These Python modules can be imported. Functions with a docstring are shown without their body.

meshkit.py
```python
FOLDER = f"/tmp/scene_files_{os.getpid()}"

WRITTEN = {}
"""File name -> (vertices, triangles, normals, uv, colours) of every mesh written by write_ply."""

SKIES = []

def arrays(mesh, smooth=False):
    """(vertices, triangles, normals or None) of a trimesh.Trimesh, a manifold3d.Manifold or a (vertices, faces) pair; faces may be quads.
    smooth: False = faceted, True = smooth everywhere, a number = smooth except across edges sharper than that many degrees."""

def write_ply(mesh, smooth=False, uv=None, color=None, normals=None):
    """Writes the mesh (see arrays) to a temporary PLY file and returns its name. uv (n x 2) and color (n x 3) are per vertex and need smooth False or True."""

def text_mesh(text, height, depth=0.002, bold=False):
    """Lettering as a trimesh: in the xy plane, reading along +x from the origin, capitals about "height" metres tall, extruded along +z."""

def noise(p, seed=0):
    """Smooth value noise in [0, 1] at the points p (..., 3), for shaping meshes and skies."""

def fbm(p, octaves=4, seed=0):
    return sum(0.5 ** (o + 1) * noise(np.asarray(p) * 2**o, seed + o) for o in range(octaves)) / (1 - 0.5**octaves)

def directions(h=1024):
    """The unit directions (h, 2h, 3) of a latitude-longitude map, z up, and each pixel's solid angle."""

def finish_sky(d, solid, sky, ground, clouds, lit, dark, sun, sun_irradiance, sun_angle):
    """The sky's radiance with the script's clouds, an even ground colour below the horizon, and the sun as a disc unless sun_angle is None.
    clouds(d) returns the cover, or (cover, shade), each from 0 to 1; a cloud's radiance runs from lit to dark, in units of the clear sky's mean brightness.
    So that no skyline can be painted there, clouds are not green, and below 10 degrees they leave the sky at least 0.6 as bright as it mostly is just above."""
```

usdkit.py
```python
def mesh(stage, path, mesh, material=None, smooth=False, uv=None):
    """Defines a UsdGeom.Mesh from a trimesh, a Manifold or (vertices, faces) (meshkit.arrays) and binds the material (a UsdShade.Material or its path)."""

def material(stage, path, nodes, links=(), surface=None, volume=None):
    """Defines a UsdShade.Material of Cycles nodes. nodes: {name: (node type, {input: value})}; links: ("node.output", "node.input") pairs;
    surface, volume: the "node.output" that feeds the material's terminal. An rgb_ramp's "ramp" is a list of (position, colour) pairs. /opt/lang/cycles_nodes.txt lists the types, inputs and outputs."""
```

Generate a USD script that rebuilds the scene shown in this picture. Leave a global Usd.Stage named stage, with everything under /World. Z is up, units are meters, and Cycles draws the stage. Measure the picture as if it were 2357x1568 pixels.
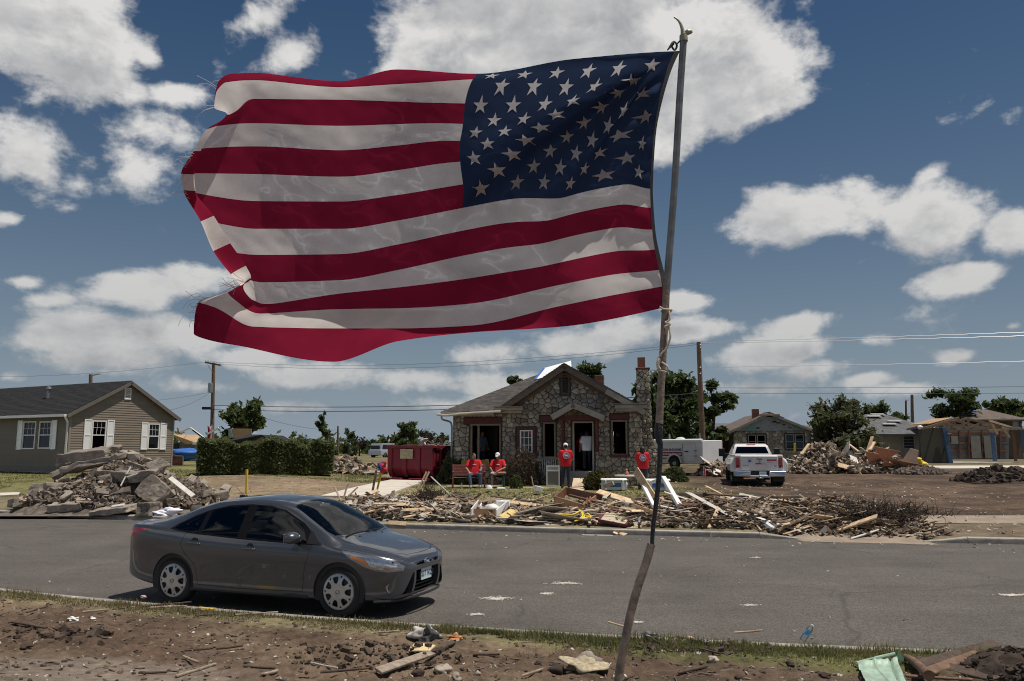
import math, random
import numpy as np, trimesh, usdkit, meshkit
import manifold3d as m3
from scipy.interpolate import PchipInterpolator
from scipy.spatial import Voronoi
from shapely.geometry import Polygon, MultiPolygon, Point, box as sbox, LineString
from shapely import affinity
from shapely.ops import unary_union
from pxr import Usd, UsdGeom, UsdLux, UsdShade, Gf, Sdf, Vt

stage = Usd.Stage.CreateInMemory()
UsdGeom.Xform.Define(stage, '/World'); UsdGeom.Scope.Define(stage, '/World/Looks')
RNG = np.random.default_rng(7); random.seed(7)

# ---------------------------------------------------------------- camera, sky, sun, exposure
CAM = np.array([0.0, 0.0, 2.12]); PITCH = math.radians(7.8); FPX = 1833.0; CX, CY = 1178.5, 784.0
cam = UsdGeom.Camera.Define(stage, '/World/camera')
cam.AddTranslateOp().Set(Gf.Vec3d(*CAM)); cam.AddRotateXOp().Set(90 + math.degrees(PITCH))
cam.CreateFocalLengthAttr(28.0); cam.CreateHorizontalApertureAttr(36.0)
cam.CreateFStopAttr(0.0)
cam.CreateExposureAttr(-0.08)
cam.CreateClippingRangeAttr(Gf.Vec2f(0.1, 5000))

SUN_EL, SUN_AZ = math.radians(72.0), math.radians(100.0)      # azimuth from +y towards +x
SUN = np.array([math.cos(SUN_EL)*math.sin(SUN_AZ), math.cos(SUN_EL)*math.cos(SUN_AZ), math.sin(SUN_EL)])
sun = UsdLux.DistantLight.Define(stage, '/World/sun')
sun.CreateIntensityAttr(1.25); sun.CreateAngleAttr(0.5); sun.CreateColorAttr(Gf.Vec3f(1.0, 0.95, 0.87))
sun.GetPrim().CreateAttribute('inputs:normalize', Sdf.ValueTypeNames.Bool).Set(True)
sun.AddRotateZOp().Set(-math.degrees(SUN_AZ)); sun.AddRotateXOp().Set(-(90-math.degrees(SUN_EL)))

def ray(px, py):
    c, s = math.cos(PITCH), math.sin(PITCH); u = (px-CX)/FPX; v = (CY-py)/FPX
    return np.array([u, c - v*s, s + v*c])
def at(px, py, Y):
    "the point seen at (px, py) at distance Y along the view's ground direction"
    d = ray(px, py); return CAM + d*(Y/d[1])
def gz(px, py, z=0.0):
    d = ray(px, py); return CAM + d*((z-CAM[2])/d[2])

def make_sky():
    N, L = {}, []
    def add(name, kind, **kw): N[name] = (kind, kw); return name
    cnt = [0]
    def nm(p): cnt[0] += 1; return f'{p}{cnt[0]}'
    def math_(op, a, b=None, c=None, clamp=False):
        n = nm('m'); kw = dict(math_type=op)
        if clamp: kw['use_clamp'] = True
        for i, x in ((1, a), (2, b), (3, c)):
            if x is None: continue
            if isinstance(x, str): L.append((x, f'{n}.value{i}'))
            else: kw[f'value{i}'] = float(x)
        add(n, 'math', **kw); return n + '.value'
    add('tc', 'texture_coordinate'); add('sep', 'separate_xyz'); L.append(('tc.generated', 'sep.vector'))
    X, Y, Z = 'sep.x', 'sep.y', 'sep.z'
    az = math_('arctan2', X, Y); el = math_('arcsine', Z)
    # cloud banks: (centre, half size, tilt) as azimuth / elevation in degrees
    def deg(px, py):
        d = ray(px, py); d /= np.linalg.norm(d); return math.degrees(math.atan2(d[0], d[1])), math.degrees(math.asin(d[2]))
    B = []
    def cl(px, py, rx, ry, rot=0, s=1.0):
        a, e = deg(px, py); a2, _ = deg(px+10, py); _, e2 = deg(px, py-10)
        B.append((a, e, rx*abs(a2-a)/10, ry*abs(e2-e)/10, rot, s))
    for c in [(1290,60,430,150,0,1.25),(1080,110,200,90,20,1.1),(1610,150,250,170,0,1.2),(1740,140,120,100,20,.95),(1560,290,140,90,20,.9),(1250,-80,520,160,0,1.3),
              (120,80,300,150,-8,.92),(340,130,80,45,-20,.75),(560,60,130,70,35,.62),(670,125,110,60,25,.62),(380,215,180,42,5,.66),(60,-60,300,120,0,1.1),
              (70,370,190,100,-12,.66),(345,300,150,62,10,.66),(330,385,110,80,0,.5),(20,505,60,26,0,.6),
              (365,655,165,52,4,.8),(110,695,60,22,8,.5),(60,650,40,15,0,.45),
              (200,770,230,56,-3,.82),(460,770,160,54,6,.76),(560,825,100,40,0,.75),(250,820,170,45,0,.7),
              (1860,495,210,85,6,1.05),(2150,520,150,105,-18,.95),(2320,540,100,60,15,.95),(2205,637,125,42,5,.9),(2140,402,70,28,28,.55),(1985,600,45,16,28,.45),
              (1590,692,80,30,0,.75),(1600,760,110,36,5,.8),(1845,750,110,40,10,.8),(1790,812,190,48,6,.85),(1992,785,60,24,0,.6),(1880,850,140,38,8,.75),(2195,825,70,22,8,.5),(1985,872,110,25,5,.6),(2320,840,80,30,5,.5),(2330,750,40,22,10,.4),
              (1120,810,180,50,10,.7),(1330,800,210,54,4,.72),(960,870,260,40,0,.62),(720,870,240,38,0,.6),(480,890,140,30,0,.6),(1180,880,260,36,0,.6),(700,940,300,26,0,.5),(1050,930,240,26,0,.5),(1750,890,260,30,0,.5),(2100,895,220,26,0,.45),(250,855,160,24,0,.5),(20,870,60,20,0,.5)]:
        cl(*c)
    r = np.random.default_rng(5)                    # the rest of the sky carries the same kind of clouds
    for _ in range(20):
        a = r.uniform(-180, 180); e = math.degrees(math.asin(r.uniform(.08, .98)))
        if abs(a) < 40 and e < 42: continue
        w = r.uniform(7, 17); B.append((a, e, w/max(.3, math.cos(math.radians(e))), w*.45, r.uniform(-15, 15), r.uniform(.6, 1.0)))
    def field(dz, tag):
        e2 = math_('add', el, dz)
        add('pt'+tag, 'combine_xyz', z=0.0); L.extend([(az, f'pt{tag}.x'), (e2, f'pt{tag}.y')])
        acc = None
        for (a, e, ra, re, rot, s) in B:
            m, g = nm('map'), nm('g')
            add(m, 'mapping', mapping_type='texture', location=(math.radians(a), math.radians(e), 0), rotation=(0, 0, math.radians(rot)), scale=(math.radians(ra)*1.42, math.radians(re)*1.42, 1))
            add(g, 'gradient_texture', gradient_type='spherical')
            L.extend([(f'pt{tag}.vector', f'{m}.vector'), (f'{m}.vector', f'{g}.vector')])
            acc = math_('multiply', g+'.fac', s) if acc is None else math_('smoothmax', acc, math_('multiply', g+'.fac', s), .08)
        # billows: finer and flatter towards the horizon
        add('nv'+tag, 'combine_xyz', z=.3)
        L.extend([(az, f'nv{tag}.x'), (math_('multiply', e2, 1.45), f'nv{tag}.y')])
        add('n1'+tag, 'noise_texture', scale=11.0, detail=11.0, roughness=.60, distortion=.15); L.append((f'nv{tag}.vector', f'n1{tag}.vector'))
        add('n2'+tag, 'noise_texture', scale=4.2, detail=4.0, roughness=.5); L.append((f'nv{tag}.vector', f'n2{tag}.vector'))
        big = math_('multiply_add', f'n2{tag}.fac', .55, -.275)
        fine = math_('multiply_add', f'n1{tag}.fac', 1.5, -.75)
        return math_('add', math_('add', acc, big), fine)
    d0 = field(0.0, 'a'); d1 = field(0.035, 'b')
    def ss(x, a, b):
        n = nm('r'); add(n, 'map_range', range_type='smoothstep', from_min=a, from_max=b, to_min=0.0, to_max=1.0, clamp=True); L.append((x, n+'.value')); return n+'.result'
    cover = math_('multiply', ss(d0, .22, .54), .97)
    relief = math_('multiply_add', 'n1b.fac', 2.6, -1.34)
    thick = math_('add', math_('add', math_('multiply', ss(d1, .25, .95), .62), math_('multiply', ss(d0, .5, 1.1), .22)), math_('multiply', relief, .85), clamp=True)
    add('cm', 'mix', mix_type='mix', color1=(13.0, 12.8, 12.5), color2=(6.6, 6.75, 7.05)); L.append((thick, 'cm.fac'))
    # distant cloud sinks into the pale air
    low = ss(el, .02, .42)
    add('hz', 'mix', mix_type='mix', color1=(4.9, 5.2, 5.5)); L.extend([(math_('multiply_add', low, .45, .55), 'hz.fac'), ('cm.color', 'hz.color2')])
    add('sky', 'sky_texture', sky_type='single_scattering', sun_disc=False, sun_elevation=SUN_EL, sun_rotation=SUN_AZ, altitude=200.0, air_density=1.0, aerosol_density=1.6, ozone_density=1.5)
    add('hs', 'hsv', saturation=1.52, value=.68); L.append(('sky.color', 'hs.color'))
    air = math_('exponent', math_('multiply', math_('absolute', el), -4.4))
    add('ha', 'mix', mix_type='mix', color2=(4.8, 5.9, 7.1)); L.extend([(math_('multiply', air, .97), 'ha.fac'), ('hs.color', 'ha.color1')])
    add('mx', 'mix', mix_type='mix'); L.extend([(cover, 'mx.fac'), ('ha.color', 'mx.color1'), ('hz.color', 'mx.color2')])
    add('bg', 'background_shader', strength=.060); L.append(('mx.color', 'bg.color'))
    return usdkit.material(stage, '/World/Looks/sky_air', N, L, surface='bg.background')
dome = UsdLux.DomeLight.Define(stage, '/World/sky')
UsdShade.MaterialBindingAPI.Apply(dome.GetPrim()).Bind(make_sky())
dome.GetPrim().SetCustomDataByKey('kind', 'structure')

# ---------------------------------------------------------------- helpers: naming
_used = {}
def numbered(parent, name):
    n = _used.get((parent, name), 0); _used[(parent, name)] = n + 1
    return f'{parent}/{name}' + (f'_{n:03d}' if n else '')
def tag(prim, label=None, cat=None, group=None, kind=None):
    for k, v in (('label', label), ('category', cat), ('group', group), ('kind', kind)):
        if v: prim.SetCustomDataByKey(k, v)
    return prim
def thing(name, label=None, cat=None, loc=(0, 0, 0), rotz=0.0, group=None, kind=None):
    x = UsdGeom.Xform.Define(stage, numbered('/World', name)); x.AddTranslateOp().Set(Gf.Vec3d(*map(float, loc))); x.AddRotateZOp().Set(math.degrees(rotz))
    tag(x.GetPrim(), label, cat, group, kind); return str(x.GetPath())
def part(parent, name, mesh, mat, smooth=False, label=None, kind=None):
    m = usdkit.mesh(stage, numbered(parent, name), mesh, mat, smooth)
    if label or kind: tag(m.GetPrim(), label, None, None, kind)
    return str(m.GetPath())
def single(name, mesh, mat, label=None, cat=None, group=None, kind=None, smooth=False):
    m = usdkit.mesh(stage, numbered('/World', name), mesh, mat, smooth); tag(m.GetPrim(), label, cat, group, kind); return m
def copy(src, loc, rotz=0.0, label=None, cat=None, group=None, scale=None):
    base = src.rsplit('/', 1)[1]
    base = base[:-4] if base[-4:-3] == '_' and base[-3:].isdigit() else base
    x = UsdGeom.Xform.Define(stage, numbered('/World', base))
    p = x.GetPrim(); p.GetReferences().AddInternalReference(src); p.SetInstanceable(True)
    x.ClearXformOpOrder()
    UsdGeom.XformCommonAPI(p)
    x.AddTranslateOp().Set(Gf.Vec3d(*map(float, loc))) if not x.GetPrim().HasAttribute('xformOp:translate') else x.GetPrim().GetAttribute('xformOp:translate').Set(Gf.Vec3d(*map(float, loc)))
    tag(p, label, cat, group); return str(x.GetPath())

# ---------------------------------------------------------------- helpers: shapes
def cat_(ms): return trimesh.util.concatenate([m for m in ms if m is not None and len(m.faces)])
def bx(x0, x1, y0, y1, z0, z1):
    m = trimesh.creation.box([x1-x0, y1-y0, z1-z0]); m.apply_translation([(x0+x1)/2, (y0+y1)/2, (z0+z1)/2]); return m
_s = np.array([(a, b, c) for a in (-1, 1) for b in (-1, 1) for c in (-1, 1)], float)
def _cb(h, c):
    h = np.array(h, float); v = []
    for k in range(3):
        q = h - c; q = q.copy(); q[k] = h[k]; v.append(_s*q)
    return np.vstack(v)
_cbf = trimesh.Trimesh(_cb((1, 1, 1), .2), trimesh.convex.convex_hull(_cb((1, 1, 1), .2)).faces, process=False)
_h = trimesh.convex.convex_hull(_cb((1, 1, 1), .2))
_map = [int(np.argmin(((_cb((1, 1, 1), .2) - v)**2).sum(1))) for v in _h.vertices]
CBF = np.array([[_map[i] for i in f] for f in _h.faces])
def cbox(sx, sy, sz, c=.01):
    c = min(c, .45*min(sx, sy, sz)); return trimesh.Trimesh(_cb((sx/2, sy/2, sz/2), c), CBF, process=False)
def cb(x0, x1, y0, y1, z0, z1, c=.01):
    m = cbox(x1-x0, y1-y0, z1-z0, c); m.apply_translation([(x0+x1)/2, (y0+y1)/2, (z0+z1)/2]); return m
def frame_mat(o, x, y, z):
    M = np.eye(4); M[:3, 0], M[:3, 1], M[:3, 2], M[:3, 3] = x, y, z, o; return M
def unit(v): v = np.asarray(v, float); return v/max(1e-9, np.linalg.norm(v))
def bar(p0, p1, w, t, roll=0.0, c=.004, up=(0, 0, 1)):
    "a board from p0 to p1, w wide and t thick"
    p0, p1 = np.asarray(p0, float), np.asarray(p1, float); d = p1-p0; L = np.linalg.norm(d); x = d/L
    y = np.cross(up, x); y = unit(y) if np.linalg.norm(y) > 1e-4 else np.array([0, 1.0, 0]); z = np.cross(x, y)
    cr, sr = math.cos(roll), math.sin(roll); y, z = y*cr+z*sr, z*cr-y*sr
    m = cbox(L, w, t, c); m.apply_transform(frame_mat((p0+p1)/2, x, y, z)); return m
def tube(pts, r, n=10, caps=True):
    pts = np.asarray(pts, float); k = len(pts); r = np.broadcast_to(np.asarray(r, float), (k,))
    t = np.gradient(pts, axis=0); t /= np.linalg.norm(t, axis=1, keepdims=True)+1e-12
    a = np.cross(t[0], [0, 0, 1.0]); a = unit(a) if np.linalg.norm(a) > 1e-3 else np.array([1.0, 0, 0]); V = []
    for i in range(k):
        a = unit(a - t[i]*np.dot(a, t[i])); b = np.cross(t[i], a); th = np.arange(n)*2*np.pi/n
        V.append(pts[i] + r[i]*(np.cos(th)[:, None]*a + np.sin(th)[:, None]*b))
    V = np.vstack(V); F = []
    for i in range(k-1):
        for j in range(n):
            p, q = i*n+j, i*n+(j+1) % n; F += [(p, q, q+n), (p, q+n, p+n)]
    if caps:
        V = np.vstack([V, pts[0], pts[-1]]); e = k*n
        for j in range(n): F += [(e, (j+1) % n, j), (e+1, (k-1)*n+j, (k-1)*n+(j+1) % n)]
    return trimesh.Trimesh(V, F, process=False)
def spl(pts, n):
    pts = np.asarray(pts, float); s = np.concatenate([[0], np.cumsum(np.linalg.norm(np.diff(pts, axis=0), axis=1))])
    return PchipInterpolator(s, pts, axis=0)(np.linspace(0, s[-1], n))
def lathe(prof, n=24, axis='z'):
    prof = np.asarray(prof, float); m = len(prof); th = np.arange(n)*2*np.pi/n
    V = np.stack([prof[:, None, 0]*np.cos(th), prof[:, None, 0]*np.sin(th), np.repeat(prof[:, 1:2], n, 1)], -1).reshape(-1, 3); F = []
    for i in range(m-1):
        for j in range(n):
            p, q = i*n+j, i*n+(j+1) % n; F += [(p, q, q+n), (p, q+n, p+n)]
    me = trimesh.Trimesh(V, F, process=False)
    if axis == 'y': me.apply_transform(trimesh.transformations.rotation_matrix(-np.pi/2, [1, 0, 0]))
    if axis == 'x': me.apply_transform(trimesh.transformations.rotation_matrix(np.pi/2, [0, 1, 0]))
    return me
def polys(g): return [p for p in getattr(g, 'geoms', [g]) if isinstance(p, Polygon) and p.area > 1e-6]
def ext(poly, h):
    ms = [trimesh.creation.extrude_polygon(p, h, engine='earcut') for p in polys(poly)]
    return cat_(ms) if ms else None
def wall_ext(poly, y0, y1):
    "polygon in (x, z) extruded along y from y0 to y1"
    m = ext(poly, y1-y0)
    if m is None: return None
    v = m.vertices.copy(); m.vertices = np.stack([v[:, 0], y1 - v[:, 2], v[:, 1]], 1); return m
def grid_mesh(P, flip=False):
    n, k = P.shape[:2]; idx = np.arange(n*k).reshape(n, k)
    a, b, c, d = idx[:-1, :-1].ravel(), idx[1:, :-1].ravel(), idx[1:, 1:].ravel(), idx[:-1, 1:].ravel()
    F = np.vstack([np.stack([a, b, c], 1), np.stack([a, c, d], 1)])
    return trimesh.Trimesh(P.reshape(-1, 3), F[:, ::-1] if flip else F, process=False)
def moved(m, loc=(0, 0, 0), rz=0.0, rx=0.0, ry=0.0, s=1.0):
    m = m.copy(); T = trimesh.transformations
    m.apply_transform(T.translation_matrix(loc) @ T.rotation_matrix(rz, [0, 0, 1]) @ T.rotation_matrix(ry, [0, 1, 0]) @ T.rotation_matrix(rx, [1, 0, 0]) @ np.diag([s, s, s, 1.0])); return m
def rock(r, seed, sub=1, flat=.7, rough=.25):
    g = np.random.default_rng(seed); m = trimesh.creation.icosphere(sub, 1.0); v = m.vertices
    v = v*(1 + rough*(meshkit.noise(v*1.7+seed*3.1)-.5)*2)[:, None]
    v = v*np.array([1, g.uniform(.6, 1), flat*g.uniform(.7, 1.1)])*r; m.vertices = v; return m
def chunk(sx, sy, sz, seed, k=14):
    "an angular broken block"
    g = np.random.default_rng(seed); p = g.uniform(-1, 1, (k, 3)); p = np.vstack([p, _s*g.uniform(.72, 1, (8, 3))])
    return trimesh.convex.convex_hull(p*np.array([sx, sy, sz])/2)
def mani(m):
    m = m.copy(); m.merge_vertices(); return m3.Manifold(m3.Mesh(np.asarray(m.vertices, np.float32), np.asarray(m.faces, np.uint32)))
def tm(M):
    k = M.to_mesh(); return trimesh.Trimesh(k.vert_properties[:, :3], k.tri_verts, process=False)

# ---------------------------------------------------------------- materials
_mats = {}
def mat(name, col, var=.18, scale=5.0, rough=.75, bump=0.0, bscale=None, isl=0.0, obj=0.0, metal=0.0, spec=.4, coat=0.0, trans=0.0, col2=None, dirt=None, dirt_amt=.4, dscale=1.5, stretch=None, detail=6.0, bdist=.02):
    if name in _mats: return _mats[name]
    N = {'geo': ('geometry', {}), 'p': ('principled_bsdf', dict(roughness=rough, metallic=metal, specular_ior_level=spec, coat_weight=coat, coat_roughness=.04))}; L = []
    vec = 'geo.position'
    if stretch:
        N['mp'] = ('mapping', dict(mapping_type='point', scale=stretch)); L.append((vec, 'mp.vector')); vec = 'mp.vector'
    N['n'] = ('noise_texture', dict(scale=scale, detail=detail, roughness=.6)); L.append((vec, 'n.vector'))
    c = np.array(col, float); lo = c*(1-var); hi = np.minimum(c*(1+var), .95) if col2 is None else np.array(col2, float)
    N['r'] = ('rgb_ramp', dict(ramp=[(0.0, lo), (.32, lo), (.68, hi), (1.0, hi)])); L.append(('n.fac', 'r.fac')); out = 'r.color'
    if dirt is not None:
        N['n3'] = ('noise_texture', dict(scale=dscale, detail=7.0, roughness=.65)); L.append((vec, 'n3.vector'))
        N['r3'] = ('map_range', dict(from_min=.45, from_max=.72, to_min=0.0, to_max=dirt_amt, clamp=True)); L.append(('n3.fac', 'r3.value'))
        N['mx'] = ('mix', dict(mix_type='mix', color2=dirt)); L += [('r3.result', 'mx.fac'), (out, 'mx.color1')]; out = 'mx.color'
    if isl or obj:
        N['h'] = ('hsv', {}); src = 'geo.random_per_island'
        if obj: N['oi'] = ('object_info', {}); src = 'oi.random'
        k = isl or obj
        N['mr'] = ('map_range', dict(to_min=1-k, to_max=1+k)); L += [(src, 'mr.value'), ('mr.result', 'h.value'), (out, 'h.color')]; out = 'h.color'
    L.append((out, 'p.base_color')); surf = 'p.BSDF'
    if bump:
        N['nb'] = ('noise_texture', dict(scale=bscale or scale*4, detail=6.0, roughness=.65)); N['b'] = ('bump', dict(strength=bump, distance=bdist))
        L += [(vec, 'nb.vector'), ('nb.fac', 'b.height'), ('b.normal', 'p.normal')]
    if trans:
        N['t'] = ('translucent_bsdf', {}); N['m'] = ('mix_closure', dict(fac=trans)); L += [(out, 't.color'), ('p.BSDF', 'm.closure1'), ('t.BSDF', 'm.closure2')]; surf = 'm.closure'
    _mats[name] = usdkit.material(stage, f'/World/Looks/{name}', N, L, surface=surf); return _mats[name]
def glass_mat(name, tint=(.5, .53, .52), rough=.02, ior=1.5):
    N = {'t': ('transparent_bsdf', dict(color=tint)), 'g': ('glossy_bsdf', dict(color=(.9, .9, .9), roughness=rough)), 'f': ('fresnel', dict(IOR=ior)), 'm': ('mix_closure', {})}
    return usdkit.material(stage, f'/World/Looks/{name}', N, [('f.fac', 'm.fac'), ('t.BSDF', 'm.closure1'), ('g.BSDF', 'm.closure2')], surface='m.closure')
white_paint = mat('white_paint', (.72, .71, .68), .06, 3, .5, dirt=(.35, .31, .26), dirt_amt=.25)
white_plastic = mat('white_plastic', (.76, .76, .75), .04, 3, .35, dirt=(.4, .36, .3), dirt_amt=.15)
black_plastic = mat('black_plastic', (.012, .012, .013), .1, 5, .45)
rubber = mat('rubber', (.016, .016, .016), .2, 8, .8)
chrome = mat('chrome', (.62, .62, .63), .03, 3, .24, metal=1.0)
steel = mat('galvanised_steel', (.33, .34, .34), .15, 20, .42, metal=.8)
wood_raw = mat('raw_timber', (.52, .38, .24), .28, 9, .8, bump=.3, obj=.35, dirt=(.14, .10, .07), dirt_amt=.5)
wood_old = mat('weathered_timber', (.26, .195, .14), .35, 9, .85, bump=.4, obj=.45, dirt=(.07, .055, .042), dirt_amt=.6)
wood_white = mat('painted_timber', (.60, .565, .51), .15, 6, .7, bump=.2, obj=.22, dirt=(.22, .16, .11), dirt_amt=.6, dscale=3)
wood_red = mat('brown_stained_timber', (.165, .075, .042), .25, 8, .6, bump=.2, obj=.25)
concrete = mat('concrete', (.33, .30, .26), .22, 4, .9, bump=.5, bscale=18, dirt=(.15, .125, .10), dirt_amt=.5)
concrete_obj = mat('broken_concrete', (.29, .245, .20), .28, 5, .92, bump=.8, bscale=14, obj=.42, dirt=(.12, .095, .075), dirt_amt=.6)
brick_mat = mat('brick_red', (.21, .085, .058), .3, 6, .9, bump=.4, obj=.25)
glass = glass_mat('window_glass')
dark_glass = glass_mat('tinted_glass', (.10, .115, .115))
# ---------------------------------------------------------------- road, kerbs, ground
def edge_fn(pts, z, lo, hi):
    P = np.array([gz(a, b, z) for a, b in pts]); k = np.polyfit(P[:, 0], P[:, 1], 2); dk = np.polyder(k)
    def f(x):
        x = np.asarray(x, float); xc = np.clip(x, lo, hi); return np.polyval(k, xc) + np.polyval(dk, xc)*(x-xc)
    return f
near_y = edge_fn([(0, 1353), (200, 1371), (400, 1393), (600, 1411), (850, 1429), (1100, 1441), (1450, 1457), (1800, 1477), (2050, 1492), (2357, 1503)], .13, -9.0, 6.5)
far_y = edge_fn([(0, 1187), (330, 1195), (881, 1213), (1074, 1222), (1507, 1236), (1788, 1244), (2227, 1250), (2357, 1251)], 0.0, -16.0, 13.0)
def sstep(x, a, b):
    t = np.clip((np.asarray(x, float)-a)/(b-a), 0, 1); return t*t*(3-2*t)
_XK = np.array([-40, -20, -13, -5, 4, 8, 14, 40.0]); _DK = np.array([0, 3, 7, 11, 15, 20, 28, 42, 70, 140, 900.0])
_ZK = np.array([[.14, .40, .75, 1.00, 1.12, 1.16, 1.18, 1.2, 1.2, 1.2, 1.0], [.14, .40, .75, 1.00, 1.12, 1.16, 1.18, 1.2, 1.2, 1.2, 1.0], [.14, .34, .62, .88, 1.02, 1.08, 1.12, 1.15, 1.2, 1.2, 1.0],
                [.14, .27, .44, .58, .68, .76, .88, 1.05, 1.15, 1.2, 1.0], [.14, .27, .44, .58, .66, .72, .84, 1.02, 1.1, 1.2, 1.0],
                [.14, .22, .34, .44, .50, .58, .78, 1.05, 1.1, 1.2, 1.0], [.14, .18, .28, .38, .48, .60, .85, 1.1, 1.15, 1.2, 1.0], [.14, .18, .28, .38, .48, .60, .85, 1.1, 1.15, 1.2, 1.0]])
_zi = PchipInterpolator(_DK, _ZK, axis=1)
AP0, AP1 = gz(1850, 1244)[0], gz(2130, 1249)[0]
def zt(x, y):
    x = np.atleast_1d(np.asarray(x, float)); y = np.atleast_1d(np.asarray(y, float)); d = np.clip(y-far_y(x)-.17, 0, 900)
    R = _zi(d)                                   # (8, n)
    xc = np.clip(x, _XK[0], _XK[-1]); i = np.clip(np.searchsorted(_XK, xc)-1, 0, len(_XK)-2); t = (xc-_XK[i])/(_XK[i+1]-_XK[i]); t = t*t*(3-2*t)
    ap = sstep(x, AP0-1.0, AP0+.1)*(1-sstep(x, AP1-.1, AP1+1.0))*(1-sstep(d, .2, 2.2))*.19       # the dropped kerb
    n = np.arange(len(x)); return R[i, n]*(1-t) + R[i+1, n]*t - ap
def zn(x, y):
    t = near_y(x)-.16-np.asarray(y, float); return .13 + .30*sstep(t, .2, 6.5)
def gnd(px, py):
    "where the ray through (px, py) meets the land beyond the road"
    d = ray(px, py); Y = 19.0
    for _ in range(2400):
        p = CAM + d*(Y/d[1])
        if p[2] <= zt(p[0], p[1])[0]: return p
        Y += .05
    return p
def gnear(px, py):
    p = gz(px, py, .3)
    for _ in range(8): p = gz(px, py, float(zn(p[0], p[1])))
    return p

def tone_mesh(path, me, tone, material, kind='structure'):
    m = usdkit.mesh(stage, path, me, material, True); tag(m.GetPrim(), kind=kind)
    UsdGeom.PrimvarsAPI(m).CreatePrimvar('tone', Sdf.ValueTypeNames.Color3fArray, 'vertex').Set(Vt.Vec3fArray.FromNumpy(np.asarray(tone, np.float32)))
    return m
def ground_mat(name, fine, bump, speck):
    N = {'geo': ('geometry', {}), 'a': ('attribute', dict(attribute='tone')), 'p': ('principled_bsdf', dict(roughness=.95, specular_ior_level=.2)),
         'n': ('noise_texture', dict(scale=fine, detail=9.0, roughness=.68)), 'mr': ('map_range', dict(from_min=.28, from_max=.72, to_min=.5, to_max=1.5)), 'h': ('hsv', {}),
         'n2': ('noise_texture', dict(scale=fine*.13, detail=5.0)), 'mr2': ('map_range', dict(from_min=.3, from_max=.7, to_min=.75, to_max=1.22)), 'mm': ('math', dict(math_type='multiply')),
         'v': ('voronoi_texture', dict(feature='f1', scale=fine*2.2)), 'vr': ('map_range', dict(from_min=.10, from_max=.22, to_min=1.0, to_max=0.0, clamp=True)),
         'wn': ('separate_xyz', {}), 'wr': ('map_range', dict(from_min=.86, from_max=.9, to_min=0.0, to_max=speck, clamp=True)), 'vm': ('math', dict(math_type='multiply')),
         'mx': ('mix', dict(mix_type='mix', color2=(.50, .45, .38))), 'nb': ('noise_texture', dict(scale=fine*2.0, detail=8.0, roughness=.7)), 'b': ('bump', dict(strength=bump, distance=.04))}
    L = [('geo.position', 'n.vector'), ('geo.position', 'n2.vector'), ('n.fac', 'mr.value'), ('n2.fac', 'mr2.value'), ('mr.result', 'mm.value1'), ('mr2.result', 'mm.value2'), ('mm.value', 'h.value'), ('a.color', 'h.color'),
         ('geo.position', 'v.vector'), ('v.distance', 'vr.value'), ('v.color', 'wn.vector'), ('wn.x', 'wr.value'), ('wr.result', 'vm.value1'), ('vr.result', 'vm.value2'), ('vm.value', 'mx.fac'), ('h.color', 'mx.color1'),
         ('mx.color', 'p.base_color'), ('geo.position', 'nb.vector'), ('nb.fac', 'b.height'), ('b.normal', 'p.normal')]
    return usdkit.material(stage, f'/World/Looks/{name}', N, L, surface='p.BSDF')
soil_near, soil_far = ground_mat('soil_clods', 7.0, .9, .55), ground_mat('soil_and_turf', 3.0, .8, .5)

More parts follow.
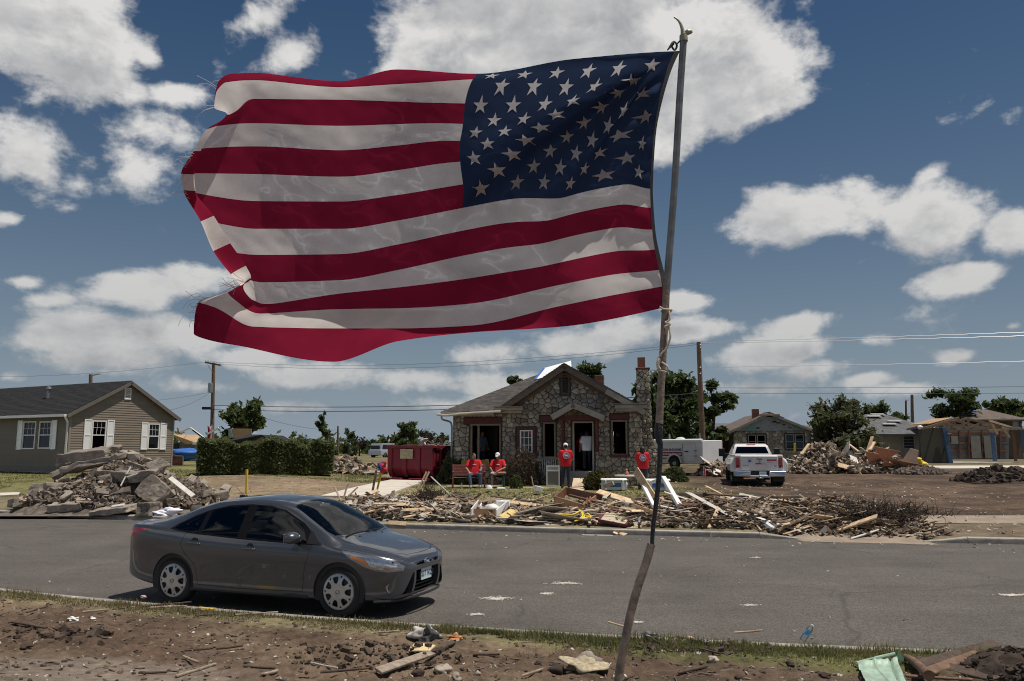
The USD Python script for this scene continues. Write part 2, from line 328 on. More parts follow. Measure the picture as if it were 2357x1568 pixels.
def make_asphalt():
    N = {'geo': ('geometry', {}), 'p': ('principled_bsdf', dict(roughness=.85, specular_ior_level=.35)),
         'n': ('noise_texture', dict(scale=.55, detail=6.0, roughness=.6)), 'r': ('rgb_ramp', dict(ramp=[(.3, (.070, .061, .053)), (.7, (.104, .091, .079))])),
         'st': ('mapping', dict(scale=(.18, 1.6, 1))), 'ns': ('noise_texture', dict(scale=1.2, detail=7.0, roughness=.6)), 'rs': ('map_range', dict(from_min=.35, from_max=.7, to_min=.90, to_max=1.1)), 'h0': ('hsv', {}),
         'v': ('voronoi_texture', dict(feature='f1', scale=75.0)), 'sv': ('separate_xyz', {}), 'mv': ('map_range', dict(to_min=.42, to_max=1.62)), 'h': ('hsv', {}),
         'nd': ('noise_texture', dict(scale=.9, detail=5.0)), 'ad': ('mix', dict(mix_type='add', fac=.9)), 'c': ('voronoi_texture', dict(feature='distance_to_edge', scale=.22)),
         'cr': ('map_range', dict(from_min=.0, from_max=.012, to_min=.55, to_max=0.0, clamp=True)), 'nk': ('noise_texture', dict(scale=.35, detail=2.0)), 'kr': ('map_range', dict(from_min=.46, from_max=.56, clamp=True)), 'km': ('math', dict(math_type='multiply')),
         'mc': ('mix', dict(mix_type='mix', color2=(.03, .027, .025))),
         'nw': ('noise_texture', dict(scale=1.6, detail=9.0, roughness=.72)), 'wr': ('map_range', dict(from_min=.69, from_max=.76, to_min=0.0, to_max=.55, clamp=True)), 'mw': ('mix', dict(mix_type='mix', color2=(.42, .38, .33))),
         'nb': ('noise_texture', dict(scale=110.0, detail=3.0)), 'b': ('bump', dict(strength=.5, distance=.006))}
    L = [('geo.position', 'n.vector'), ('n.fac', 'r.fac'), ('geo.position', 'st.vector'), ('st.vector', 'ns.vector'), ('ns.fac', 'rs.value'), ('rs.result', 'h0.value'), ('r.color', 'h0.color'),
         ('geo.position', 'v.vector'), ('v.color', 'sv.vector'), ('sv.x', 'mv.value'), ('mv.result', 'h.value'), ('h0.color', 'h.color'),
         ('geo.position', 'nd.vector'), ('geo.position', 'ad.color1'), ('nd.color', 'ad.color2'), ('ad.color', 'c.vector'), ('c.distance', 'cr.value'), ('geo.position', 'nk.vector'), ('nk.fac', 'kr.value'),
         ('cr.result', 'km.value1'), ('kr.result', 'km.value2'), ('km.value', 'mc.fac'), ('h.color', 'mc.color1'), ('geo.position', 'nw.vector'), ('nw.fac', 'wr.value'), ('wr.result', 'mw.fac'), ('mc.color', 'mw.color1'), ('mw.color', 'p.base_color'),
         ('geo.position', 'nb.vector'), ('nb.fac', 'b.height'), ('b.normal', 'p.normal')]
    return usdkit.material(stage, '/World/Looks/asphalt', N, L, surface='p.BSDF')
asphalt = make_asphalt()
_x = np.concatenate([np.linspace(-160, -24, 40), np.linspace(-23, 23, 93), np.linspace(24, 160, 40)])
_t = np.linspace(0, 1, 9)
A, Bf = near_y(_x), far_y(_x)
P = np.stack([np.repeat(_x[:, None], 9, 1), A[:, None]*(1-_t)+Bf[:, None]*_t, np.zeros((len(_x), 9))], -1)
single('road', grid_mesh(P), asphalt, kind='structure', smooth=True)

# near bank: churned soil, rough grass at the kerb
xs = np.concatenate([np.linspace(-60, -12, 30), np.arange(-11.9, 9.0, .035), np.linspace(9.1, 60, 30)])
ts = np.concatenate([np.linspace(0, 4.6, 130), np.linspace(4.8, 60, 26)])
XX, TT = np.meshgrid(xs, ts, indexing='ij'); YY = near_y(XX)-.16-TT; ZZ = zn(XX, YY)
pn = np.stack([XX, YY, ZZ], -1)
rough = sstep(TT, .25, .9)*(1-.75*sstep(TT, 8, 20))
bare = sstep(meshkit.fbm(pn*np.array([.35, .5, 0])+3.3, 3), .42, .56)
smoothp = sstep(np.hypot((XX+4.1)/1.9, (YY-6.9)/.75), .75, 1.15)         # a flat slab of old concrete floor at the left
ZZ = ZZ + rough*((meshkit.fbm(pn*1.6, 3, 4)-.5)*.10 + (meshkit.fbm(pn*7, 4, 9)-.5)*(.05+.10*bare)*smoothp + np.maximum(0, meshkit.noise(pn*16, 2)-.62)*.07*smoothp)
pn[..., 2] = ZZ
soil = np.array([.100, .066, .045]); dry = np.array([.165, .118, .078]); damp = np.array([.058, .039, .029]); turf = np.array([.105, .118, .034]); straw = np.array([.215, .185, .10])
w = meshkit.fbm(pn*.45, 4, 1)[..., None]; w2 = meshkit.fbm(pn*1.4, 4, 6)[..., None]
tone = soil*(1-sstep(w, .42, .62)) + dry*sstep(w, .42, .62); tone = tone*(1-.6*sstep(XX, .5, 4)[..., None]*sstep(w2, .38, .6)) + damp*.6*sstep(XX, .5, 4)[..., None]*sstep(w2, .38, .6)
tone = tone*smoothp[..., None] + np.array([.175, .138, .108])*(1-smoothp[..., None])
gw = (1-sstep(TT+.5*(w2[..., 0]-.5), .25+.35*sstep(XX, -1, 2), .75+.4*sstep(XX, -1, 2)))[..., None]; gr = straw*(1-sstep(XX, -1.5, 1.5)[..., None]) + turf*sstep(XX, -1.5, 1.5)[..., None]
tone = tone*(1-gw*.75) + gr*gw*.75
tone_mesh('/World/bank', grid_mesh(pn, flip=True), tone.reshape(-1, 3), soil_near)
_bank_z = (xs, ts, ZZ)
def zbank(x, y):
    xs, ts, ZZ = _bank_z
    i = int(np.clip(np.searchsorted(xs, x), 0, len(xs)-1)); j = int(np.clip(np.searchsorted(ts, float(near_y(x))-.16-y), 0, len(ts)-1)); return float(ZZ[i, j])
def gbank(px, py):
    p = gnear(px, py); return np.array([p[0], p[1], zbank(p[0], p[1])])

# the land beyond the road
xs2 = np.concatenate([np.linspace(-900, -45, 22), np.linspace(-42, -24, 19), np.arange(-23.5, 26, .22), np.linspace(27, 50, 22), np.linspace(55, 900, 22)])
ts2 = np.concatenate([np.linspace(0, 20, 96), np.linspace(20.5, 48, 40), np.linspace(52, 120, 14), np.geomspace(140, 2500, 12)])
XX, TT = np.meshgrid(xs2, ts2, indexing='ij'); YY = far_y(XX)+.17+TT; Z2 = zt(XX.ravel(), YY.ravel()).reshape(XX.shape)
pf = np.stack([XX, YY, Z2], -1)
Z2 = Z2 + sstep(TT, .3, 2)*((meshkit.fbm(pf*.8, 3, 2)-.5)*.10) + sstep(XX, 7, 11)*sstep(TT, 2, 5)*(meshkit.fbm(pf*1.7, 4, 3)-.5)*.12*(1-sstep(TT, 40, 60))
pf[..., 2] = Z2
wob = (meshkit.fbm(pf*.22, 4, 11)-.5); wob2 = (meshkit.fbm(pf*.9, 4, 12)-.5)
lawn = np.array([.135, .128, .048]); lawn_dry = np.array([.235, .20, .105]); tan = np.array([.205, .148, .100]); mud = np.array([.062, .041, .028]); mud_light = np.array([.105, .071, .048])
left_lawn = (1-sstep(XX+4*wob, -15.5, -13.5)); bare_lot = sstep(XX+4*wob, -16, -13.5)*(1-sstep(XX+3*wob, -6.6, -4.8))*(1-sstep(TT+5*wob, 11, 13.5))
right_lot = sstep(XX+.05*(TT-10)+6*wob, 7.0, 9.6)
g_ = sstep(wob2, -.14, .16)[..., None]
tone = lawn_dry*(1-g_)+lawn*g_
tone = tone*(1-left_lawn[..., None]) + (lawn*.95+lawn_dry*.1)*left_lawn[..., None]
tone = tone*(1-bare_lot[..., None]) + (tan*(1-.35*g_)+lawn_dry*.35*g_)*bare_lot[..., None]
tone = tone*(1-right_lot[..., None]) + (mud*(1-g_)+mud_light*g_)*right_lot[..., None]
far_green = sstep(TT, 26, 40)[..., None]; tone = tone*(1-.8*far_green) + np.array([.135, .115, .065])*.8*far_green
verge = (1-sstep(TT+3*wob2, 2.6, 4.5))[..., None]; tone = tone*(1-.7*verge) + np.array([.17, .13, .085])*.7*verge
tone_mesh('/World/ground', grid_mesh(pf), tone.reshape(-1, 3), soil_far)

# kerbs: cast sections with joints
kerb_prof = [(0, -.04), (0.0, .085), (.012, .118), (.04, .135), (.135, .138), (.165, .12), (.165, -.04)]
def kerb_run(parent, fn, sgn, x0, x1, label=None, step=3.05, h0=1.0, h1=1.0):
    x = x0
    while x < x1-.2:
        xe = min(x+step/math.hypot(1, .2), x1); q = np.linspace(x+.006, xe-.006, 7); R = []
        for a in q:
            sl = (fn(a+.01)-fn(a-.01))/.02; nrm = unit([-sl, 1, 0])*sgn; f = h0+(h1-h0)*(a-x0)/(x1-x0)
            R.append([np.array([a, fn(a), 0]) + nrm*o + np.array([0, 0, (z*f if z > 0 else z)]) for o, z in kerb_prof])
        R = np.array(R); m = grid_mesh(R, flip=sgn < 0); c0, c1 = R[0], R[-1]; k = len(kerb_prof)
        cap = trimesh.Trimesh(np.vstack([c0, c1]), [(0, i+1, i) for i in range(1, k-1)] + [(k, k+i, k+i+1) for i in range(1, k-1)], process=False)
        part(parent, 'kerb_section', cat_([m, cap]), concrete, smooth=35); x = xe
kf = thing('kerb', kind='structure'); ap0, ap1 = gz(1850, 1244)[0], gz(2130, 1249)[0]
kerb_run(kf, far_y, 1, -40, ap0-.9); kerb_run(kf, far_y, 1, ap0-.9, ap0, step=.95, h1=.15); kerb_run(kf, far_y, 1, ap1, ap1+.9, step=.95, h0=.15); kerb_run(kf, far_y, 1, ap1+.9, 40)
kn = thing('kerb', kind='structure'); kerb_run(kn, near_y, -1, -30, 30)
yellow_paint = mat('yellow_paint', (.62, .40, .03), .15, 9, .6, dirt=(.3, .25, .18), dirt_amt=.5, dscale=8); blue_paint = mat('blue_marking_paint', (.06, .13, .38), .15, 9, .6)
def kerb_mark(par, fn, sgn, x0, x1, m, lab):
    q = np.linspace(x0, x1, 5); pr = [(-.004, .03), (-.004, .087), (.009, .122), (.038, .140), (.13, .143)]
    R = np.array([[np.array([a, fn(a), 0]) + sgn*unit([-(fn(a+.01)-fn(a-.01))/.02, 1, 0])*o + np.array([0, 0, z]) for o, z in pr] for a in q]); part(par, 'paint_mark', grid_mesh(R, flip=sgn < 0), m, label=lab)
kerb_mark(kf, far_y, 1, gz(400, 1196)[0], gz(425, 1197)[0], yellow_paint, 'yellow survey paint on the kerb'); kerb_mark(kf, far_y, 1, gz(449, 1197)[0], gz(472, 1198)[0], blue_paint, 'blue survey paint on the kerb')
kerb_mark(kn, near_y, -1, gz(456, 1402, .13)[0], gz(497, 1404, .13)[0], yellow_paint, 'yellow paint patch on the kerb beside the parked car')
def ground_sheet(name, pix, mt, lift=.03, n=14):
    "a paved patch laid on the land; pix: the corners of a quadrilateral"
    c = [gnd(*q) for q in pix]; u = np.linspace(0, 1, n); S = np.zeros((n, n, 3))
    for i, a in enumerate(u):
        for j, b in enumerate(u):
            p = (c[0]*(1-a)+c[1]*a)*(1-b) + (c[3]*(1-a)+c[2]*a)*b; S[i, j] = [p[0], p[1], zt(p[0], p[1])[0]+lift+.05]
    top = grid_mesh(S); rim = np.concatenate([S[0], S[1:, -1], S[-1, ::-1][1:], S[::-1, 0][1:]]); low = rim-[0, 0, .25]
    side = grid_mesh(np.stack([rim, low], 1)); single(name, cat_([top, side]), mt, kind='structure')
pave = mat('path_concrete', (.55, .50, .43), .15, 3, .9, bump=.3, bscale=30, dirt=(.24, .19, .14), dirt_amt=.5)
ground_sheet('path', [(738, 1146), (880, 1148), (985, 1110), (900, 1108)], pave)
ground_sheet('path', [(-30, 1145), (42, 1142), (46, 1136), (-30, 1139)], pave, .0)
ground_sheet('path', [(2060, 1206), (2400, 1206), (2400, 1188), (2120, 1188)], mat('dusty_concrete', (.26, .205, .155), .2, 2, .9, bump=.3, bscale=25, dirt=(.15, .11, .08), dirt_amt=.6), -.03)
ground_sheet('driveway', [(1990, 1081), (2420, 1079), (2420, 1073), (2060, 1074)], pave, .0)
# the dropped kerb's apron
q = np.linspace(ap0-.1, ap1+.1, 20); S = np.array([[[a, far_y(a)+t-.5, .006+.13*sstep(t, .5, 1.9) + .010*(meshkit.noise(np.array([[a*3, t*5, .3]]))[0]-.5)] for t in np.linspace(.0, 2.3, 8)] for a in q])
single('apron', grid_mesh(S), mat('dusty_concrete', ()), kind='structure', smooth=True)

def blades(base, h, wd, g, lean=.5, bend=.3):
    n = len(base); th = g.uniform(0, 2*np.pi, n); dirv = np.stack([np.cos(th), np.sin(th), np.zeros(n)], 1); side = np.stack([-np.sin(th), np.cos(th), np.zeros(n)], 1)
    L = g.uniform(0, lean, n)[:, None]; a = base - side*wd[:, None]; b = base + side*wd[:, None]
    mid = base + dirv*h[:, None]*L*.35 + np.array([0, 0, 1])*h[:, None]*.6; tip = base + dirv*h[:, None]*(L+bend*.3) + np.array([0, 0, 1])*h[:, None]
    m1, m2 = mid - side*wd[:, None]*.7, mid + side*wd[:, None]*.7
    V = np.stack([a, b, m2, m1, tip], 1).reshape(-1, 3); o = np.arange(n)[:, None]*5
    F = np.concatenate([o+[0, 1, 2], o+[0, 2, 3], o+[3, 2, 4]]); return trimesh.Trimesh(V, F, process=False)
grass_green = mat('grass_green', (.19, .245, .06), .35, 2.0, .7, isl=.45, trans=.5, col2=(.36, .32, .14))
grass_dry = mat('grass_dry', (.40, .33, .18), .25, 2.0, .8, isl=.4, trans=.45, col2=(.27, .24, .10))
g = np.random.default_rng(3)
def verge_grass(x0, x1, n, depth, dry, hmax):
    x = g.uniform(x0, x1, n); t = np.abs(g.normal(0, depth, n)); keep = meshkit.fbm(np.stack([x*.9, t*1.4, 0*x], 1)+9, 3) > .40+.12*(t/depth-.6); x, t = x[keep], t[keep]; y = near_y(x)-.17-t
    z = np.array([zbank(a, b) for a, b in zip(x, y)]); h = (.022+(hmax-.022)*g.uniform(0, 1, len(x))**1.7)*(.45+1.1*meshkit.noise(np.stack([x*3, t*4, 0*x], 1), 8))*(1-.5*np.clip(t/depth/2, 0, 1)); return blades(np.stack([x, y, z-.005], 1), h, g.uniform(.0022, .005, len(x)), g, .9)
single('grass', cat_([verge_grass(-.8, 9.5, 26000, .36, 0, .10), verge_grass(-3.5, 0, 3500, .22, 0, .075)]), grass_green, 'green roadside grass growing along the kerb in front of the camera', 'grass', kind='stuff')
single('grass', cat_([verge_grass(-11.5, 0, 17000, .30, 1, .085), verge_grass(0, 9, 5000, .8, 1, .07)]), grass_dry, 'dry straw coloured grass along the kerb beside the parked car', 'grass', kind='stuff')
def lawn_grass(n, xr, tr, keepf, hm):
    x = g.uniform(*xr, n); t = g.uniform(*tr, n); y = far_y(x)+.17+t; k = keepf(x, t); x, y = x[k], y[k]; z = zt(x, y)
    return blades(np.stack([x, y, z-.01+ .0*x], 1), g.uniform(.02, hm*.62, len(x)), g.uniform(.008, .018, len(x)), g, 2.2)
fb = lambda x, t: meshkit.fbm(np.stack([x*.5, t*.5, 0*x], 1)+4, 3)
single('lawn', cat_([lawn_grass(26000, (-5.5, 9.5), (3.5, 14.5), lambda x, t: fb(x, t) > .44, .13), lawn_grass(26000, (-28, -13.5), (2, 15), lambda x, t: fb(x, t) > .40, .11), lawn_grass(9000, (-14, -5), (12.5, 19), lambda x, t: fb(x, t) > .42, .14), lawn_grass(9000, (3, 10), (.3, 1.6), lambda x, t: fb(x, t) > .46, .12)]), grass_green,
       'patchy mown lawn around the stone house and the siding house', 'lawn', kind='stuff')
# ---------------------------------------------------------------- flag and its pole
def weave(name, col):
    N = {'geo': ('geometry', {}), 'n': ('noise_texture', dict(scale=9.0, detail=5.0)), 'mr': ('map_range', dict(from_min=.3, from_max=.7, to_min=.88, to_max=1.1)), 'mp': ('mapping', dict(scale=(900, 900, 160))), 'w': ('noise_texture', dict(scale=1.0, detail=2.0)),
         'mw': ('map_range', dict(from_min=.3, from_max=.7, to_min=.9, to_max=1.1)), 'mm': ('math', dict(math_type='multiply')), 'h': ('hsv', dict(color=col)), 'd': ('diffuse_bsdf', dict(roughness=.6)), 't': ('translucent_bsdf', {}), 'm': ('mix_closure', dict(fac=.5))}
    return usdkit.material(stage, f'/World/Looks/{name}', N, [('geo.position', 'n.vector'), ('n.fac', 'mr.value'), ('geo.position', 'mp.vector'), ('mp.vector', 'w.vector'), ('w.fac', 'mw.value'), ('mr.result', 'mm.value1'), ('mw.result', 'mm.value2'), ('mm.value', 'h.value'),
                           ('h.color', 'd.color'), ('h.color', 't.color'), ('d.BSDF', 'm.closure1'), ('t.BSDF', 'm.closure2')], surface='m.closure')
cloth_red, cloth_white, cloth_navy = weave('flag_red', (.33, .020, .058)), weave('flag_white', (.84, .80, .77)), weave('flag_navy', (.034, .055, .115))
KU = np.array([0, .2, .4, .65, .83, .945, .972, 1.0])
NET = {0: [(1553,118),(1535,160),(1521,205),(1512,250),(1506,295),(1503,338),(1501,383),(1500,427),(1502,470),(1506,520),(1512,567),(1520,617),(1525,658),(1528,708)],
       1: [(1310,136),(1304,182),(1298,226),(1294,271),(1290,316),(1287,360),(1285,405),(1283,449),(1284,497),(1286,550),(1288,605),(1290,656),(1292,704),(1294,752)],
       2: [(1085,170),(1075,186),(1066,240),(1066,281),(1066,319),(1068,370),(1068,425),(1063,480),(1066,531),(1070,588),(1072,642),(1075,700),(1078,750),(1080,766)],
       3: [(785,187),(785,201),(785,230),(785,290),(785,346),(785,407),(785,464),(785,527),(785,585),(785,645),(782,676),(779,712),(775,756),(768,833)],
       4: [(590,168),(588,185),(585,228),(585,284),(585,337),(585,401),(586,463),(590,527),(596,587),(606,650),(615,700),(600,722),(585,752),(560,798)],
       5: [(532,170),(520,190),(540,258),(492,292),(452,344),(428,399),(430,440),(466,507),(496,575),(548,636),(580,690),(540,690),(490,706),(470,780)],
       6: [(512,178),(497,215),(527,264),(476,298),(446,348),(417,400),(422,438),(462,510),(491,578),(532,632),(560,662),(525,674),(456,696),(446,768)],
       7: [(506,190),(493,247),(522,262),(500,290),(462,348),(448,402),(450,440),(492,497),(530,560),(566,612),(578,640),(540,666),(470,700),(462,752)]}
DEP = {0: [2.60]*14, 1: [2.66]+[2.63]*11+[2.62,2.59],
       2: [2.72,2.70]+[2.69]*9+[2.70,2.68,2.60],
       3: [2.83,2.79]+[2.77]*7+[2.775,2.79,2.80,2.76,2.66],
       4: [2.82,2.78]+[2.76]*7+[2.765,2.77,2.73,2.70,2.66],
       5: [2.78,2.73]+[2.70]*7+[2.71,2.73,2.71,2.68,2.68],
       6: [2.75,2.69]+[2.66]*7+[2.66,2.68,2.67,2.65,2.66],
       7: [2.72,2.64]+[2.61]*7+[2.60,2.60,2.61,2.63,2.62]}
KV = np.arange(14)/13.0
_net = np.array([[(NET[i][k][0], NET[i][k][1], DEP[i][k]) for k in range(14)] for i in range(8)], float)
_net[2:5, 0, 2] += .05; _net[2:4, 13, 2] -= .05; _net[1:4, 12, 2] -= .012; _net[3:5, 11, 2] += .02
_c = _net[2]*.42+_net[3]*.58; _c[:, 0] = 915; _c[:, 1] = [160, 194, 234, 286, 335, 392, 449, 508, 563, 622, 662, 710, 756, 786]; _c[11:, 2] += [.03, -.03, -.03]
_net = np.insert(_net, 3, _c, axis=0); KU = np.insert(KU, 3, .545)
_fv = PchipInterpolator(KV, _net, axis=1)
def flag_pt(u, v):
    "points of the cloth; u from the hoist to the fly, v from the top down"
    u, v = np.asarray(u, float), np.asarray(v, float); sh = u.shape; u, v = np.clip(u.ravel(), -.02, 1), np.clip(v.ravel(), 0, 1)
    C = _fv(v)                                              # (8, n, 3)
    out = np.empty((len(u), 3)); order = np.argsort(v); 
    # pchip along u for each point: evaluate on shared v rows
    uv, inv = np.unique(np.round(v, 6), return_inverse=True)
    Cu = _fv(uv)
    f = PchipInterpolator(KU, Cu, axis=0, extrapolate=True)
    for j in range(len(uv)):
        k = inv == j; out[k] = PchipInterpolator(KU, Cu[:, j], axis=0, extrapolate=True)(u[k])
    px, py, dp = out.T
    dp = dp + -.02*(.5-v)*sstep(u, .02, .30) - .085*sstep(v, .56, .98)*np.exp(-((u-.13)/.10)**2)
    dp = dp + .10*(.80-v)*sstep(v, .35, .6)*sstep(u, .03, .15)*(1-sstep(u+(v-.5)*.55, .40, .50))
    dp = dp + .16*(.30-v)*(1-sstep(v, .16, .36))*sstep(u, .44, .58)*(1-sstep(u, .84, .95))
    r = np.hypot(u*1.9, v); ph = np.arctan2(v, u*1.9+.03)
    dp = dp + .026*np.sin(ph*11+.6+1.2*r)*sstep(r, .06, .22)*(1-sstep(r, .62, .95))                     # folds fan out from the top corner
    dp = dp - .10*np.exp(-((ph-.56)/np.where(ph < .56, .20, .055))**2)*sstep(r, .04, .35)*(1-sstep(u, .36, .50))
    dp = dp + .010*np.sin(u*21+v*9)*sstep(u, .35, .6) + .006*np.sin(u*34-v*15+1)*sstep(u, .3, .5)
    q = np.stack([u*9, v*6, 0*u], 1); dp = dp + .012*(meshkit.fbm(q, 3, 21)-.5) + .005*(meshkit.noise(np.stack([u*40+v*12, v*34, 0*u], 1), 5)-.5)
    dp = dp - .10*np.exp(-((u-.47)/.08)**2)*np.exp(-((v-.74)/.13)**2)*.4                                 # a knuckle pushed forward in the middle
    wr = (u-.43)*1.3+(v-.72); dp = dp - .028*np.exp(-(wr/.022)**2)*np.exp(-((u-.43)/.05)**2) - .016*np.exp(-(((u-.36)*.9+(v-.80))/.03)**2)*np.exp(-((u-.33)/.07)**2) + .014*np.sin((u*1.5+v)*16)*np.exp(-((u-.22)/.16)**2)*sstep(v, .5, .7)
    dp = dp + .010*np.sin(v*46+u*7)*np.exp(-((u-.03)/.03)**2)
    fw_ = sstep(r, .05, .30)*(1-sstep(r, .70, 1.0)); px = px + 15*np.sin(ph*10.5+.4)*fw_ + 5*np.sin(ph*21+1)*fw_; py = py - 9*np.sin(ph*10.5+.9)*fw_*sstep(v, .02, .15)
    d = np.stack([(px-CX)/FPX, np.cos(PITCH)-(CY-py)/FPX*np.sin(PITCH), np.sin(PITCH)+(CY-py)/FPX*np.cos(PITCH)], 1)
    return (CAM + d*(dp/d[:, 1])[:, None]).reshape(*sh, 3)
flag = thing('flag', 'large frayed flag of stripes and stars blowing from the bent pole', 'flag')
for k in range(13):
    u = np.linspace(.4 if k < 7 else 0.0, 1.0, 150 if k < 7 else 220); v = np.linspace(k/13, (k+1)/13, 11)
    if k in (0,): u = np.linspace(.4, 1, 150)
    U, V = np.meshgrid(u, v, indexing='ij'); P = flag_pt(U, V)
    part(flag, 'stripe', grid_mesh(P), cloth_red if k % 2 == 0 else cloth_white, smooth=True)
U, V = np.meshgrid(np.linspace(0, .4, 110), np.linspace(0, 7/13, 78), indexing='ij'); PC = flag_pt(U, V)
canton = part(flag, 'canton', grid_mesh(PC), cloth_navy, smooth=True)
_a = np.arange(10)*np.pi/5; _sr = np.where(np.arange(10) % 2 == 0, 1.0, .385)
for row in range(9):
    for col in range(6 if row % 2 == 0 else 5):
        cu = .4*((1 if row % 2 == 0 else 2)+2*col)/12; cv = 7/13*(row+1)/10; R = .031
        rings = [np.stack([cu + R*f*_sr*np.sin(_a)/1.9, cv - R*f*_sr*np.cos(_a)], 1) for f in (.34, .67, 1.0)]
        q = np.vstack([[[cu, cv]]]+rings); P = flag_pt(q[:, 0], q[:, 1]); F = [(0, 1+(j+1) % 10, 1+j) for j in range(10)]
        for a in (0, 1):
            for j in range(10):
                i0, i1, i2, i3 = 1+a*10+j, 1+a*10+(j+1) % 10, 11+a*10+j, 11+a*10+(j+1) % 10; F += [(i0, i1, i3), (i0, i3, i2)]
        e = 1e-3; du = flag_pt(q[:, 0]+e, q[:, 1])-P; dv = flag_pt(q[:, 0], q[:, 1]+e)-P; n = np.cross(du, dv); n /= np.linalg.norm(n, axis=1, keepdims=True)+1e-9
        n *= np.where((n*(P-CAM)).sum(1) > 0, -1, 1)[:, None]
        a, b = trimesh.Trimesh(P+n*.0022, F, process=False), trimesh.Trimesh(P-n*.0022, [f[::-1] for f in F], process=False)
        part(canton, 'star', cat_([a, b]), cloth_white, smooth=True)
canvas = weave('heading_canvas', (.16, .15, .15))
hv = np.linspace(0, 1, 90); U, V = np.meshgrid([-.010, -.005, 0.0], hv, indexing='ij'); part(flag, 'heading', grid_mesh(flag_pt(U, V)), canvas, smooth=True)
th = []                                                     # threads torn from the fly edge
for s_ in range(46):
    v0 = g.choice([g.uniform(.0, .12), g.uniform(.74, .83), g.uniform(.86, 1.0), g.uniform(.3, .5)]); p = flag_pt(np.array([.985]), np.array([v0]))[0]; L = g.uniform(.02, .075)
    dr = unit([-1, g.uniform(-.4, .2), g.uniform(-.6, .5)]); th.append(tube(spl([p, p+dr*L*.5+[0, 0, g.uniform(-.01, .01)], p+dr*L+[0, 0, g.uniform(-.03, .02)]], 6), .0007, 4))
part(flag, 'frayed_threads', cat_(th), cloth_white, kind='stuff')
tube_grey = mat('pole_tube', (.20, .20, .19), .3, 14, .45, metal=.55, dirt=(.10, .085, .07), dirt_amt=.6, dscale=18)
pole_brown = mat('pole_weathered', (.25, .20, .155), .35, 30, .75, bump=.4, bscale=90, dirt=(.05, .045, .04), dirt_amt=.6, dscale=20)
tape = mat('black_tape', (.016, .018, .022), .2, 20, .5, bump=.5, bscale=80)
YP = 2.57
def pp(L): return np.array([at(a, b, YP+ (c[0] if c else 0)) for a, b, *c in L])
fp = thing('flagpole', 'bent flagpole of joined tubes, taped in the middle, holding up the flag', 'flagpole')
part(fp, 'upper_tube', tube(spl(pp([(1574, 84), (1566, 200), (1553, 420), (1540, 590), (1533, 680)]), 30), .0119, 16), tube_grey, smooth=40)
part(fp, 'lower_tube', tube(spl(pp([(1535, 640), (1528, 780), (1521, 900), (1517, 985)]), 24), np.linspace(.0120, .0124, 24), 16), pole_brown, smooth=40)
part(fp, 'tape_wrap', tube(spl(pp([(1517.5, 975), (1515.5, 1000), (1517, 1014), (1521, 1024)]), 14), np.concatenate([np.full(7, .0133), np.linspace(.0128, .0088, 7)]), 14), tape, smooth=40)
part(fp, 'rod', tube(spl(pp([(1520, 1018), (1517, 1090), (1509, 1170), (1503, 1215), (1501, 1254)]), 20), np.linspace(.0088, .0066, 20), 12), tape, smooth=40)
lowp = pp([(1499, 1252), (1489, 1290), (1470, 1345), (1452, 1410), (1438, 1480), (1424, 1560)]); foot = np.array([lowp[-1][0]-.10, lowp[-1][1]+.02, float(zn(lowp[-1][0]-.1, YP))-.1])
part(fp, 'foot_pipe', tube(spl(np.vstack([lowp, foot]), 36), np.linspace(.0130, .0158, 36), 16), pole_brown, smooth=40)
brass = mat('tarnished_brass', (.30, .28, .19), .3, 40, .45, metal=.6)
part(fp, 'finial', cat_([tube(spl(pp([(1551, 40), (1560, 46), (1567, 57), (1571, 72), (1572, 88)]), 16), np.linspace(.0022, .0085, 16), 12), moved(rock(.0135, 3, 2, .9, .15), at(1585, 74, YP)), tube(pp([(1573, 80), (1578, 78), (1585, 74)]), .006, 10), tube(pp([(1573, 82), (1573.5, 96)]), [.0135, .0145], 14)]), brass, smooth=50)
part(fp, 'clip', cat_([tube(spl(pp([(1553, 116), (1546, 104), (1551, 96), (1558, 104), (1553, 116)]), 14), .0035, 8), tube(pp([(1556, 104), (1567, 92)]), .0025, 8), tube(pp([(1536, 116), (1549, 100)]), [.002, .0065], 8)]), tape, smooth=40)
rope_m = mat('rope_fibre', (.50, .43, .34), .2, 60, .9)
def coil(L, r=.0032): return tube(spl(np.array([at(a, b, YP+c) for a, b, c in L]), 60), r, 8)
rp = single('rope', cat_([coil([(1518, 706, -.02), (1530, 712, -.02), (1546, 714, .0), (1538, 722, .02), (1522, 716, .0)]), coil([(1540, 716, -.015), (1542, 735, -.02), (1534, 742, -.02), (1540, 755, -.015), (1543, 772, -.02), (1536, 798, -.02), (1520, 818, -.018), (1514, 828, .0), (1526, 836, -.02), (1537, 846, -.02), (1534, 856, -.02), (1518, 853, -.02), (1502, 857, -.02)]), coil([(1530, 742, -.018), (1541, 747, -.02), (1531, 752, -.02), (1541, 757, -.018)], .0045), coil([(1518, 826, -.02), (1514, 842, -.022), (1519, 850, -.02)], .0055)]), rope_m, 'frayed tan rope knotted around the pole below the flag', 'rope', smooth=40)
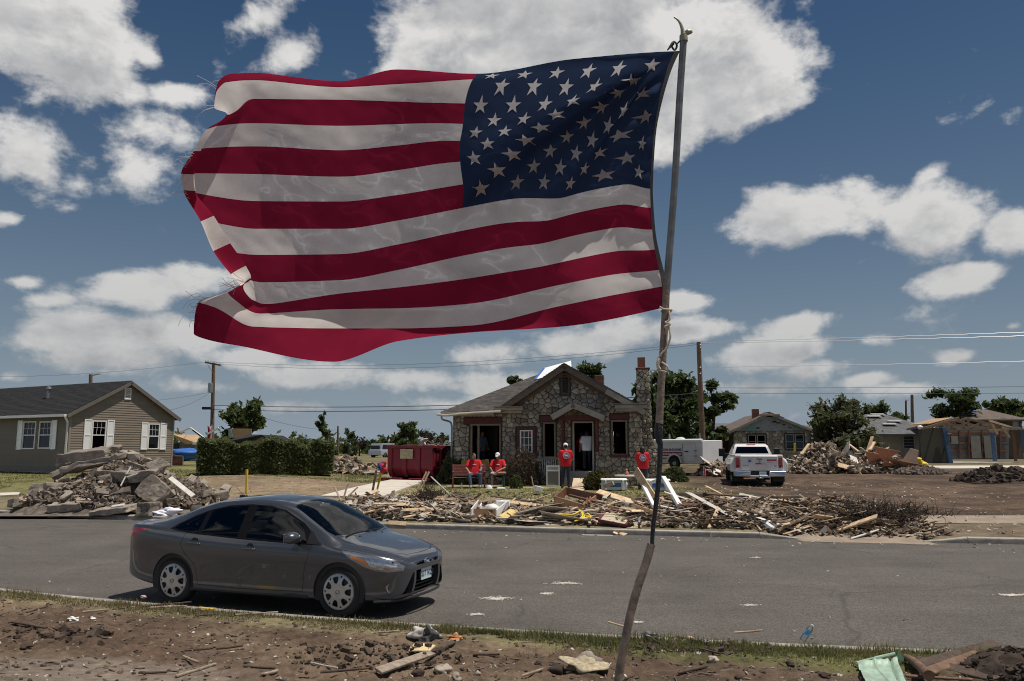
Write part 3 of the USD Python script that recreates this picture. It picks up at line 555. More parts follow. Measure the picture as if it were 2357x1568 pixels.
# ---------------------------------------------------------------- parked saloon car
def pch(k): k = np.array(k, float); return PchipInterpolator(k[:, 0], k[:, 1])
cw = pch([(0,.40),(.03,.53),(.08,.635),(.18,.735),(.35,.815),(.6,.872),(.9,.895),(1.3,.905),(2.2,.912),(3.2,.912),(3.7,.898),(4.1,.855),(4.35,.785),(4.46,.70),(4.51,.61),(4.53,.5)])
czb = pch([(0,.42),(.03,.30),(.08,.235),(.2,.195),(.5,.19),(1,.18),(3.5,.19),(4.0,.24),(4.3,.29),(4.46,.34),(4.51,.42),(4.53,.52)])
czs = pch([(0,.585),(.03,.645),(.08,.685),(.18,.725),(.35,.772),(.6,.818),(.9,.852),(1.15,.868),(1.5,.880),(2.5,.912),(3.3,.962),(3.8,1.02),(4.2,1.05),(4.4,1.04),(4.48,.98),(4.51,.9),(4.53,.8)])
cin = pch([(0,.04),(.2,.05),(.6,.05),(1.1,.04),(1.5,.03),(3.4,.035),(4.0,.05),(4.53,.05)])
czr = pch([(0,.60),(.03,.67),(.08,.712),(.18,.758),(.35,.808),(.6,.866),(.85,.905),(.95,.935),(1.05,.99),(1.45,1.19),(1.75,1.325),(2.05,1.388),(2.45,1.408),(2.9,1.385),(3.3,1.30),(3.65,1.19),(3.95,1.115),(4.2,1.09),(4.4,1.07),(4.48,1.0),(4.51,.92),(4.53,.82)])
cyr = pch([(0,.30),(.08,.5),(.18,.58),(.35,.64),(.6,.68),(.85,.71),(.98,.735),(1.4,.68),(1.75,.622),(2.3,.588),(3.0,.572),(3.4,.572),(3.7,.59),(4.0,.63),(4.3,.63),(4.45,.56),(4.53,.4)])
czc = pch([(0,.61),(.03,.68),(.08,.728),(.18,.785),(.35,.842),(.6,.905),(.82,.95),(.92,.975),(1.0,1.01),(1.4,1.235),(1.75,1.405),(2.0,1.455),(2.35,1.472),(2.8,1.45),(3.2,1.385),(3.55,1.28),(3.88,1.16),(4.1,1.125),(4.3,1.118),(4.42,1.09),(4.48,1.02),(4.51,.94),(4.53,.84)])
def car_section(t, m=7):
    w, zb, zs, i_, zr, yr, zc = (float(f(t)) for f in (cw, czb, czs, cin, czr, cyr, czc)); ws = w-i_; h = zs-zb
    yr = min(yr, ws-.03) if zr-zs < .03 else yr
    c = [(0, zb), (.8*w, zb), (.955*w, zb+.035), (.985*w, zb+.16*h), (w*.992, zb+.42*h), (w, zb+.68*h), (w-.004, zb+.86*h), (ws, zs), (ws*.62+yr*.38+.012, zs*.62+zr*.38), (ws*.25+yr*.75+.012, zs*.25+zr*.75), (yr, zr), (yr*.86, zr+(zc-zr)*.42), (yr*.5, zr+(zc-zr)*.82), (0, zc)]
    c = np.array(c); s = np.concatenate([[0], np.cumsum(np.hypot(*np.diff(c, axis=0).T)+1e-4)])
    f = PchipInterpolator(s, c, axis=0); q = np.unique(np.concatenate([np.linspace(s[k], s[k+1], m) for k in range(len(s)-1)])); return f(q)
CT = np.unique(np.concatenate([np.linspace(0, .2, 16), np.linspace(.2, 4.3, 120), np.linspace(4.3, 4.53, 16)]))
def car_solid():
    R = []
    for t in CT:
        c = car_section(t); half = np.column_stack([np.full(len(c), 2.27-t), c[:, 0], c[:, 1]]); oth = half[-2:0:-1]*[1, -1, 1]; R.append(np.vstack([half, oth]))
    k = min(len(r) for r in R); R = np.array([r[:k] if len(r) == k else r for r in R]); n = len(R); k = R.shape[1]
    V = R.reshape(-1, 3); F = []
    for i in range(n-1):
        j = np.arange(k); a, b = i*k+j, i*k+(j+1) % k; F.append(np.stack([a, b, b+k], 1)); F.append(np.stack([a, b+k, a+k], 1))
    V = np.vstack([V, R[0].mean(0), R[-1].mean(0)]); e = n*k; j = np.arange(k)
    F.append(np.stack([np.full(k, e), (j+1) % k, j], 1)); F.append(np.stack([np.full(k, e+1), (n-1)*k+j, (n-1)*k+(j+1) % k], 1))
    me = trimesh.Trimesh(V, np.vstack(F), process=False)
    if me.volume < 0: me.invert()
    return mani(me)
def prism_side(pts, y0, y1):
    "side-view polygon (distance from the nose, height) pushed through y0..y1"
    p = Polygon([(2.27-a, b) for a, b in pts]) if not isinstance(pts, Polygon) else pts
    return mani(wall_ext(p, y0, y1))
def side_poly(pts): return Polygon([(2.27-a, b) for a, b in pts])
def prism_top(pts, z0, z1):
    m = ext(Polygon([(2.27-a, b) for a, b in pts]), z1-z0); m.apply_translation([0, 0, z0]); return mani(m)
def prism_front(poly, x0, x1):
    m = ext(poly, x1-x0); v = m.vertices; m.vertices = np.stack([x0+v[:, 2], v[:, 0], v[:, 1]], 1); return mani(m)
def shrink(M, sx, sy, sz, zc=.75): return M.translate([0, 0, -zc]).scale([sx, sy, sz]).translate([0, 0, zc])
car_paint = mat('grey_metallic_paint', (.080, .084, .092), .04, 400, .25, metal=.6, coat=1.0, spec=.5)
lamp_red = mat('red_lamp', (.30, .008, .02), .1, 6, .12, spec=.6, coat=.6); amber = mat('amber_lamp', (.55, .17, .015), .2, 60, .2, coat=.6); lamp_clear = mat('lamp_reflector', (.55, .57, .60), .35, 38, .12, metal=.85)
def rim_mesh(R=.218, holes=7):
    disc = tm(m3.Manifold.cylinder(.016, R, R, 64)); d = mani(disc)
    for k in range(holes):
        a = 2*np.pi*k/holes; p = Polygon([(.105, -.012), (.128, -.032), (.176, -.044), (.188, -.03), (.188, .03), (.176, .044), (.128, .032), (.105, .012)])
        d = d - mani(moved(ext(p, .1), (0, 0, -.04), a)); q = Polygon([(.196, -.016), (.205, 0), (.196, .016), (.178, .006), (.178, -.006)]); d = d - mani(moved(ext(q, .1), (0, 0, -.04), a+np.pi/holes))
    d = d.refine_to_length(.03); me = tm(d); v = me.vertices; r = np.hypot(v[:, 0], v[:, 1]); v[:, 2] += .028*(1-(r/R)**2) - .012*np.exp(-(r/.05)**2); me.vertices = v
    ring = lathe([(R-.006, -.02), (R+.004, .012), (R+.014, .012), (R+.016, -.02)], 64)
    return cat_([me, ring])
hubcap = mat('hubcap_silver', (.50, .49, .48), .05, 20, .3, metal=.75)
def wheel(par, x, y, r, wdt, side, R=.218, nm='wheel', cap=hubcap, holes=7):
    "side -1: the outer face looks towards -y"
    ty = lathe([(R+.008, -wdt/2+.01), (R+.03, -wdt/2), (r-.035, -wdt/2+.004), (r-.01, -wdt/2+.02), (r, -wdt/2+.045), (r, wdt/2-.045), (r-.01, wdt/2-.02), (r-.035, wdt/2-.004), (R+.03, wdt/2), (R+.008, wdt/2-.01), (R-.02, 0)], 56, 'y')
    w = part(par, nm, moved(ty, (x, y, r)), rubber, smooth=40)
    m = rim_mesh(R, holes); m.apply_transform(trimesh.transformations.rotation_matrix(np.pi/2 if side < 0 else -np.pi/2, [1, 0, 0])); part(w, 'hubcap', moved(m, (x, y+side*(wdt/2-.022), r)), cap, smooth=35)
    bk = trimesh.creation.cylinder(R, .02, sections=32); bk.apply_transform(trimesh.transformations.rotation_matrix(np.pi/2, [1, 0, 0])); part(w, 'brake_disc', moved(bk, (x, y+side*(wdt/2-.07), r)), black_plastic)
    [part(w, 'wheel_nut', moved(lathe([(0, .012), (.011, .010), (.013, 0)], 10, 'y'), (x+.045*math.cos(a), y+side*(wdt/2+.012), r+.045*math.sin(a))), black_plastic) for a in np.arange(5)*2*np.pi/5+.3]
    hb = lathe([(0, .006), (.022, .004), (.025, -.006)], 20, 'y'); part(w, 'hub_badge', moved(hb, (x, y+side*(wdt/2+.014), r)), black_plastic, smooth=30)
def build_car():
    c0, c1 = gz(391, 1391), gz(781, 1423); h = math.atan2(c1[1]-c0[1], c1[0]-c0[0]); L0 = np.linalg.norm((c1-c0)[:2])
    fx, rx_ = 2.27-.83, 2.27-.83-2.648; mid = (c0+c1)/2; ctr = np.array([(fx+rx_)/2, -.885]); R = np.array([[math.cos(h), -math.sin(h)], [math.sin(h), math.cos(h)]]); o = mid[:2]-R@ctr
    T = thing('parked_car', 'dark grey metallic saloon car parked at the kerb, nose to the right', 'car', (o[0], o[1], 0), h)
    O = car_solid(); I = shrink(O, .978, .955, .955); I = I ^ m3.Manifold.cube([4.3, 1.8, 2.0]).translate([-2.12, -.9, .24]); S = O - I
    dlo = side_poly([(1.12,.885),(1.6,.895),(2.4,.922),(3.1,.962),(3.45,.995),(3.60,1.02),(3.54,1.075),(3.32,1.19),(3.08,1.275),(2.78,1.338),(2.4,1.364),(2.08,1.352),(1.82,1.30),(1.48,1.145)]).buffer(.004)
    gl = {'side_window': [side_poly([(1.34,.905),(2.30,.936),(2.30,1.350),(2.08,1.336),(1.84,1.284),(1.50,1.135)]), side_poly([(2.45,.942),(3.04,.978),(3.04,1.270),(2.78,1.324),(2.45,1.349)]), side_poly([(3.12,.985),(3.42,1.010),(3.54,1.030),(3.50,1.078),(3.30,1.180),(3.12,1.245)])]}
    thin = O - shrink(O, .994, .988, .99)
    doors = [side_poly([(1.36,.30),(1.34,.60),(1.28,.78),(1.26,.885),(1.7,.895),(2.38,.918),(2.38,.28)]), side_poly([(2.38,.28),(2.38,.918),(3.1,.958),(3.30,.975),(3.36,.82),(3.28,.70),(3.12,.58),(3.06,.42),(3.04,.30)])]
    cutters = [prism_side(dlo, .3, 1.2), prism_side(dlo, -1.2, -.3)]
    for d in doors: cutters += [prism_side(d.buffer(.005), .55, 1.2), prism_side(d.buffer(.005), -1.2, -.55)]
    ws = [(.935,0),(.95,.35),(1.03,.675),(1.14,.695),(1.74,.57),(1.775,.3),(1.785,0),(1.775,-.3),(1.74,-.57),(1.14,-.695),(1.03,-.675),(.95,-.35)]
    rw = [(3.24,.49),(3.22,0),(3.24,-.49),(3.82,-.52),(3.86,-.3),(3.87,0),(3.86,.3),(3.82,.52)]
    cutters += [prism_top(ws, .8, 1.6), prism_top(rw, .8, 1.6)]
    arches = []
    for ax in (fx, rx_):
        for sg in (-1, 1):
            a = m3.Manifold.cylinder(.9, .362, .362, 56).rotate([90, 0, 0]).translate([ax, .9 if sg < 0 else 1.4, .325]) if False else m3.Manifold.cylinder(.5, .366, .366, 56).rotate([90, 0, 0]).translate([ax, -.55 if sg < 0 else 1.05, .325]); arches.append(a)
    for a in arches: cutters.append(a)
    low = Polygon([(-.335,.555),(.335,.555),(.345,.275),(-.345,.275)]); tri = Polygon([(.385,.545),(.425,.53),(.60,.285),(.40,.275)]); trim = affinity.scale(tri, -1, 1, origin=(0, 0)); slot = Polygon([(-.36,.655),(.36,.655),(.33,.612),(-.33,.612)])
    for p in (low, tri, trim, slot): cutters.append(prism_front(p, 1.9, 2.5))
    hl = side_poly([(.052,.585),(.05,.64),(.11,.688),(.22,.728),(.42,.778),(.64,.818),(.82,.835),(.69,.74),(.50,.648),(.34,.594),(.20,.572)]); tl = side_poly([(3.98,1.005),(4.30,1.02),(4.47,1.0),(4.6,.98),(4.6,.76),(4.44,.785),(4.36,.86),(4.2,.94)])
    for sg in (-1, 1):
        for p in (hl, tl): cutters.append(prism_side(p, .22, 1.2) if sg > 0 else prism_side(p, -1.2, -.22))
    hood = Polygon([(2.27-a, b) for a, b in [(.915,0),(.93,.4),(1.0,.67),(.6,.665),(.36,.60),(.2,.50),(.13,.36),(.11,0)]]).union(Polygon([(2.27-a, -b) for a, b in [(.915,0),(.93,.4),(1.0,.67),(.6,.665),(.36,.60),(.2,.50),(.13,.36),(.11,0)]]))
    mh = ext(hood.boundary.buffer(.004), 1.0); mh.apply_translation([0, 0, .66]); cutters.append(mani(mh))
    C = cutters[0]
    for c in cutters[1:]: C = C + c
    part(T, 'body', tm(S - C), car_paint, smooth=32)
    Dn = S - cutters[0] - cutters[1]
    for a in arches: Dn = Dn - a
    for d in doors:
        for sg in (1, -1): part(T, 'door', tm(Dn ^ prism_side(d, *((.55, 1.2) if sg > 0 else (-1.2, -.55)))), car_paint, smooth=32)
    for sg in (1, -1):
        P = prism_side(dlo, *((.3, 1.2) if sg > 0 else (-1.2, -.3))); frame = (O - shrink(O, .992, .97, .984)) ^ P
        for p in gl['side_window']:
            q = prism_side(p, *((.3, 1.2) if sg > 0 else (-1.2, -.3))); frame = frame - q; part(T, 'side_window', tm(thin ^ q), dark_glass, smooth=30)
        part(T, 'window_frame', tm(frame), mat('gloss_black_trim', (.007, .007, .008), .05, 9, .3, spec=.12), smooth=30)
    part(T, 'windscreen', tm(thin ^ prism_top(ws, .8, 1.6)), glass_mat('screen_glass', (.80, .85, .81), ior=1.32), smooth=30); part(T, 'rear_window', tm(thin ^ prism_top(rw, .8, 1.6)), glass_mat('rear_screen_glass', (.62, .66, .63)), smooth=30)
    skin = shrink(O, .9995, .999, .999) - shrink(O, .96, .93, .96)
    for sg in (1, -1):
        rng_ = (.22, 1.2) if sg > 0 else (-1.2, -.22); H = skin ^ prism_side(hl, *rng_); lens = side_poly([(.12,.672),(.24,.718),(.40,.757),(.48,.738),(.42,.655),(.30,.608),(.19,.600),(.10,.622)]); am1 = side_poly([(.47,.672),(.70,.768),(.66,.778),(.50,.728)]).union(side_poly([(.42,.655),(.47,.672),(.50,.728),(.44,.69)])); am2 = side_poly([(.085,.606),(.21,.603),(.26,.624),(.16,.625)])
        hp = part(T, 'headlight', tm(H - prism_side(lens, *rng_) - prism_side(am1, *rng_) - prism_side(am2, *rng_)), mat('lamp_housing', (.26, .28, .31), .15, 12, .15, metal=.6, coat=.8), smooth=30)
        part(hp, 'reflector', tm(H ^ prism_side(lens, *rng_)), lamp_clear, smooth=30); part(hp, 'turn_signal', tm(H ^ prism_side(am1, *rng_)), amber, smooth=30); part(hp, 'turn_signal', tm(H ^ prism_side(am2, *rng_)), amber, smooth=30)
        part(hp, 'bulb_bezel', cat_([moved(rock(.035, 5, 2, 1, .05), (2.27-.30, sg*.755, .675)), moved(rock(.03, 6, 2, 1, .05), (2.27-.20, sg*.70, .655))]), chrome, smooth=40)
        rl = skin ^ prism_side(tl, *rng_); wh = side_poly([(4.34,.955),(4.48,.97),(4.55,.90),(4.40,.88)]); tp = part(T, 'tail_light', tm(rl - prism_side(wh, *rng_)), lamp_red, smooth=30); part(tp, 'reversing_lamp', tm(rl ^ prism_side(wh, *rng_)), mat('lamp_white', (.55, .52, .52), .1, 5, .2), smooth=30)
    inner = cat_([bx(1.9, 2.12, -.7, .7, .22, .70), bx(-1.75, 1.9, -.6, .6, .21, .30)]); part(T, 'chassis', inner, black_plastic)
    for ax in (fx, rx_):
        for sg in (-1, 1):
            ln = trimesh.creation.cylinder(.364, .36, sections=40); ln.apply_transform(trimesh.transformations.rotation_matrix(np.pi/2, [1, 0, 0])); ring = m3.Manifold.cylinder(.4, .3655, .3655, 48) - m3.Manifold.cylinder(.36, .355, .355, 48)
            part(T, 'wheel_arch_liner', tm(ring.rotate([90 if sg < 0 else -90, 0, 0]).translate([ax, -.47 if sg < 0 else .47, .325]) ^ m3.Manifold.cube([2, 3, 2]).translate([ax-1, -1.5, .2])), black_plastic)
    sl = [bx(2.12, 2.20, -.34, .34, z, z+.014) for z in np.linspace(.30, .53, 6)] + [bx(2.02, 2.135, s*.5-.1, s*.5+.1, z, z+.013) for s in (-1, 1) for z in np.linspace(.30, .50, 7)]
    part(T, 'grille', cat_(sl), black_plastic); part(T, 'chrome_bar', cat_([tube([(2.205, y, .634) for y in (.33, .12)], .014, 10), tube([(2.205, y, .634) for y in (-.12, -.33)], .014, 10), tube([(2.225, .12, .634), (2.235, 0, .636), (2.225, -.12, .634)], .008, 8)]), mat('satin_chrome', (.38, .39, .40), .03, 3, .2, metal=.9), smooth=40)
    em = lathe([(0, .012), (.03, .010), (.034, 0), (.034, -.02)], 30, 'x'); em.vertices *= [1, 2.1, 1.0]; bd = part(T, 'badge', moved(em, (2.252, 0, .636)), mat('badge_blue', (.03, .06, .20), .05, 5, .2), smooth=30)
    rg = lathe([(.032, .0), (.034, .013), (.037, .013), (.039, .0)], 30, 'x'); rg.vertices *= [1, 2.05, 1.0]; part(bd, 'rim', moved(rg, (2.252, 0, .636)), chrome, smooth=30)
    def on_front(txt, h, x, y, z, m, par, nm, bold=False):
        t = meshkit.text_mesh(txt, h, .002, bold); b = t.bounds; t.apply_translation([-(b[0][0]+b[1][0])/2, -(b[0][1]+b[1][1])/2, 0]); v = t.vertices; t.vertices = np.stack([x+v[:, 2], y+v[:, 0], z+v[:, 1]], 1); part(par, nm, t, m)
    on_front('Ford', .026, 2.2645, 0, .636, white_plastic, bd, 'lettering')
    pl = part(T, 'number_plate', cb(2.245, 2.253, -.155, .155, .40, .552, .003), mat('plate_white', (.58, .66, .70), .05, 6, .4)); ink = mat('plate_ink', (.02, .06, .09), .05, 5, .5)
    on_front('CG7 N2J', .070, 2.2535, 0, .478, ink, pl, 'lettering', True)
    for s in (-1, 1):
        fg = lathe([(0, .0), (.04, .004), (.052, .014), (.064, .02), (.068, 0)], 28, 'x'); fg.vertices *= [1, 1.15, 1]; fl = part(T, 'fog_light', moved(fg, (2.095, s*.69, .375), s*.62), chrome, smooth=35); part(fl, 'lens', moved(lathe([(0, .012), (.035, .008), (.04, 0)], 20, 'x'), (2.10, s*.69, .375), s*.62), lamp_clear, smooth=30)
        mr = rock(.1, 9, 3, 1, .0); mr.vertices = mr.vertices*[1.15, 1.45, 1.0]*np.where(mr.vertices[:, :1] < -.02, [.5, 1, 1], [1, 1, 1]); mp = part(T, 'wing_mirror', moved(mr, (.80, s*1.02, .985)), car_paint, smooth=60)
        part(mp, 'stalk', cb(.76, .86, min(s*.86, s*.98), max(s*.86, s*.98), .905, .95, .015), black_plastic); part(mp, 'mirror_glass', cb(.742, .752, s*1.02-.09, s*1.02+.09, .93, 1.04, .003), chrome)
        for a, z in ((2.22, .80), (3.14, .84)):
            x = 2.27-a; hb = part(T, 'door_handle', cb(x-.10, x+.10, s*.925-.016, s*.925+.016, z-.014, z+.016, .012), mat('handle_satin', (.085, .082, .082), .03, 9, .25, metal=.5, coat=1), smooth=30); part(hb, 'recess', moved(lathe([(0, .004), (.05, .003), (.056, 0)], 20, 'y'), (x+.02, s*.906, z+.022)), black_plastic)
        part(T, 'sill', cb(-.92, 1.0, min(s*.80, s*.885), max(s*.80, s*.885), .20, .275, .02), mat('sill_plastic', (.02, .02, .021), .1, 8, .4))
        part(T, 'mirror_sail', tm(thin.translate([0, s*.003, 0]) ^ prism_side(side_poly([(1.13,.888),(1.34,.90),(1.34,1.06),(1.30,1.04)]), *((.3, 1.2) if s > 0 else (-1.2, -.3)))), black_plastic, smooth=30)
    for ax in (fx, rx_):
        for sg in (-1, 1): wheel(T, ax, sg*.785, .322, .205, sg)
    part(T, 'antenna', cat_([tube([(-.78, 0, 1.44), (-.98, 0, 1.62)], [.004, .0015], 6), cb(-.84, -.72, -.03, .03, 1.405, 1.45, .012)]), black_plastic)
    wp = [tube(spl([(1.33, -.55, .975), (1.30, -.2, .995), (1.32, .30, .997)], 12), .009, 6), tube(spl([(1.33, .05, .985), (1.28, .35, .99), (1.24, .62, .98)], 12), .009, 6)]; part(T, 'wiper', wp[0], black_plastic); part(T, 'wiper', wp[1], black_plastic)
    [part(T, 'washer_jet', cb(1.38, 1.41, y-.02, y+.02, .93, .965, .006), black_plastic) for y in (-.3, .3)]
    seat_m = mat('seat_cloth', (.05, .05, .052), .2, 30, .9); dash_m = mat('dash_plastic', (.022, .022, .024), .2, 20, .6)
    part(T, 'dashboard', cat_([cb(.62, 1.30, -.70, .70, .68, .90, .06), cb(.66, .86, .18, .58, .86, .95, .03)]), dash_m, smooth=30)
    for x, ys in ((-.12, (-.36, .36)), (-.98, (-.40, 0, .40))):
        for y in ys: st = part(T, 'seat', cat_([cb(x-.1, x+.45, y-.24, y+.24, .35, .55, .06), moved(cb(-.07, .07, -.24, .24, 0, .62, .06), (x-.12, y, .52), 0, 0, -.22)]), seat_m, smooth=40); part(st, 'headrest', moved(cb(-.05, .05, -.13, .13, 0, .19, .045), (x-.28, y, 1.13), 0, 0, -.15), seat_m, smooth=40)
    sw = trimesh.creation.torus(.185, .016, 40, 10); part(T, 'steering_wheel', cat_([moved(sw, (.56, .37, .88), 0, 0, 1.15), moved(cb(-.05, .05, -.16, .16, -.015, .015, .01), (.56, .37, .88), 0, 0, 1.15)]), dash_m, smooth=40)
    part(T, 'rear_view_mirror', cb(.62, .65, -.12, .12, 1.29, 1.36, .012), dash_m)
    part(T, 'windscreen_sticker', cb(.60, .605, -.02, .02, 1.33, 1.37, .001), white_plastic)
    part(T, 'lower_lip', tube(spl([(1.92, -.83, .215), (2.12, -.66, .215), (2.24, -.35, .225), (2.27, 0, .228), (2.24, .35, .225), (2.12, .66, .215), (1.92, .83, .215)], 30), .018, 8), mat('sill_plastic', ()), smooth=40)
    def inb(x, y, z): q = R@np.array([x, y]); return (o[0]+q[0], o[1]+q[1], z)
    rc = rock(.15, 12, 3, .35, .5); single('cap', moved(rc, inb(.98, -.02, .93), h), mat('red_cloth', (.36, .02, .04), .2, 9, .9), 'red cap lying on the dashboard behind the windscreen', 'cap', smooth=60)
    wc = cat_([moved(rock(.085, 22+k, 2, .55, .5), inb(.84+.05*k, -.40+.075*k, .925+.012*(k % 2)), .3*k) for k in range(3)]); single('glove', wc, mat('pale_cloth', (.55, .60, .58), .2, 20, .9), 'crumpled pale glove on the dashboard behind the windscreen', 'glove', smooth=60)
build_car()
# ---------------------------------------------------------------- houses
class Face:
    "a vertical wall plane: x runs along it, y into the building, z is world height"
    def __init__(s, o, xd):
        s.o = np.array([o[0], o[1], 0.0]); s.x = unit([xd[0], xd[1], 0]); s.y = np.cross([0, 0, 1.0], s.x); s.M = frame_mat(s.o, s.x, s.y, np.array([0, 0, 1.0]))
    def hp(s, px, py):
        d = ray(px, py); t = np.dot(s.o-CAM, s.y)/np.dot(d, s.y); p = CAM+d*t; return np.array([np.dot(p-s.o, s.x), p[2]])
    def poly(s, L): return Polygon([s.hp(*q) for q in L])
    def rect(s, x0, y0, x1, y1):
        a, b = s.hp(x0, (y0+y1)/2), s.hp(x1, (y0+y1)/2); m = (x0+x1)/2; return sbox(a[0], s.hp(m, y1)[1], b[0], s.hp(m, y0)[1])
    def w(s, m): m = m.copy(); m.apply_transform(s.M); return m
    def box(s, x0, x1, y0, y1, z0, z1, c=.012): return s.w(cb(x0, x1, y0, y1, z0, z1, c))
    def rbox(s, r, y0, y1, c=.012): a, b, c2, d = r.bounds; return s.box(a, c2, y0, y1, b, d, c)
    def pt(s, x, y, z): return s.o + s.x*x + s.y*y + np.array([0, 0, z])
    def slab(s, p, y0, y1): return s.w(wall_ext(p, y0, y1))
def stones(region, cw_, ch_, seed, gap=.013, h=(.025, .075)):
    "rubble stones that fill a region of a wall plane; each a domed block of its own"
    gg = np.random.default_rng(seed); x0, z0, x1, z1 = region.bounds; P = []
    nr = max(2, int((z1-z0)/ch_)+3)
    for r in range(-1, nr):
        x = x0-cw_*gg.uniform(.5, 1.5)
        while x < x1+cw_: P.append((x+gg.normal(0, cw_*.17), z0+(r+.5)*ch_+gg.normal(0, ch_*.22))); x += cw_*gg.uniform(.62, 1.4)
    V = Voronoi(np.array(P)); out = []
    for i, ri in enumerate(V.point_region):
        rg = V.regions[ri]
        if -1 in rg or len(rg) < 3: continue
        p = Polygon(V.vertices[rg]).intersection(region)
        for q in polys(p):
            q = q.buffer(-gap/2).buffer(-.03).buffer(.03, quad_segs=2).simplify(.006)
            for q in polys(q):
                if q.area < .004: continue
                c = np.array(q.exterior.coords)[:-1]; n = len(c); cen = np.array(q.representative_point().coords[0]); H = gg.uniform(*h)*min(1, math.sqrt(q.area)/.2)
                r1 = cen+(c-cen)*.90; r2 = cen+(c-cen)*.55; hh = lambda f: -H*f*gg.uniform(.75, 1.15, n)
                V3 = np.vstack([np.column_stack([c[:, 0], np.full(n, .03), c[:, 1]]), np.column_stack([c[:, 0], hh(.45), c[:, 1]]), np.column_stack([r1[:, 0], hh(.85), r1[:, 1]]), np.column_stack([r2[:, 0], hh(1.05), r2[:, 1]]), [[cen[0], -H, cen[1]]]]); F = []
                ccw = q.exterior.is_ccw
                for a in range(3):
                    for j in range(n):
                        k = (j+1) % n; f = [(a*n+j, a*n+k, a*n+n+k), (a*n+j, a*n+n+k, a*n+n+j)]; F += f
                F += [(3*n+j, 3*n+(j+1) % n, 4*n) for j in range(n)]
                if not ccw: F = [t[::-1] for t in F]
                out.append((q.area, trimesh.Trimesh(V3, F, process=False)))
    out.sort(key=lambda t: -t[0]); return [m for _, m in out]
st_mats = [mat(f'rubble_stone_{n}', c, .28, 7, .92, bump=.9, bscale=22, obj=.28, dirt=(.09, .08, .07), dirt_amt=.5, dscale=3) for n, c in (('grey', (.27, .238, .195)), ('buff', (.33, .28, .215)), ('rust', (.275, .215, .165)), ('pale', (.38, .335, .275)))]
mortar = mat('mortar', (.075, .066, .056), .2, 9, .95, bump=.5)
maroon = mat('maroon_paint', (.085, .017, .019), .2, 5, .55, dirt=(.08, .05, .04), dirt_amt=.4)
trim_grey = mat('weathered_trim', (.30, .275, .24), .15, 4, .7, dirt=(.14, .11, .085), dirt_amt=.5)
trim_brown = mat('bare_fascia', (.125, .092, .070), .25, 7, .8, bump=.2)
shingle_m = mat('roof_shingle', (.135, .120, .110), .3, 3, .95, bump=.5, bscale=60, isl=.38, col2=(.19, .165, .15))
shingle_dark = mat('dark_shingle', (.045, .045, .045), .2, 3, .95, bump=.4, bscale=60, isl=.3)
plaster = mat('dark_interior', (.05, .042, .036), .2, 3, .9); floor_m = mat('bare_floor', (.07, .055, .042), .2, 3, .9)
def put_stones(par, F, region, cw_, ch_, seed, limit=300, pick=None, yoff=0.0):
    gg = np.random.default_rng(seed+1); ms = stones(region, cw_, ch_, seed)
    for m in ms:
        if yoff: m.apply_translation([0, yoff, 0])
    for m in ms[:limit]: part(par, 'stone', F.w(m), st_mats[int(gg.choice(4, p=pick or [.52, .24, .14, .10]))], smooth=38)
    if len(ms) > limit: part(par, 'small_stones', F.w(cat_(ms[limit:])), st_mats[0], smooth=38, kind='stuff')
def shingles(quad, exposure, width, seed, th=.012):
    "courses of tabs on a roof plane; quad: eave left, eave right, top right, top left"
    q = np.array(quad, float); gg = np.random.default_rng(seed); n = int(np.linalg.norm((q[3]+q[2])/2-(q[0]+q[1])/2)/exposure); up = unit((q[3]+q[2])-(q[0]+q[1])); ex = unit(q[1]-q[0]); nr = unit(np.cross(ex, up)); nr = nr if nr[2] > 0 else -nr; ms = []
    for r in range(n):
        f = r/n; a, b = q[0]+(q[3]-q[0])*f, q[1]+(q[2]-q[1])*f; L = np.linalg.norm(b-a); x = -gg.uniform(0, width)
        while x < L:
            w = width*gg.uniform(.8, 1.2); x0, x1 = max(0, x), min(L, x+w-.004); x += w
            if x1-x0 < .03: continue
            e = exposure*1.15; A = a+ex*x0; B_ = a+ex*x1; t = th*gg.uniform(.8, 1.6)
            ms.append(trimesh.Trimesh(np.array([A+nr*.004, B_+nr*.004, B_+nr*(t+.006), A+nr*(t+.006), A+up*e+nr*.005, B_+up*e+nr*.005]), [(0, 1, 2), (0, 2, 3), (3, 2, 5), (3, 5, 4), (0, 3, 4), (1, 5, 2)], process=False))
    return cat_(ms)
def quad_slab(q, th):
    q = np.array(q, float); n = unit(np.cross(q[1]-q[0], q[-1]-q[0])); n = n if n[2] > 0 else -n; return trimesh.convex.convex_hull(np.vstack([q, q-n*th]))

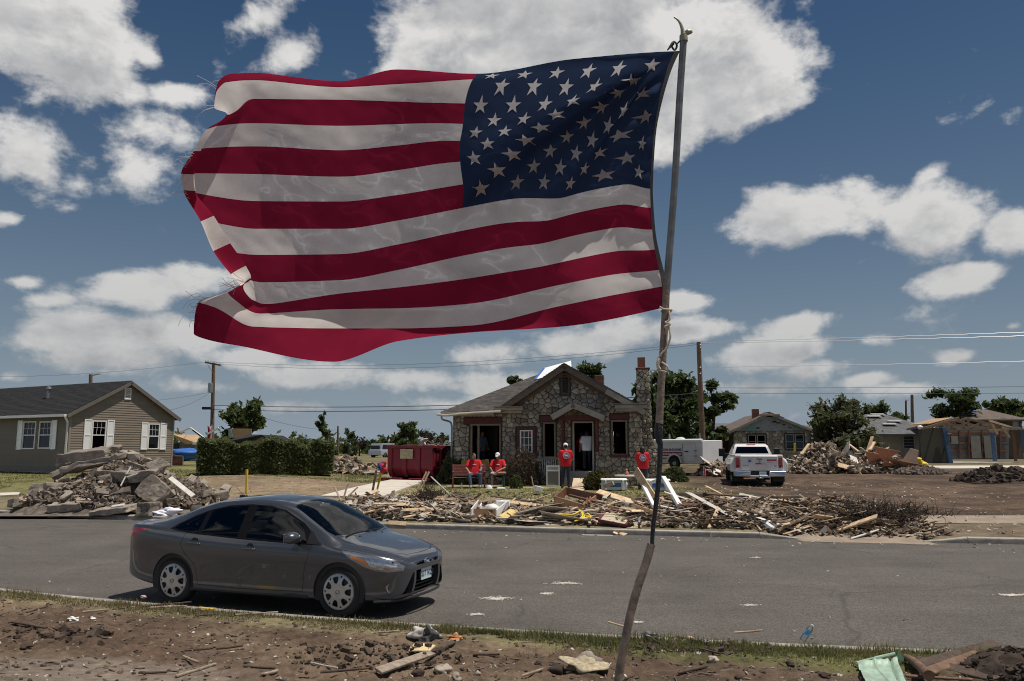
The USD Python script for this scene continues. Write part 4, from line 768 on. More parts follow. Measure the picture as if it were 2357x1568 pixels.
def stone_house():
    L, R = at(1043, 1035, 35.3), at(1479, 1035, 34.0); F = Face(L, R-L); zb = .60; Wd = np.linalg.norm((R-L)[:2])
    T = thing('stone_house', 'rubble stone house with empty window openings and a tarp on its shingled roof', 'house')
    e_z = F.hp(1090, 950)[1]; wall = F.poly([(1043, 950), (1150, 948), (1300, 848), (1462, 941), (1479, 943)]); x1 = Wd
    wall = Polygon(list(wall.exterior.coords)[:-1] + [(x1, zb-.2), (0, zb-.2)])
    op = {'l': F.rect(1083, 976, 1153, 1066), 'c': F.rect(1250, 972, 1279, 1053), 'd': F.rect(1318, 970, 1367, 1085), 'r': F.rect(1407, 967, 1444, 1047), 'v': F.rect(1292, 866, 1311, 908), 'w': F.rect(1190, 985, 1233, 1051)}
    hd = {'l': F.rect(1069, 961, 1155, 976), 'c': F.rect(1243, 957, 1282, 971), 'r': F.rect(1404, 953, 1447, 965)}
    holes = unary_union(list(op.values()))
    wp = part(T, 'wall', F.slab(wall.difference(holes), .012, .30), mortar)
    put_stones(wp, F, wall.difference(unary_union([o.buffer(.045, join_style=2) for o in op.values()]+[h.buffer(.01) for h in hd.values()])).buffer(-.02), .265, .205, 11)
    dp = 10.0
    for m in (F.box(.0, .25, .31, dp, zb-.2, e_z), F.box(Wd-.25, Wd, .31, dp, zb-.2, e_z)): part(T, 'wall', m, mortar)
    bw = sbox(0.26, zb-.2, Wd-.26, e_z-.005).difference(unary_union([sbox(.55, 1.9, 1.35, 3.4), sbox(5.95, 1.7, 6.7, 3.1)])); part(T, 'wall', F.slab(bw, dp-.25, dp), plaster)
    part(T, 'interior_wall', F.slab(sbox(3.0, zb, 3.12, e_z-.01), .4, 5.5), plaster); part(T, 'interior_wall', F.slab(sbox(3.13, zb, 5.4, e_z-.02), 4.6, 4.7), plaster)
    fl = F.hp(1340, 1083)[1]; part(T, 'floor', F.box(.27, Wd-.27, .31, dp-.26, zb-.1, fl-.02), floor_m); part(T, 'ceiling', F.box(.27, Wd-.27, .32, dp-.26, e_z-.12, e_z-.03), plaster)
    for k in ('l', 'c', 'd', 'r'):                                                   # jambs and heads of the openings
        a, b, c, d = op[k].bounds; t = .07; fm = mat('raw_frame_timber', (.20, .155, .11), .25, 8, .8) if k != 'd' else mat('door_casing', (.36, .34, .31), .15, 5, .7)
        o = sbox(a, b, c, d).difference(sbox(a+t, b+(0 if k == 'd' else t*.6), c-t, d-t)); part(T, 'door_frame' if k == 'd' else 'window_frame', F.slab(o, -.02, .22), fm)
    for k, h in hd.items(): part(T, 'lintel', F.rbox(h, -.035, .1), maroon)
    part(T, 'sill', F.rbox(F.rect(1403, 1047, 1448, 1053), -.09, .15), maroon); part(T, 'sill', F.rbox(F.rect(1246, 1053, 1284, 1057), -.07, .15), trim_grey)
    part(T, 'mullion', F.rbox(F.rect(1098, 976, 1103, 1066), .05, .16), mat('raw_frame_timber', ())); part(T, 'mullion', F.rbox(F.rect(1149, 976, 1152, 1066), .05, .16), white_paint)
    # panel with a small paned window
    a, b, c, d = op['w'].bounds; o = F.rect(1197, 990, 1226, 1042); A, B2, C, D2 = o.bounds; pn_ = part(T, 'window_panel', F.slab(op['w'].difference(o.buffer(-.02)), -.03, .06), maroon)
    part(pn_, 'sash', F.slab(o.difference(o.buffer(-.055, join_style=2)), -.05, .02), white_paint)
    for i in (1, 2):
        x = A+(C-A)*i/3; z = B2+(D2-B2)*i/3; part(pn_, 'glazing_bar', F.box(x-.014, x+.014, -.042, -.008, B2+.05, D2-.05, .004), white_paint); part(pn_, 'glazing_bar', F.box(A+.05, C-.05, -.040, -.010, z-.014, z+.014, .004), white_paint)
    for i in range(3):
        for j in range(3):
            xa, xb, za, zc_ = A+.055+(C-A-.11)*i/3, A+.055+(C-A-.11)*(i+1)/3, B2+.055+(D2-B2-.11)*j/3, B2+.055+(D2-B2-.11)*(j+1)/3; part(pn_, 'pane', F.box(xa, xb, .0, .006, za, zc_, .001), glass)
    part(pn_, 'blind', F.box(A+.03, C-.03, .03, .04, B2+.03, D2-.03, .002), mat('blind_cloth', (.33, .33, .33), .1, 30, .9)); st = F.rect(1219, 994, 1225, 1001); part(pn_, 'sticker', F.rbox(st, -.006, -.003, .001), mat('sticker_pink', (.45, .08, .16), .2, 60, .5))
    # gable vent
    a, b, c, d = op['v'].bounds; part(T, 'gable_vent', F.box(a, c, .06, .1, b, d), black_plastic); part(T, 'vent_frame', F.slab(op['v'].difference(op['v'].buffer(-.05, join_style=2)), -.03, .05), trim_brown)
    for z in np.arange(b+.08, d-.05, .075): part(T, 'vent_slat', F.w(moved(cb((a-c)/2+.05, (c-a)/2-.05, -.03, .03, -.006, .006, .002), ((a+c)/2, .03, z), 0, .6)), trim_brown)
    # main pyramid roof
    zap = 6.45; ap_ = F.pt(4.8, 5.0, zap); el, er = F.pt(-.48, -.42, e_z+.02), F.pt(Wd+.45, -.42, e_z+.02); bl, br = F.pt(-.48, dp+.42, e_z+.02), F.pt(Wd+.45, dp+.42, e_z+.02); fr = F.pt(5.0, 5.0, zap)
    gl_ = F.hp(1141, 946); gr_ = F.hp(1489, 943); ga = F.hp(1300, 838); yo = -.42
    vt = (ga[1]-e_z-.02)/(zap-e_z-.02); VP = F.pt(ga[0], -.42+5.42*vt, ga[1]); LF = F.pt(gl_[0]+.25, -.42, e_z+.02); er2 = F.pt(Wd+.1, 3.4, e_z-.05)
    rf = part(T, 'roof', cat_([quad_slab([el, LF, VP, ap_], .1), quad_slab([bl, el, ap_, ap_], .1)]), shingle_m)
    gl_ = F.hp(1141, 946); gr_ = F.hp(1489, 943); ga = F.hp(1300, 838); yo = -.42
    stop = .50; tt = np.array([ (gl_[0]-(-.48))/(Wd+.93), (ga[0]+.48)/(Wd+.93)])
    hv = el+(ap_-el)*((VP[2]-el[2])/(ap_[2]-el[2])); part(rf, 'shingles', cat_([shingles([el, LF, VP, hv], .145, .29, 4), shingles([hv, VP, ap_, ap_], .145, .29, 9)]), shingle_m, kind='stuff')
    # front gable
    A_, L_, R_ = F.pt(ga[0], yo, ga[1]), F.pt(gl_[0], yo, gl_[1]), F.pt(gr_[0], yo, gr_[1]); bk = F.y*5.0
    gr2 = part(T, 'roof', cat_([quad_slab([L_, A_, A_+bk, L_+F.y*2.2], .09), quad_slab([A_, R_, R_+F.y*10.5, A_+F.y*10.5], .09)]), shingle_m); part(gr2, 'shingles', cat_([shingles([L_+F.y*2.2, L_, A_, A_+bk], .145, .29, 5), shingles([R_, R_+F.y*3.4, A_+bk, A_], .145, .29, 6)]), shingle_m, kind='stuff')
    def rake(p, q, t0, t1, hgt, off, dn, m, nm='rake_board', th=.05):
        a, b = p+(q-p)*t0, p+(q-p)*t1; n = unit(np.cross(F.y, b-a)); n = n if n[2] > 0 else -n; a, b = a-n*dn+F.y*off, b-n*dn+F.y*off
        V = np.array([a, b, b-n*hgt, a-n*hgt]); part(T, nm, trimesh.convex.convex_hull(np.vstack([V, V+F.y*th])), m)
    rake(L_, A_, .0, 1.0, .17, -.02, .095, trim_brown); rake(R_, A_, .46, 1.0, .17, -.02, .095, trim_brown); rake(R_, A_, .0, .462, .22, -.035, .07, trim_grey)
    rake(L_, A_, .04, .985, .15, .30, .25, trim_brown, 'frieze_board'); rake(R_, A_, .04, .985, .15, .30, .25, trim_brown, 'frieze_board')
    part(T, 'apex_board', F.slab(F.poly([(1281, 863), (1300, 848), (1319, 863)]), -.05, -.004), trim_brown)
    for q in ((1142, 937, 1206, 950), (1416, 931, 1490, 946)):
        r = F.rect(*q); a, b, c, d = r.bounds; part(T, 'cornice_return', cat_([F.box(a, c, -.46, -.005, b+.08, d-.03), F.box(a+.05, c-.05, -.38, -.006, b-.03, b+.079)]), trim_grey); part(T, 'cornice_cap', F.box(a-.03, c+.03, -.5, -.004, d-.028, d+.01, .006), trim_brown)
    part(T, 'soffit', F.box(-.4, gl_[0], -.38, .0, e_z-.12, e_z-.075), trim_grey); part(T, 'fascia', F.box(-.44, gl_[0], -.44, -.40, e_z-.14, e_z+.0), trim_grey)
    gt = [F.pt(-.62, -.5, e_z-.09), F.pt(-.2, -.52, e_z-.13), F.pt(.6, -.52, e_z-.06), F.pt(1.5, -.53, e_z-.02), F.pt(2.2, -.52, e_z+.02)]; part(T, 'gutter', tube(spl(gt, 20), .055, 8), mat('gutter_cream', (.42, .38, .30), .15, 6, .6, dirt=(.2, .15, .1), dirt_amt=.6), smooth=30)
    part(T, 'downpipe', tube(spl([F.pt(-.42, -.48, e_z-.14), F.pt(-.42, -.46, e_z-.27), F.pt(-.1, -.12, e_z-.42), F.pt(-.05, -.06, e_z-.6), F.pt(-.05, -.06, .8)], 24), .042, 10), mat('downpipe_grey', (.19, .20, .20), .15, 6, .5), smooth=40)
    # hood over the door
    pa, pl_, pr_ = F.hp(1323, 928), F.hp(1272, 957), F.hp(1396, 958); yh = -1.05
    for p in (pl_, pr_):
        a, b = F.pt(pa[0], yh, pa[1]), F.pt(p[0], yh, p[1]); part(T, 'porch_roof', quad_slab([a, b, b+F.y*1.03, a+F.y*1.03], .06), shingle_dark); n = unit(np.cross(F.y, b-a)); n = n if n[2] > 0 else -n
        V = np.array([a, b, b-n*.24, a-n*.24])-n*.02-F.y*.03; part(T, 'porch_barge_board', trimesh.convex.convex_hull(np.vstack([V, V+F.y*.05])), trim_grey)
    ty = F.poly([(1282, 962), (1323, 934), (1390, 962)]); arch = F.poly([(1300, 962), (1310, 950), (1326, 944), (1345, 950), (1362, 962)]); part(T, 'porch_gable_panel', F.slab(ty.difference(arch), -.86, -.82), maroon)
    part(T, 'porch_beam', F.rbox(F.rect(1290, 958, 1388, 969), -.80, -.72), maroon); part(T, 'door_transom', F.rbox(F.rect(1318, 957, 1367, 968.5), -.03, .06), maroon)
    for x in (1297, 1374):
        for y0, y1, z0, z1 in ((-.08, -.01, .9, 0), (-.78, -.08, .0, 0)):
            pass
        u = F.hp(x, 962); v = F.hp(x, 1035); part(T, 'porch_bracket', cat_([F.box(u[0]-.07, u[0]+.07, -.10, -.012, v[1]-.1, u[1]), bar(F.pt(u[0], -.08, v[1]+.1), F.pt(u[0], -.76, u[1]-.02), .1, .09)]), maroon)
    part(T, 'step', F.box(op['d'].bounds[0]-.3, op['d'].bounds[2]+.3, -.65, -.02, zb-.15, fl-.02), concrete); part(T, 'step', F.box(op['d'].bounds[0]-.4, op['d'].bounds[2]+.35, -1.05, -.66, zb-.15, fl-.24), concrete)
    # chimney
    c0 = F.hp(1462, 900)[0]; c1 = F.hp(1497, 900)[0]; zt_ = F.hp(1480, 843)[1]; C = thing_part = part(T, 'chimney', cat_([F.box(c0+.06, c1-.02, .36, 1.1, 2.4, zt_-.05), F.w(trimesh.convex.convex_hull(np.array([(x, y, z) for z, xa, xb in ((zb-.3, c0-.1, c1+.32), (1.6, c0-.05, c1+.26), (2.9, c0+.05, c1+.04)) for x in (xa, xb) for y in (.36, 1.15)])))]), mortar)
    reg = Polygon([(c0-.1, zb-.1), (c1+.30, zb-.1), (c1+.25, 1.7), (c1+.05, 2.9), (c1, zt_-.1), (c0+.04, zt_-.1), (c0+.04, 2.9), (c0-.06, 1.6)])
    put_stones(C, F, reg, .21, .16, 31, limit=120, pick=[.30, .36, .12, .22], yoff=.35)
    part(C, 'chimney_cap', F.box(c0+.03, c1+.01, .31, 1.12, zt_-.07, zt_-.02), brick_mat); fl0, fl1 = F.hp(1467, 830)[0], F.hp(1485, 830)[0]; part(C, 'flue', F.box(fl0, fl1, .5, .9, zt_-.05, F.hp(1476, 819)[1]), brick_mat)
    bc = F.hp(1372, 858); part(T, 'brick_stack', F.box(bc[0]-.2, bc[0]+.22, 2.4, 2.8, 4.6, bc[1]+.12), brick_mat)
    # railings under the openings
    for (xa, xb, za, zc_) in ((1248, 1281, 1056, 1086), (1130, 1162, 1058, 1088)):
        r = F.rect(xa, za, xb, zc_); a, b, c, d = r.bounds; part(T, 'railing', cat_([F.box(a, c, -.13, -.10, d-.03, d), F.box(a, c, -.13, -.10, b, b+.03)]), steel)
        for x in np.linspace(a+.03, c-.03, 8): part(T, 'baluster', F.w(moved(trimesh.creation.cylinder(.011, d-b-.05, sections=6), (x, -.115, (b+d)/2))), white_paint)
    # tarp on the roof
    n = unit(np.cross(er-el, ap_-el)); n = n if n[2] > 0 else -n
    def on_roof(px, py, o):
        d = ray(px, py); t = np.dot(el+n*o-CAM, n)/np.dot(d, n); return CAM+d*t
    tp = [on_roof(*q, .05) for q in ((1229, 873), (1246, 851), (1270, 838), (1288, 846), (1296, 862))]
    tp = [on_roof(1229, 874, .05), on_roof(1250, 848, .05), ap_+n*.07, VP+n*.08, on_roof(1262, 866, .05)]
    single('tarp', quad_slab(tp, .015), white_plastic, 'white tarp with a blue edge spread over the stone house roof near its ridge', 'tarp')
    b0, b1 = tp[0], tp[1]; e = unit(np.cross(b1-b0, n)); part('/World/tarp', 'blue_edge', quad_slab([b0+n*.02, b0+e*.10+n*.02, b1+e*.10+n*.02, b1+n*.02], .012), mat('blue_tarp', (.03, .12, .40), .15, 4, .5))
    return F, op, fl
HF, HOP, HFL = stone_house()

siding = mat('vinyl_siding', (.215, .178, .140), .06, 1.5, .55, obj=.05); roof_black = mat('black_shingle', (.022, .022, .023), .25, 4, .95, bump=.5, bscale=50, isl=.25)
def lap_boards(par, F, region, hgt, m, y0=-.003, th=.022):
    x0, z0, x1, z1 = region.bounds; z = z0
    while z < z1:
        for q in polys(region.intersection(sbox(x0-1, z, x1+1, z+hgt))):
            me = wall_ext(q, 0, 1); v = me.vertices; outer = v[:, 1] < .5; f = np.clip((v[:, 2]-z)/hgt, 0, 1); v[:, 1] = np.where(outer, y0-th+(th-.004)*f, y0+.02); me.vertices = v; part(par, 'siding_board', F.w(me), m)
        z += hgt
def sash_window(par, F, r, shutters=0, sh_r=None, grid=True, fm=None):
    a, b, c, d = r.bounds; fm = fm or white_paint; w = part(par, 'window', F.slab(r.difference(r.buffer(-.06, join_style=2)), -.05, .04), fm); zm = (b+d)/2
    part(w, 'sash_rail', F.box(a+.06, c-.06, -.035, .0, zm-.025, zm+.025, .005), fm)
    for z0, z1, nm in ((b+.06, zm-.025, 'pane'), (zm+.025, d-.06, 'pane')): part(w, nm, F.box(a+.06, c-.06, -.01, -.004, z0, z1, .001), dark_glass)
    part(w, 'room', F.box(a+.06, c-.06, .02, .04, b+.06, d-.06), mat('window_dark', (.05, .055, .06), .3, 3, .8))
    if grid:
        for i in (1, 2): x = a+.06+(c-a-.12)*i/3; part(w, 'glazing_bar', F.box(x-.008, x+.008, -.018, -.011, zm+.025, d-.06, .002), fm)
        zz = (zm+d)/2; part(w, 'glazing_bar', F.box(a+.06, c-.06, -.0185, -.0115, zz-.008, zz+.008, .002), fm)
    return w
def shutter(par, F, x0, x1, z0, z1):
    s = part(par, 'shutter', F.slab(sbox(x0, z0, x1, z1).difference(unary_union([sbox(x0+.05, z0+.06, x1-.05, (z0+z1)/2-.03), sbox(x0+.05, (z0+z1)/2+.03, x1-.05, z1-.06)])), -.065, -.03), white_plastic)
    part(s, 'shutter_panel', F.box(x0+.04, x1-.04, -.05, -.032, z0+.05, z1-.05, .004), white_plastic)
def siding_house():
    A = at(157, 1035, 39.0); yaw = math.radians(28); F = Face(A, (math.sin(yaw), math.cos(yaw))); zb = 1.08; Lg = F.hp(397, 1010)[0]
    G = Face(A - np.array([math.cos(yaw), -math.sin(yaw), 0])*12.0, (math.cos(yaw), -math.sin(yaw)))        # long side, its x ends at the corner (12)
    T = thing('siding_house', 'tan vinyl sided house with white shutters behind the rubble heap', 'house'); ez = F.hp(160, 947)[1]; ez2 = F.hp(397, 960)[1]; ez = (ez+ez2)/2; ap_ = F.hp(297, 880)
    gab = Polygon([(0, zb), (Lg, zb), (Lg, ez), (ap_[0], ap_[1]-.08), (0, ez)]); wins = [F.rect(210, 968, 243, 1036), F.rect(340, 975, 366, 1034)]
    body = part(T, 'wall', F.slab(gab.difference(unary_union(wins)), .0, .2), siding); lap_boards(body, F, gab.difference(unary_union([w.buffer(.01) for w in wins])).difference(F.rect(285, 892, 302, 921)).buffer(-.002), .122, siding)
    for w, sl, sr in zip(wins, ((202, 217), (332, 345)), ((243, 259), (366, 381))):
        sash_window(T, F, w); a, b, c, d = w.bounds; shutter(T, F, a-.43, a-.03, b-.03, d+.05); shutter(T, F, c+.03, c+.43, b-.03, d+.05)
    v = F.rect(286, 893, 301, 920); a, b, c, d = v.bounds; vn = part(T, 'gable_vent', F.slab(v.difference(v.buffer(-.05, join_style=2)), -.06, .0), white_paint)
    for z in np.linspace(b+.07, d-.07, 8): part(vn, 'vent_slat', F.w(moved(cb((a-c)/2+.04, (c-a)/2-.04, -.03, .03, -.008, .008, .002), ((a+c)/2, -.025, z), 0, .7)), white_paint)
    part(T, 'foundation', F.slab(sbox(.02, zb-.5, Lg-.02, zb-.001), .02, .3), concrete)
    lw = sbox(0, zb, 12, ez-.05); w2 = [G.rect(54, 970, 83, 1034), G.rect(91, 970, 119, 1033)]; b2 = part(T, 'wall', G.slab(lw.difference(unary_union(w2)), .0, .2), siding); lap_boards(b2, G, lw.difference(unary_union([w.buffer(.01) for w in w2])).intersection(sbox(4.2, 0, 12, 9)), .122, siding)
    for w in w2: sash_window(T, G, w)
    a, b, c, d = w2[0].bounds; shutter(T, G, a-.45, a-.04, b-.03, d+.05); a, b, c, d = w2[1].bounds; shutter(T, G, c+.04, c+.45, b-.03, d+.05)
    part(T, 'foundation', G.slab(sbox(0, zb-.5, 11.98, zb-.001), .02, .3), concrete); part(T, 'wall', F.w(cb(.1, Lg, 12, 12.2, zb, ez)), siding); part(T, 'wall', F.w(cb(Lg-.2, Lg, .21, 12, zb, ez)), siding)
    for F_, x in ((F, .0), (F, Lg)): part(T, 'corner_post', F_.box(x-.05, x+.05, -.045, .05, zb, ez-.02, .008), mat('trim_tan', (.26, .22, .18), .05, 3, .5))
    e0, e1, rA = F.pt(-.35, -.22, ez-.12), F.pt(Lg+.35, -.22, ez-.12), F.pt(ap_[0], -.22, ap_[1]+.07); bk = F.y*12.6
    rf = part(T, 'roof', cat_([quad_slab([e0, rA, rA+bk, e0+bk], .1), quad_slab([rA, e1, e1+bk, rA+bk], .1)]), roof_black); part(rf, 'shingles', shingles([e0+bk, e0, rA, rA+bk], .15, .33, 8), roof_black, kind='stuff')
    for p in (e0, e1):
        n = unit(np.cross(F.y, rA-p)); n = n if n[2] > 0 else -n; V = np.array([p, rA, rA-n*.17, p-n*.17])-n*.02-F.y*.02; part(T, 'rake_board', trimesh.convex.convex_hull(np.vstack([V, V+F.y*.03])), mat('rake_taupe', (.135, .118, .105), .1, 4, .6))
    part(T, 'gutter', bar(e0+np.array([0, 0, -.06])-F.x*.06, e0+bk+np.array([0, 0, -.06])-F.x*.06, .12, .12), white_paint); dpx = F.pt(-.10, .0, 0); part(T, 'downpipe', cat_([bar(F.pt(-.36, -.1, ez-.2), F.pt(-.08, .05, ez-.5), .09, .07), bar(F.pt(-.08, .06, ez-.48), F.pt(-.10, .05, zb-.1), .09, .07)]), white_paint)
    pv = rA*.55+e0*.45+F.y*4.6; part(T, 'roof_vent', moved(lathe([(0, .62), (.11, .58), (.14, .47), (.10, .40), (.075, .38), (.075, -.3)], 16), pv), steel, smooth=30)
siding_house()
# ---------------------------------------------------------------- trees, hedge, bushes
bark = mat('bark', (.085, .066, .050), .3, 6, .95, bump=.8, bscale=25)
def leaf_mat(n, c, c2): return mat(n, c, .35, 1.2, .6, isl=.45, trans=.5, col2=c2)
leaf_dark, leaf_mid, leaf_pale, leaf_yel = leaf_mat('leaf_dark', (.10, .155, .042), (.165, .225, .07)), leaf_mat('leaf_mid', (.12, .18, .048), (.19, .245, .078)), leaf_mat('leaf_pale', (.20, .235, .10), (.28, .29, .145)), leaf_mat('leaf_yellow', (.14, .14, .035), (.22, .19, .05))
leaf_rust, leaf_pink, leaf_bare = leaf_mat('leaf_rust', (.19, .125, .08), (.24, .17, .11)), leaf_mat('blossom_pink', (.36, .08, .20), (.48, .18, .32)), leaf_mat('leaf_brown', (.06, .05, .032), (.10, .085, .05))
def leaf_cards(C, size, gg, ctr=None):
    "one small folded leaf spray per point; returns the mesh and normals that point out of the crown"
    n = len(C); a = gg.normal(size=(n, 3)); a /= np.linalg.norm(a, axis=1, keepdims=True); b = np.cross(a, gg.normal(size=(n, 3))); b /= np.linalg.norm(b, axis=1, keepdims=True); s = size*gg.uniform(.55, 1.3, (n, 1))
    V = np.stack([C-a*s, C+b*s*.45, C+a*s, C-b*s*.45+np.cross(a, b)*s*.25], 1).reshape(-1, 3); o = np.arange(n)[:, None]*4
    return trimesh.Trimesh(V, np.concatenate([o+[0, 1, 2], o+[0, 2, 3]]), process=False)
def limb_tree(name, label, foot, H, spread, seed, leaf, n_leaf, size, lean=(0, 0), limbs=9, trunk=.16, bare=.25, group=None, shape=None, cat='tree'):
    n_leaf = int(n_leaf*.72)
    "trunk and limbs; foliage sits in ragged tufts along the limbs, with gaps"
    gg = np.random.default_rng(seed); T = thing(name, label, cat, foot, 0, group); tr, tips = [], []
    top = np.array([lean[0], lean[1], H*.8]); tr_pts = spl([[0, 0, -.2], [lean[0]*.15+gg.normal(0, .1), lean[1]*.2, H*.25], [lean[0]*.55+gg.normal(0, .2), lean[1]*.5, H*.52], top], 12); tr.append(tube(tr_pts, np.linspace(trunk, trunk*.25, 12), 8))
    for k in range(limbs):
        f = gg.uniform(bare, .98); b = tr_pts[int(f*11)]; th = 2*np.pi*k*.381966+gg.uniform(-.4, .4); up = gg.uniform(.25, 1.1); L = spread*gg.uniform(.55, 1.1)*(1.15-.5*f); d = unit([math.cos(th), math.sin(th), up])
        e = b+d*L; e[2] = min(e[2], H*1.02); mid = (b+e)/2+gg.normal(0, .10*L, 3); q = spl([b, mid, e], 9); tr.append(tube(q, np.linspace(trunk*.42*(1-.5*f), trunk*.06, 9), 6)); tips.append(q[3:])
        for _ in range(2):
            i = gg.integers(3, 8); d2 = unit(d+gg.normal(0, .6, 3)); q2 = spl([q[i], q[i]+d2*L*.25+gg.normal(0, .04, 3), q[i]+d2*L*.48], 6); tr.append(tube(q2, np.linspace(trunk*.14, trunk*.04, 6), 5)); tips.append(q2[1:])
    part(T, 'trunk', cat_(tr), bark, smooth=60); A = np.vstack(tips+[tr_pts[8:]]); w = gg.uniform(.2, 1.0, len(A))**1.5; k = gg.choice(len(A), n_leaf, p=w/w.sum()); R = spread*.125*gg.uniform(.3, 1.0, (n_leaf, 1))
    C = A[k]+gg.normal(0, 1, (n_leaf, 3))*R*np.array([1, 1, .75])
    cr = leaf_cards(C, size*.82, gg); p = part(T, 'crown', cr, leaf); return T
def tree_at(px, base_z, Y, py_top):
    p = at(px, 1035, Y); p[2] = base_z; return p, at(px, py_top, Y)[2]-base_z
def T_(name, label, px, Y, py_top, wpx, seed, leaf, n, size, lean=0, **kw):
    bz = zt(at(px, 1035, Y)[0], Y)[0]; p, H = tree_at(px, bz, Y, py_top); return limb_tree(name, label, p, H, wpx*Y/FPX/2, seed, leaf, n, size, (lean*Y/FPX, 0), **kw)
T_('tree', 'bushy storm damaged tree right of the crossarm utility pole', 556, 74, 922, 118, 2, leaf_mid, 5200, .34, limbs=13, bare=.45, trunk=.2)
T_('tree', 'tall thin broken tree with leaves only along its twisted stem', 757, 78, 925, 36, 3, leaf_mid, 2000, .30, lean=-12, limbs=12, bare=.12, trunk=.2)
T_('tree', 'ragged green tree behind the red dumpster, left of the stone house', 936, 76, 960, 80, 4, leaf_mid, 2800, .30, limbs=12, bare=.15)
T_('tree', 'half bare tree with sparse brown leaves just left of the stone house', 992, 82, 985, 90, 5, leaf_bare, 900, .26, limbs=14, bare=.15)
T_('tree', 'small tree top showing over the left slope of the stone house roof', 1188, 56, 818, 56, 6, leaf_mid, 3000, .26, limbs=9, bare=.72)
T_('tree', 'leafy tree rising behind the gable of the stone house', 1340, 60, 785, 100, 7, leaf_mid, 5600, .27, limbs=15, bare=.66, lean=8)
T_('tree', 'large dark broken topped tree between the chimney and the tall utility pole', 1560, 62, 838, 190, 8, leaf_dark, 11500, .36, limbs=22, bare=.15, trunk=.42, lean=-8)
T_('tree', 'upright leafy limb standing beside the tall utility pole', 1640, 66, 838, 96, 21, leaf_mid, 6000, .32, limbs=14, bare=.2, trunk=.25, lean=-4)
T_('tree', 'dark shaggy tree directly right of the stone chimney', 1498, 58, 850, 110, 9, leaf_dark, 5200, .34, limbs=15, bare=.25, trunk=.3)
T_('tree', 'broad round olive tree in front of the gap between the two grey houses', 1934, 58, 884, 150, 10, leaf_pale, 8200, .25, limbs=24, bare=.25, trunk=.24, lean=4)
T_('tree', 'darker tree just right of the broad olive tree', 2020, 68, 908, 104, 11, leaf_mid, 5600, .30, limbs=14, bare=.2)
T_('tree', 'spiky topped tree behind the wrecked carport', 2212, 84, 868, 128, 12, leaf_dark, 7600, .34, limbs=20, bare=.22, lean=-6)
T_('tree', 'sparse tree at the far right edge behind the brown roof', 2330, 92, 904, 104, 13, leaf_mid, 4200, .40, limbs=12, bare=.3)
T_('tree', 'low dark tree behind the grey hip roof', 2068, 90, 926, 60, 14, leaf_dark, 1700, .38, limbs=9, bare=.2)
for k, (px, Y, py, w, n, lf) in enumerate([(800, 110, 985, 46, 700, leaf_mid), (828, 120, 1004, 60, 600, leaf_bare), (856, 118, 1006, 40, 550, leaf_mid), (884, 125, 1010, 40, 500, leaf_mid), (905, 120, 1002, 36, 420, leaf_bare), (1016, 120, 1002, 60, 700, leaf_mid), (700, 130, 1012, 50, 500, leaf_mid), (1855, 110, 968, 40, 600, leaf_dark), (1880, 115, 975, 46, 600, leaf_mid), (2130, 110, 955, 60, 800, leaf_dark)]):
    T_('distant_tree', ['stripped skyline tree just right of the tall thin tree', 'low brownish skyline tree left of the far debris heap', 'small green skyline tree above the far debris heap', 'stunted skyline tree just left of the ragged green tree', 'brown skyline tree touching the ragged green tree', 'low green skyline tree hard against the left wall of the stone house', 'small skyline tree above the right end of the hedge', 'dark skyline tree right of the stone cottage roof', 'second dark skyline tree right of the stone cottage roof', 'dark skyline tree right of the short dark utility pole'][k], px, Y, py, w, 30+k, lf, n, .36, limbs=9, bare=.1, trunk=.14, group='stripped trees on the skyline')
gg = np.random.default_rng(44)
C = []
for px in np.arange(-200, 2600, 9.0):
    Y = gg.uniform(150, 230); p = at(px, 1035, Y); h = gg.uniform(2, 5.5)*(1.2 if px > 1500 else .9); n = 26; C.append(np.column_stack([p[0]+gg.normal(0, 1.3, n), np.full(n, p[1])+gg.normal(0, 1.5, n), 1.1+h*gg.uniform(0, 1, n)**.8]))
C = np.vstack(C); single('far_woods', leaf_cards(C, .75, gg), leaf_mid, 'low line of battered trees along the horizon', 'woods', kind='stuff')
def bush(name, label, foot, rx, ry, h, leaf, n, size, seed, cat='bush', core=True, square=False, twig=False):
    gg = np.random.default_rng(seed); T = thing(name, label, cat, foot)
    if square: C = np.column_stack([gg.uniform(-rx, rx, n), gg.uniform(-ry, ry, n), h*gg.uniform(0, 1, n)**.7]); C += gg.normal(0, .05, C.shape)
    else:
        d = gg.normal(size=(n, 3)); d /= np.linalg.norm(d, axis=1, keepdims=True); d[:, 2] = np.abs(d[:, 2]); lump = .72+.5*meshkit.fbm(d*2.1+seed, 3); C = d*np.array([rx, ry, h])*(lump*gg.uniform(.55, 1, n)**.4)[:, None]
    p = part(T, 'foliage', leaf_cards(C, size, gg), leaf)
    st = [tube(spl([[gg.normal(0, rx*.2), gg.normal(0, ry*.2), -.1], [gg.normal(0, rx*.4), gg.normal(0, ry*.4), h*.5], [gg.normal(0, rx*.6), gg.normal(0, ry*.5), h*gg.uniform(.7, 1.05)]], 6), np.linspace(.014, .004, 6), 5) for _ in range(40 if twig else 14)]; part(T, 'stems', cat_(st), leaf_rust if twig else bark, smooth=60, kind='stuff'); return T
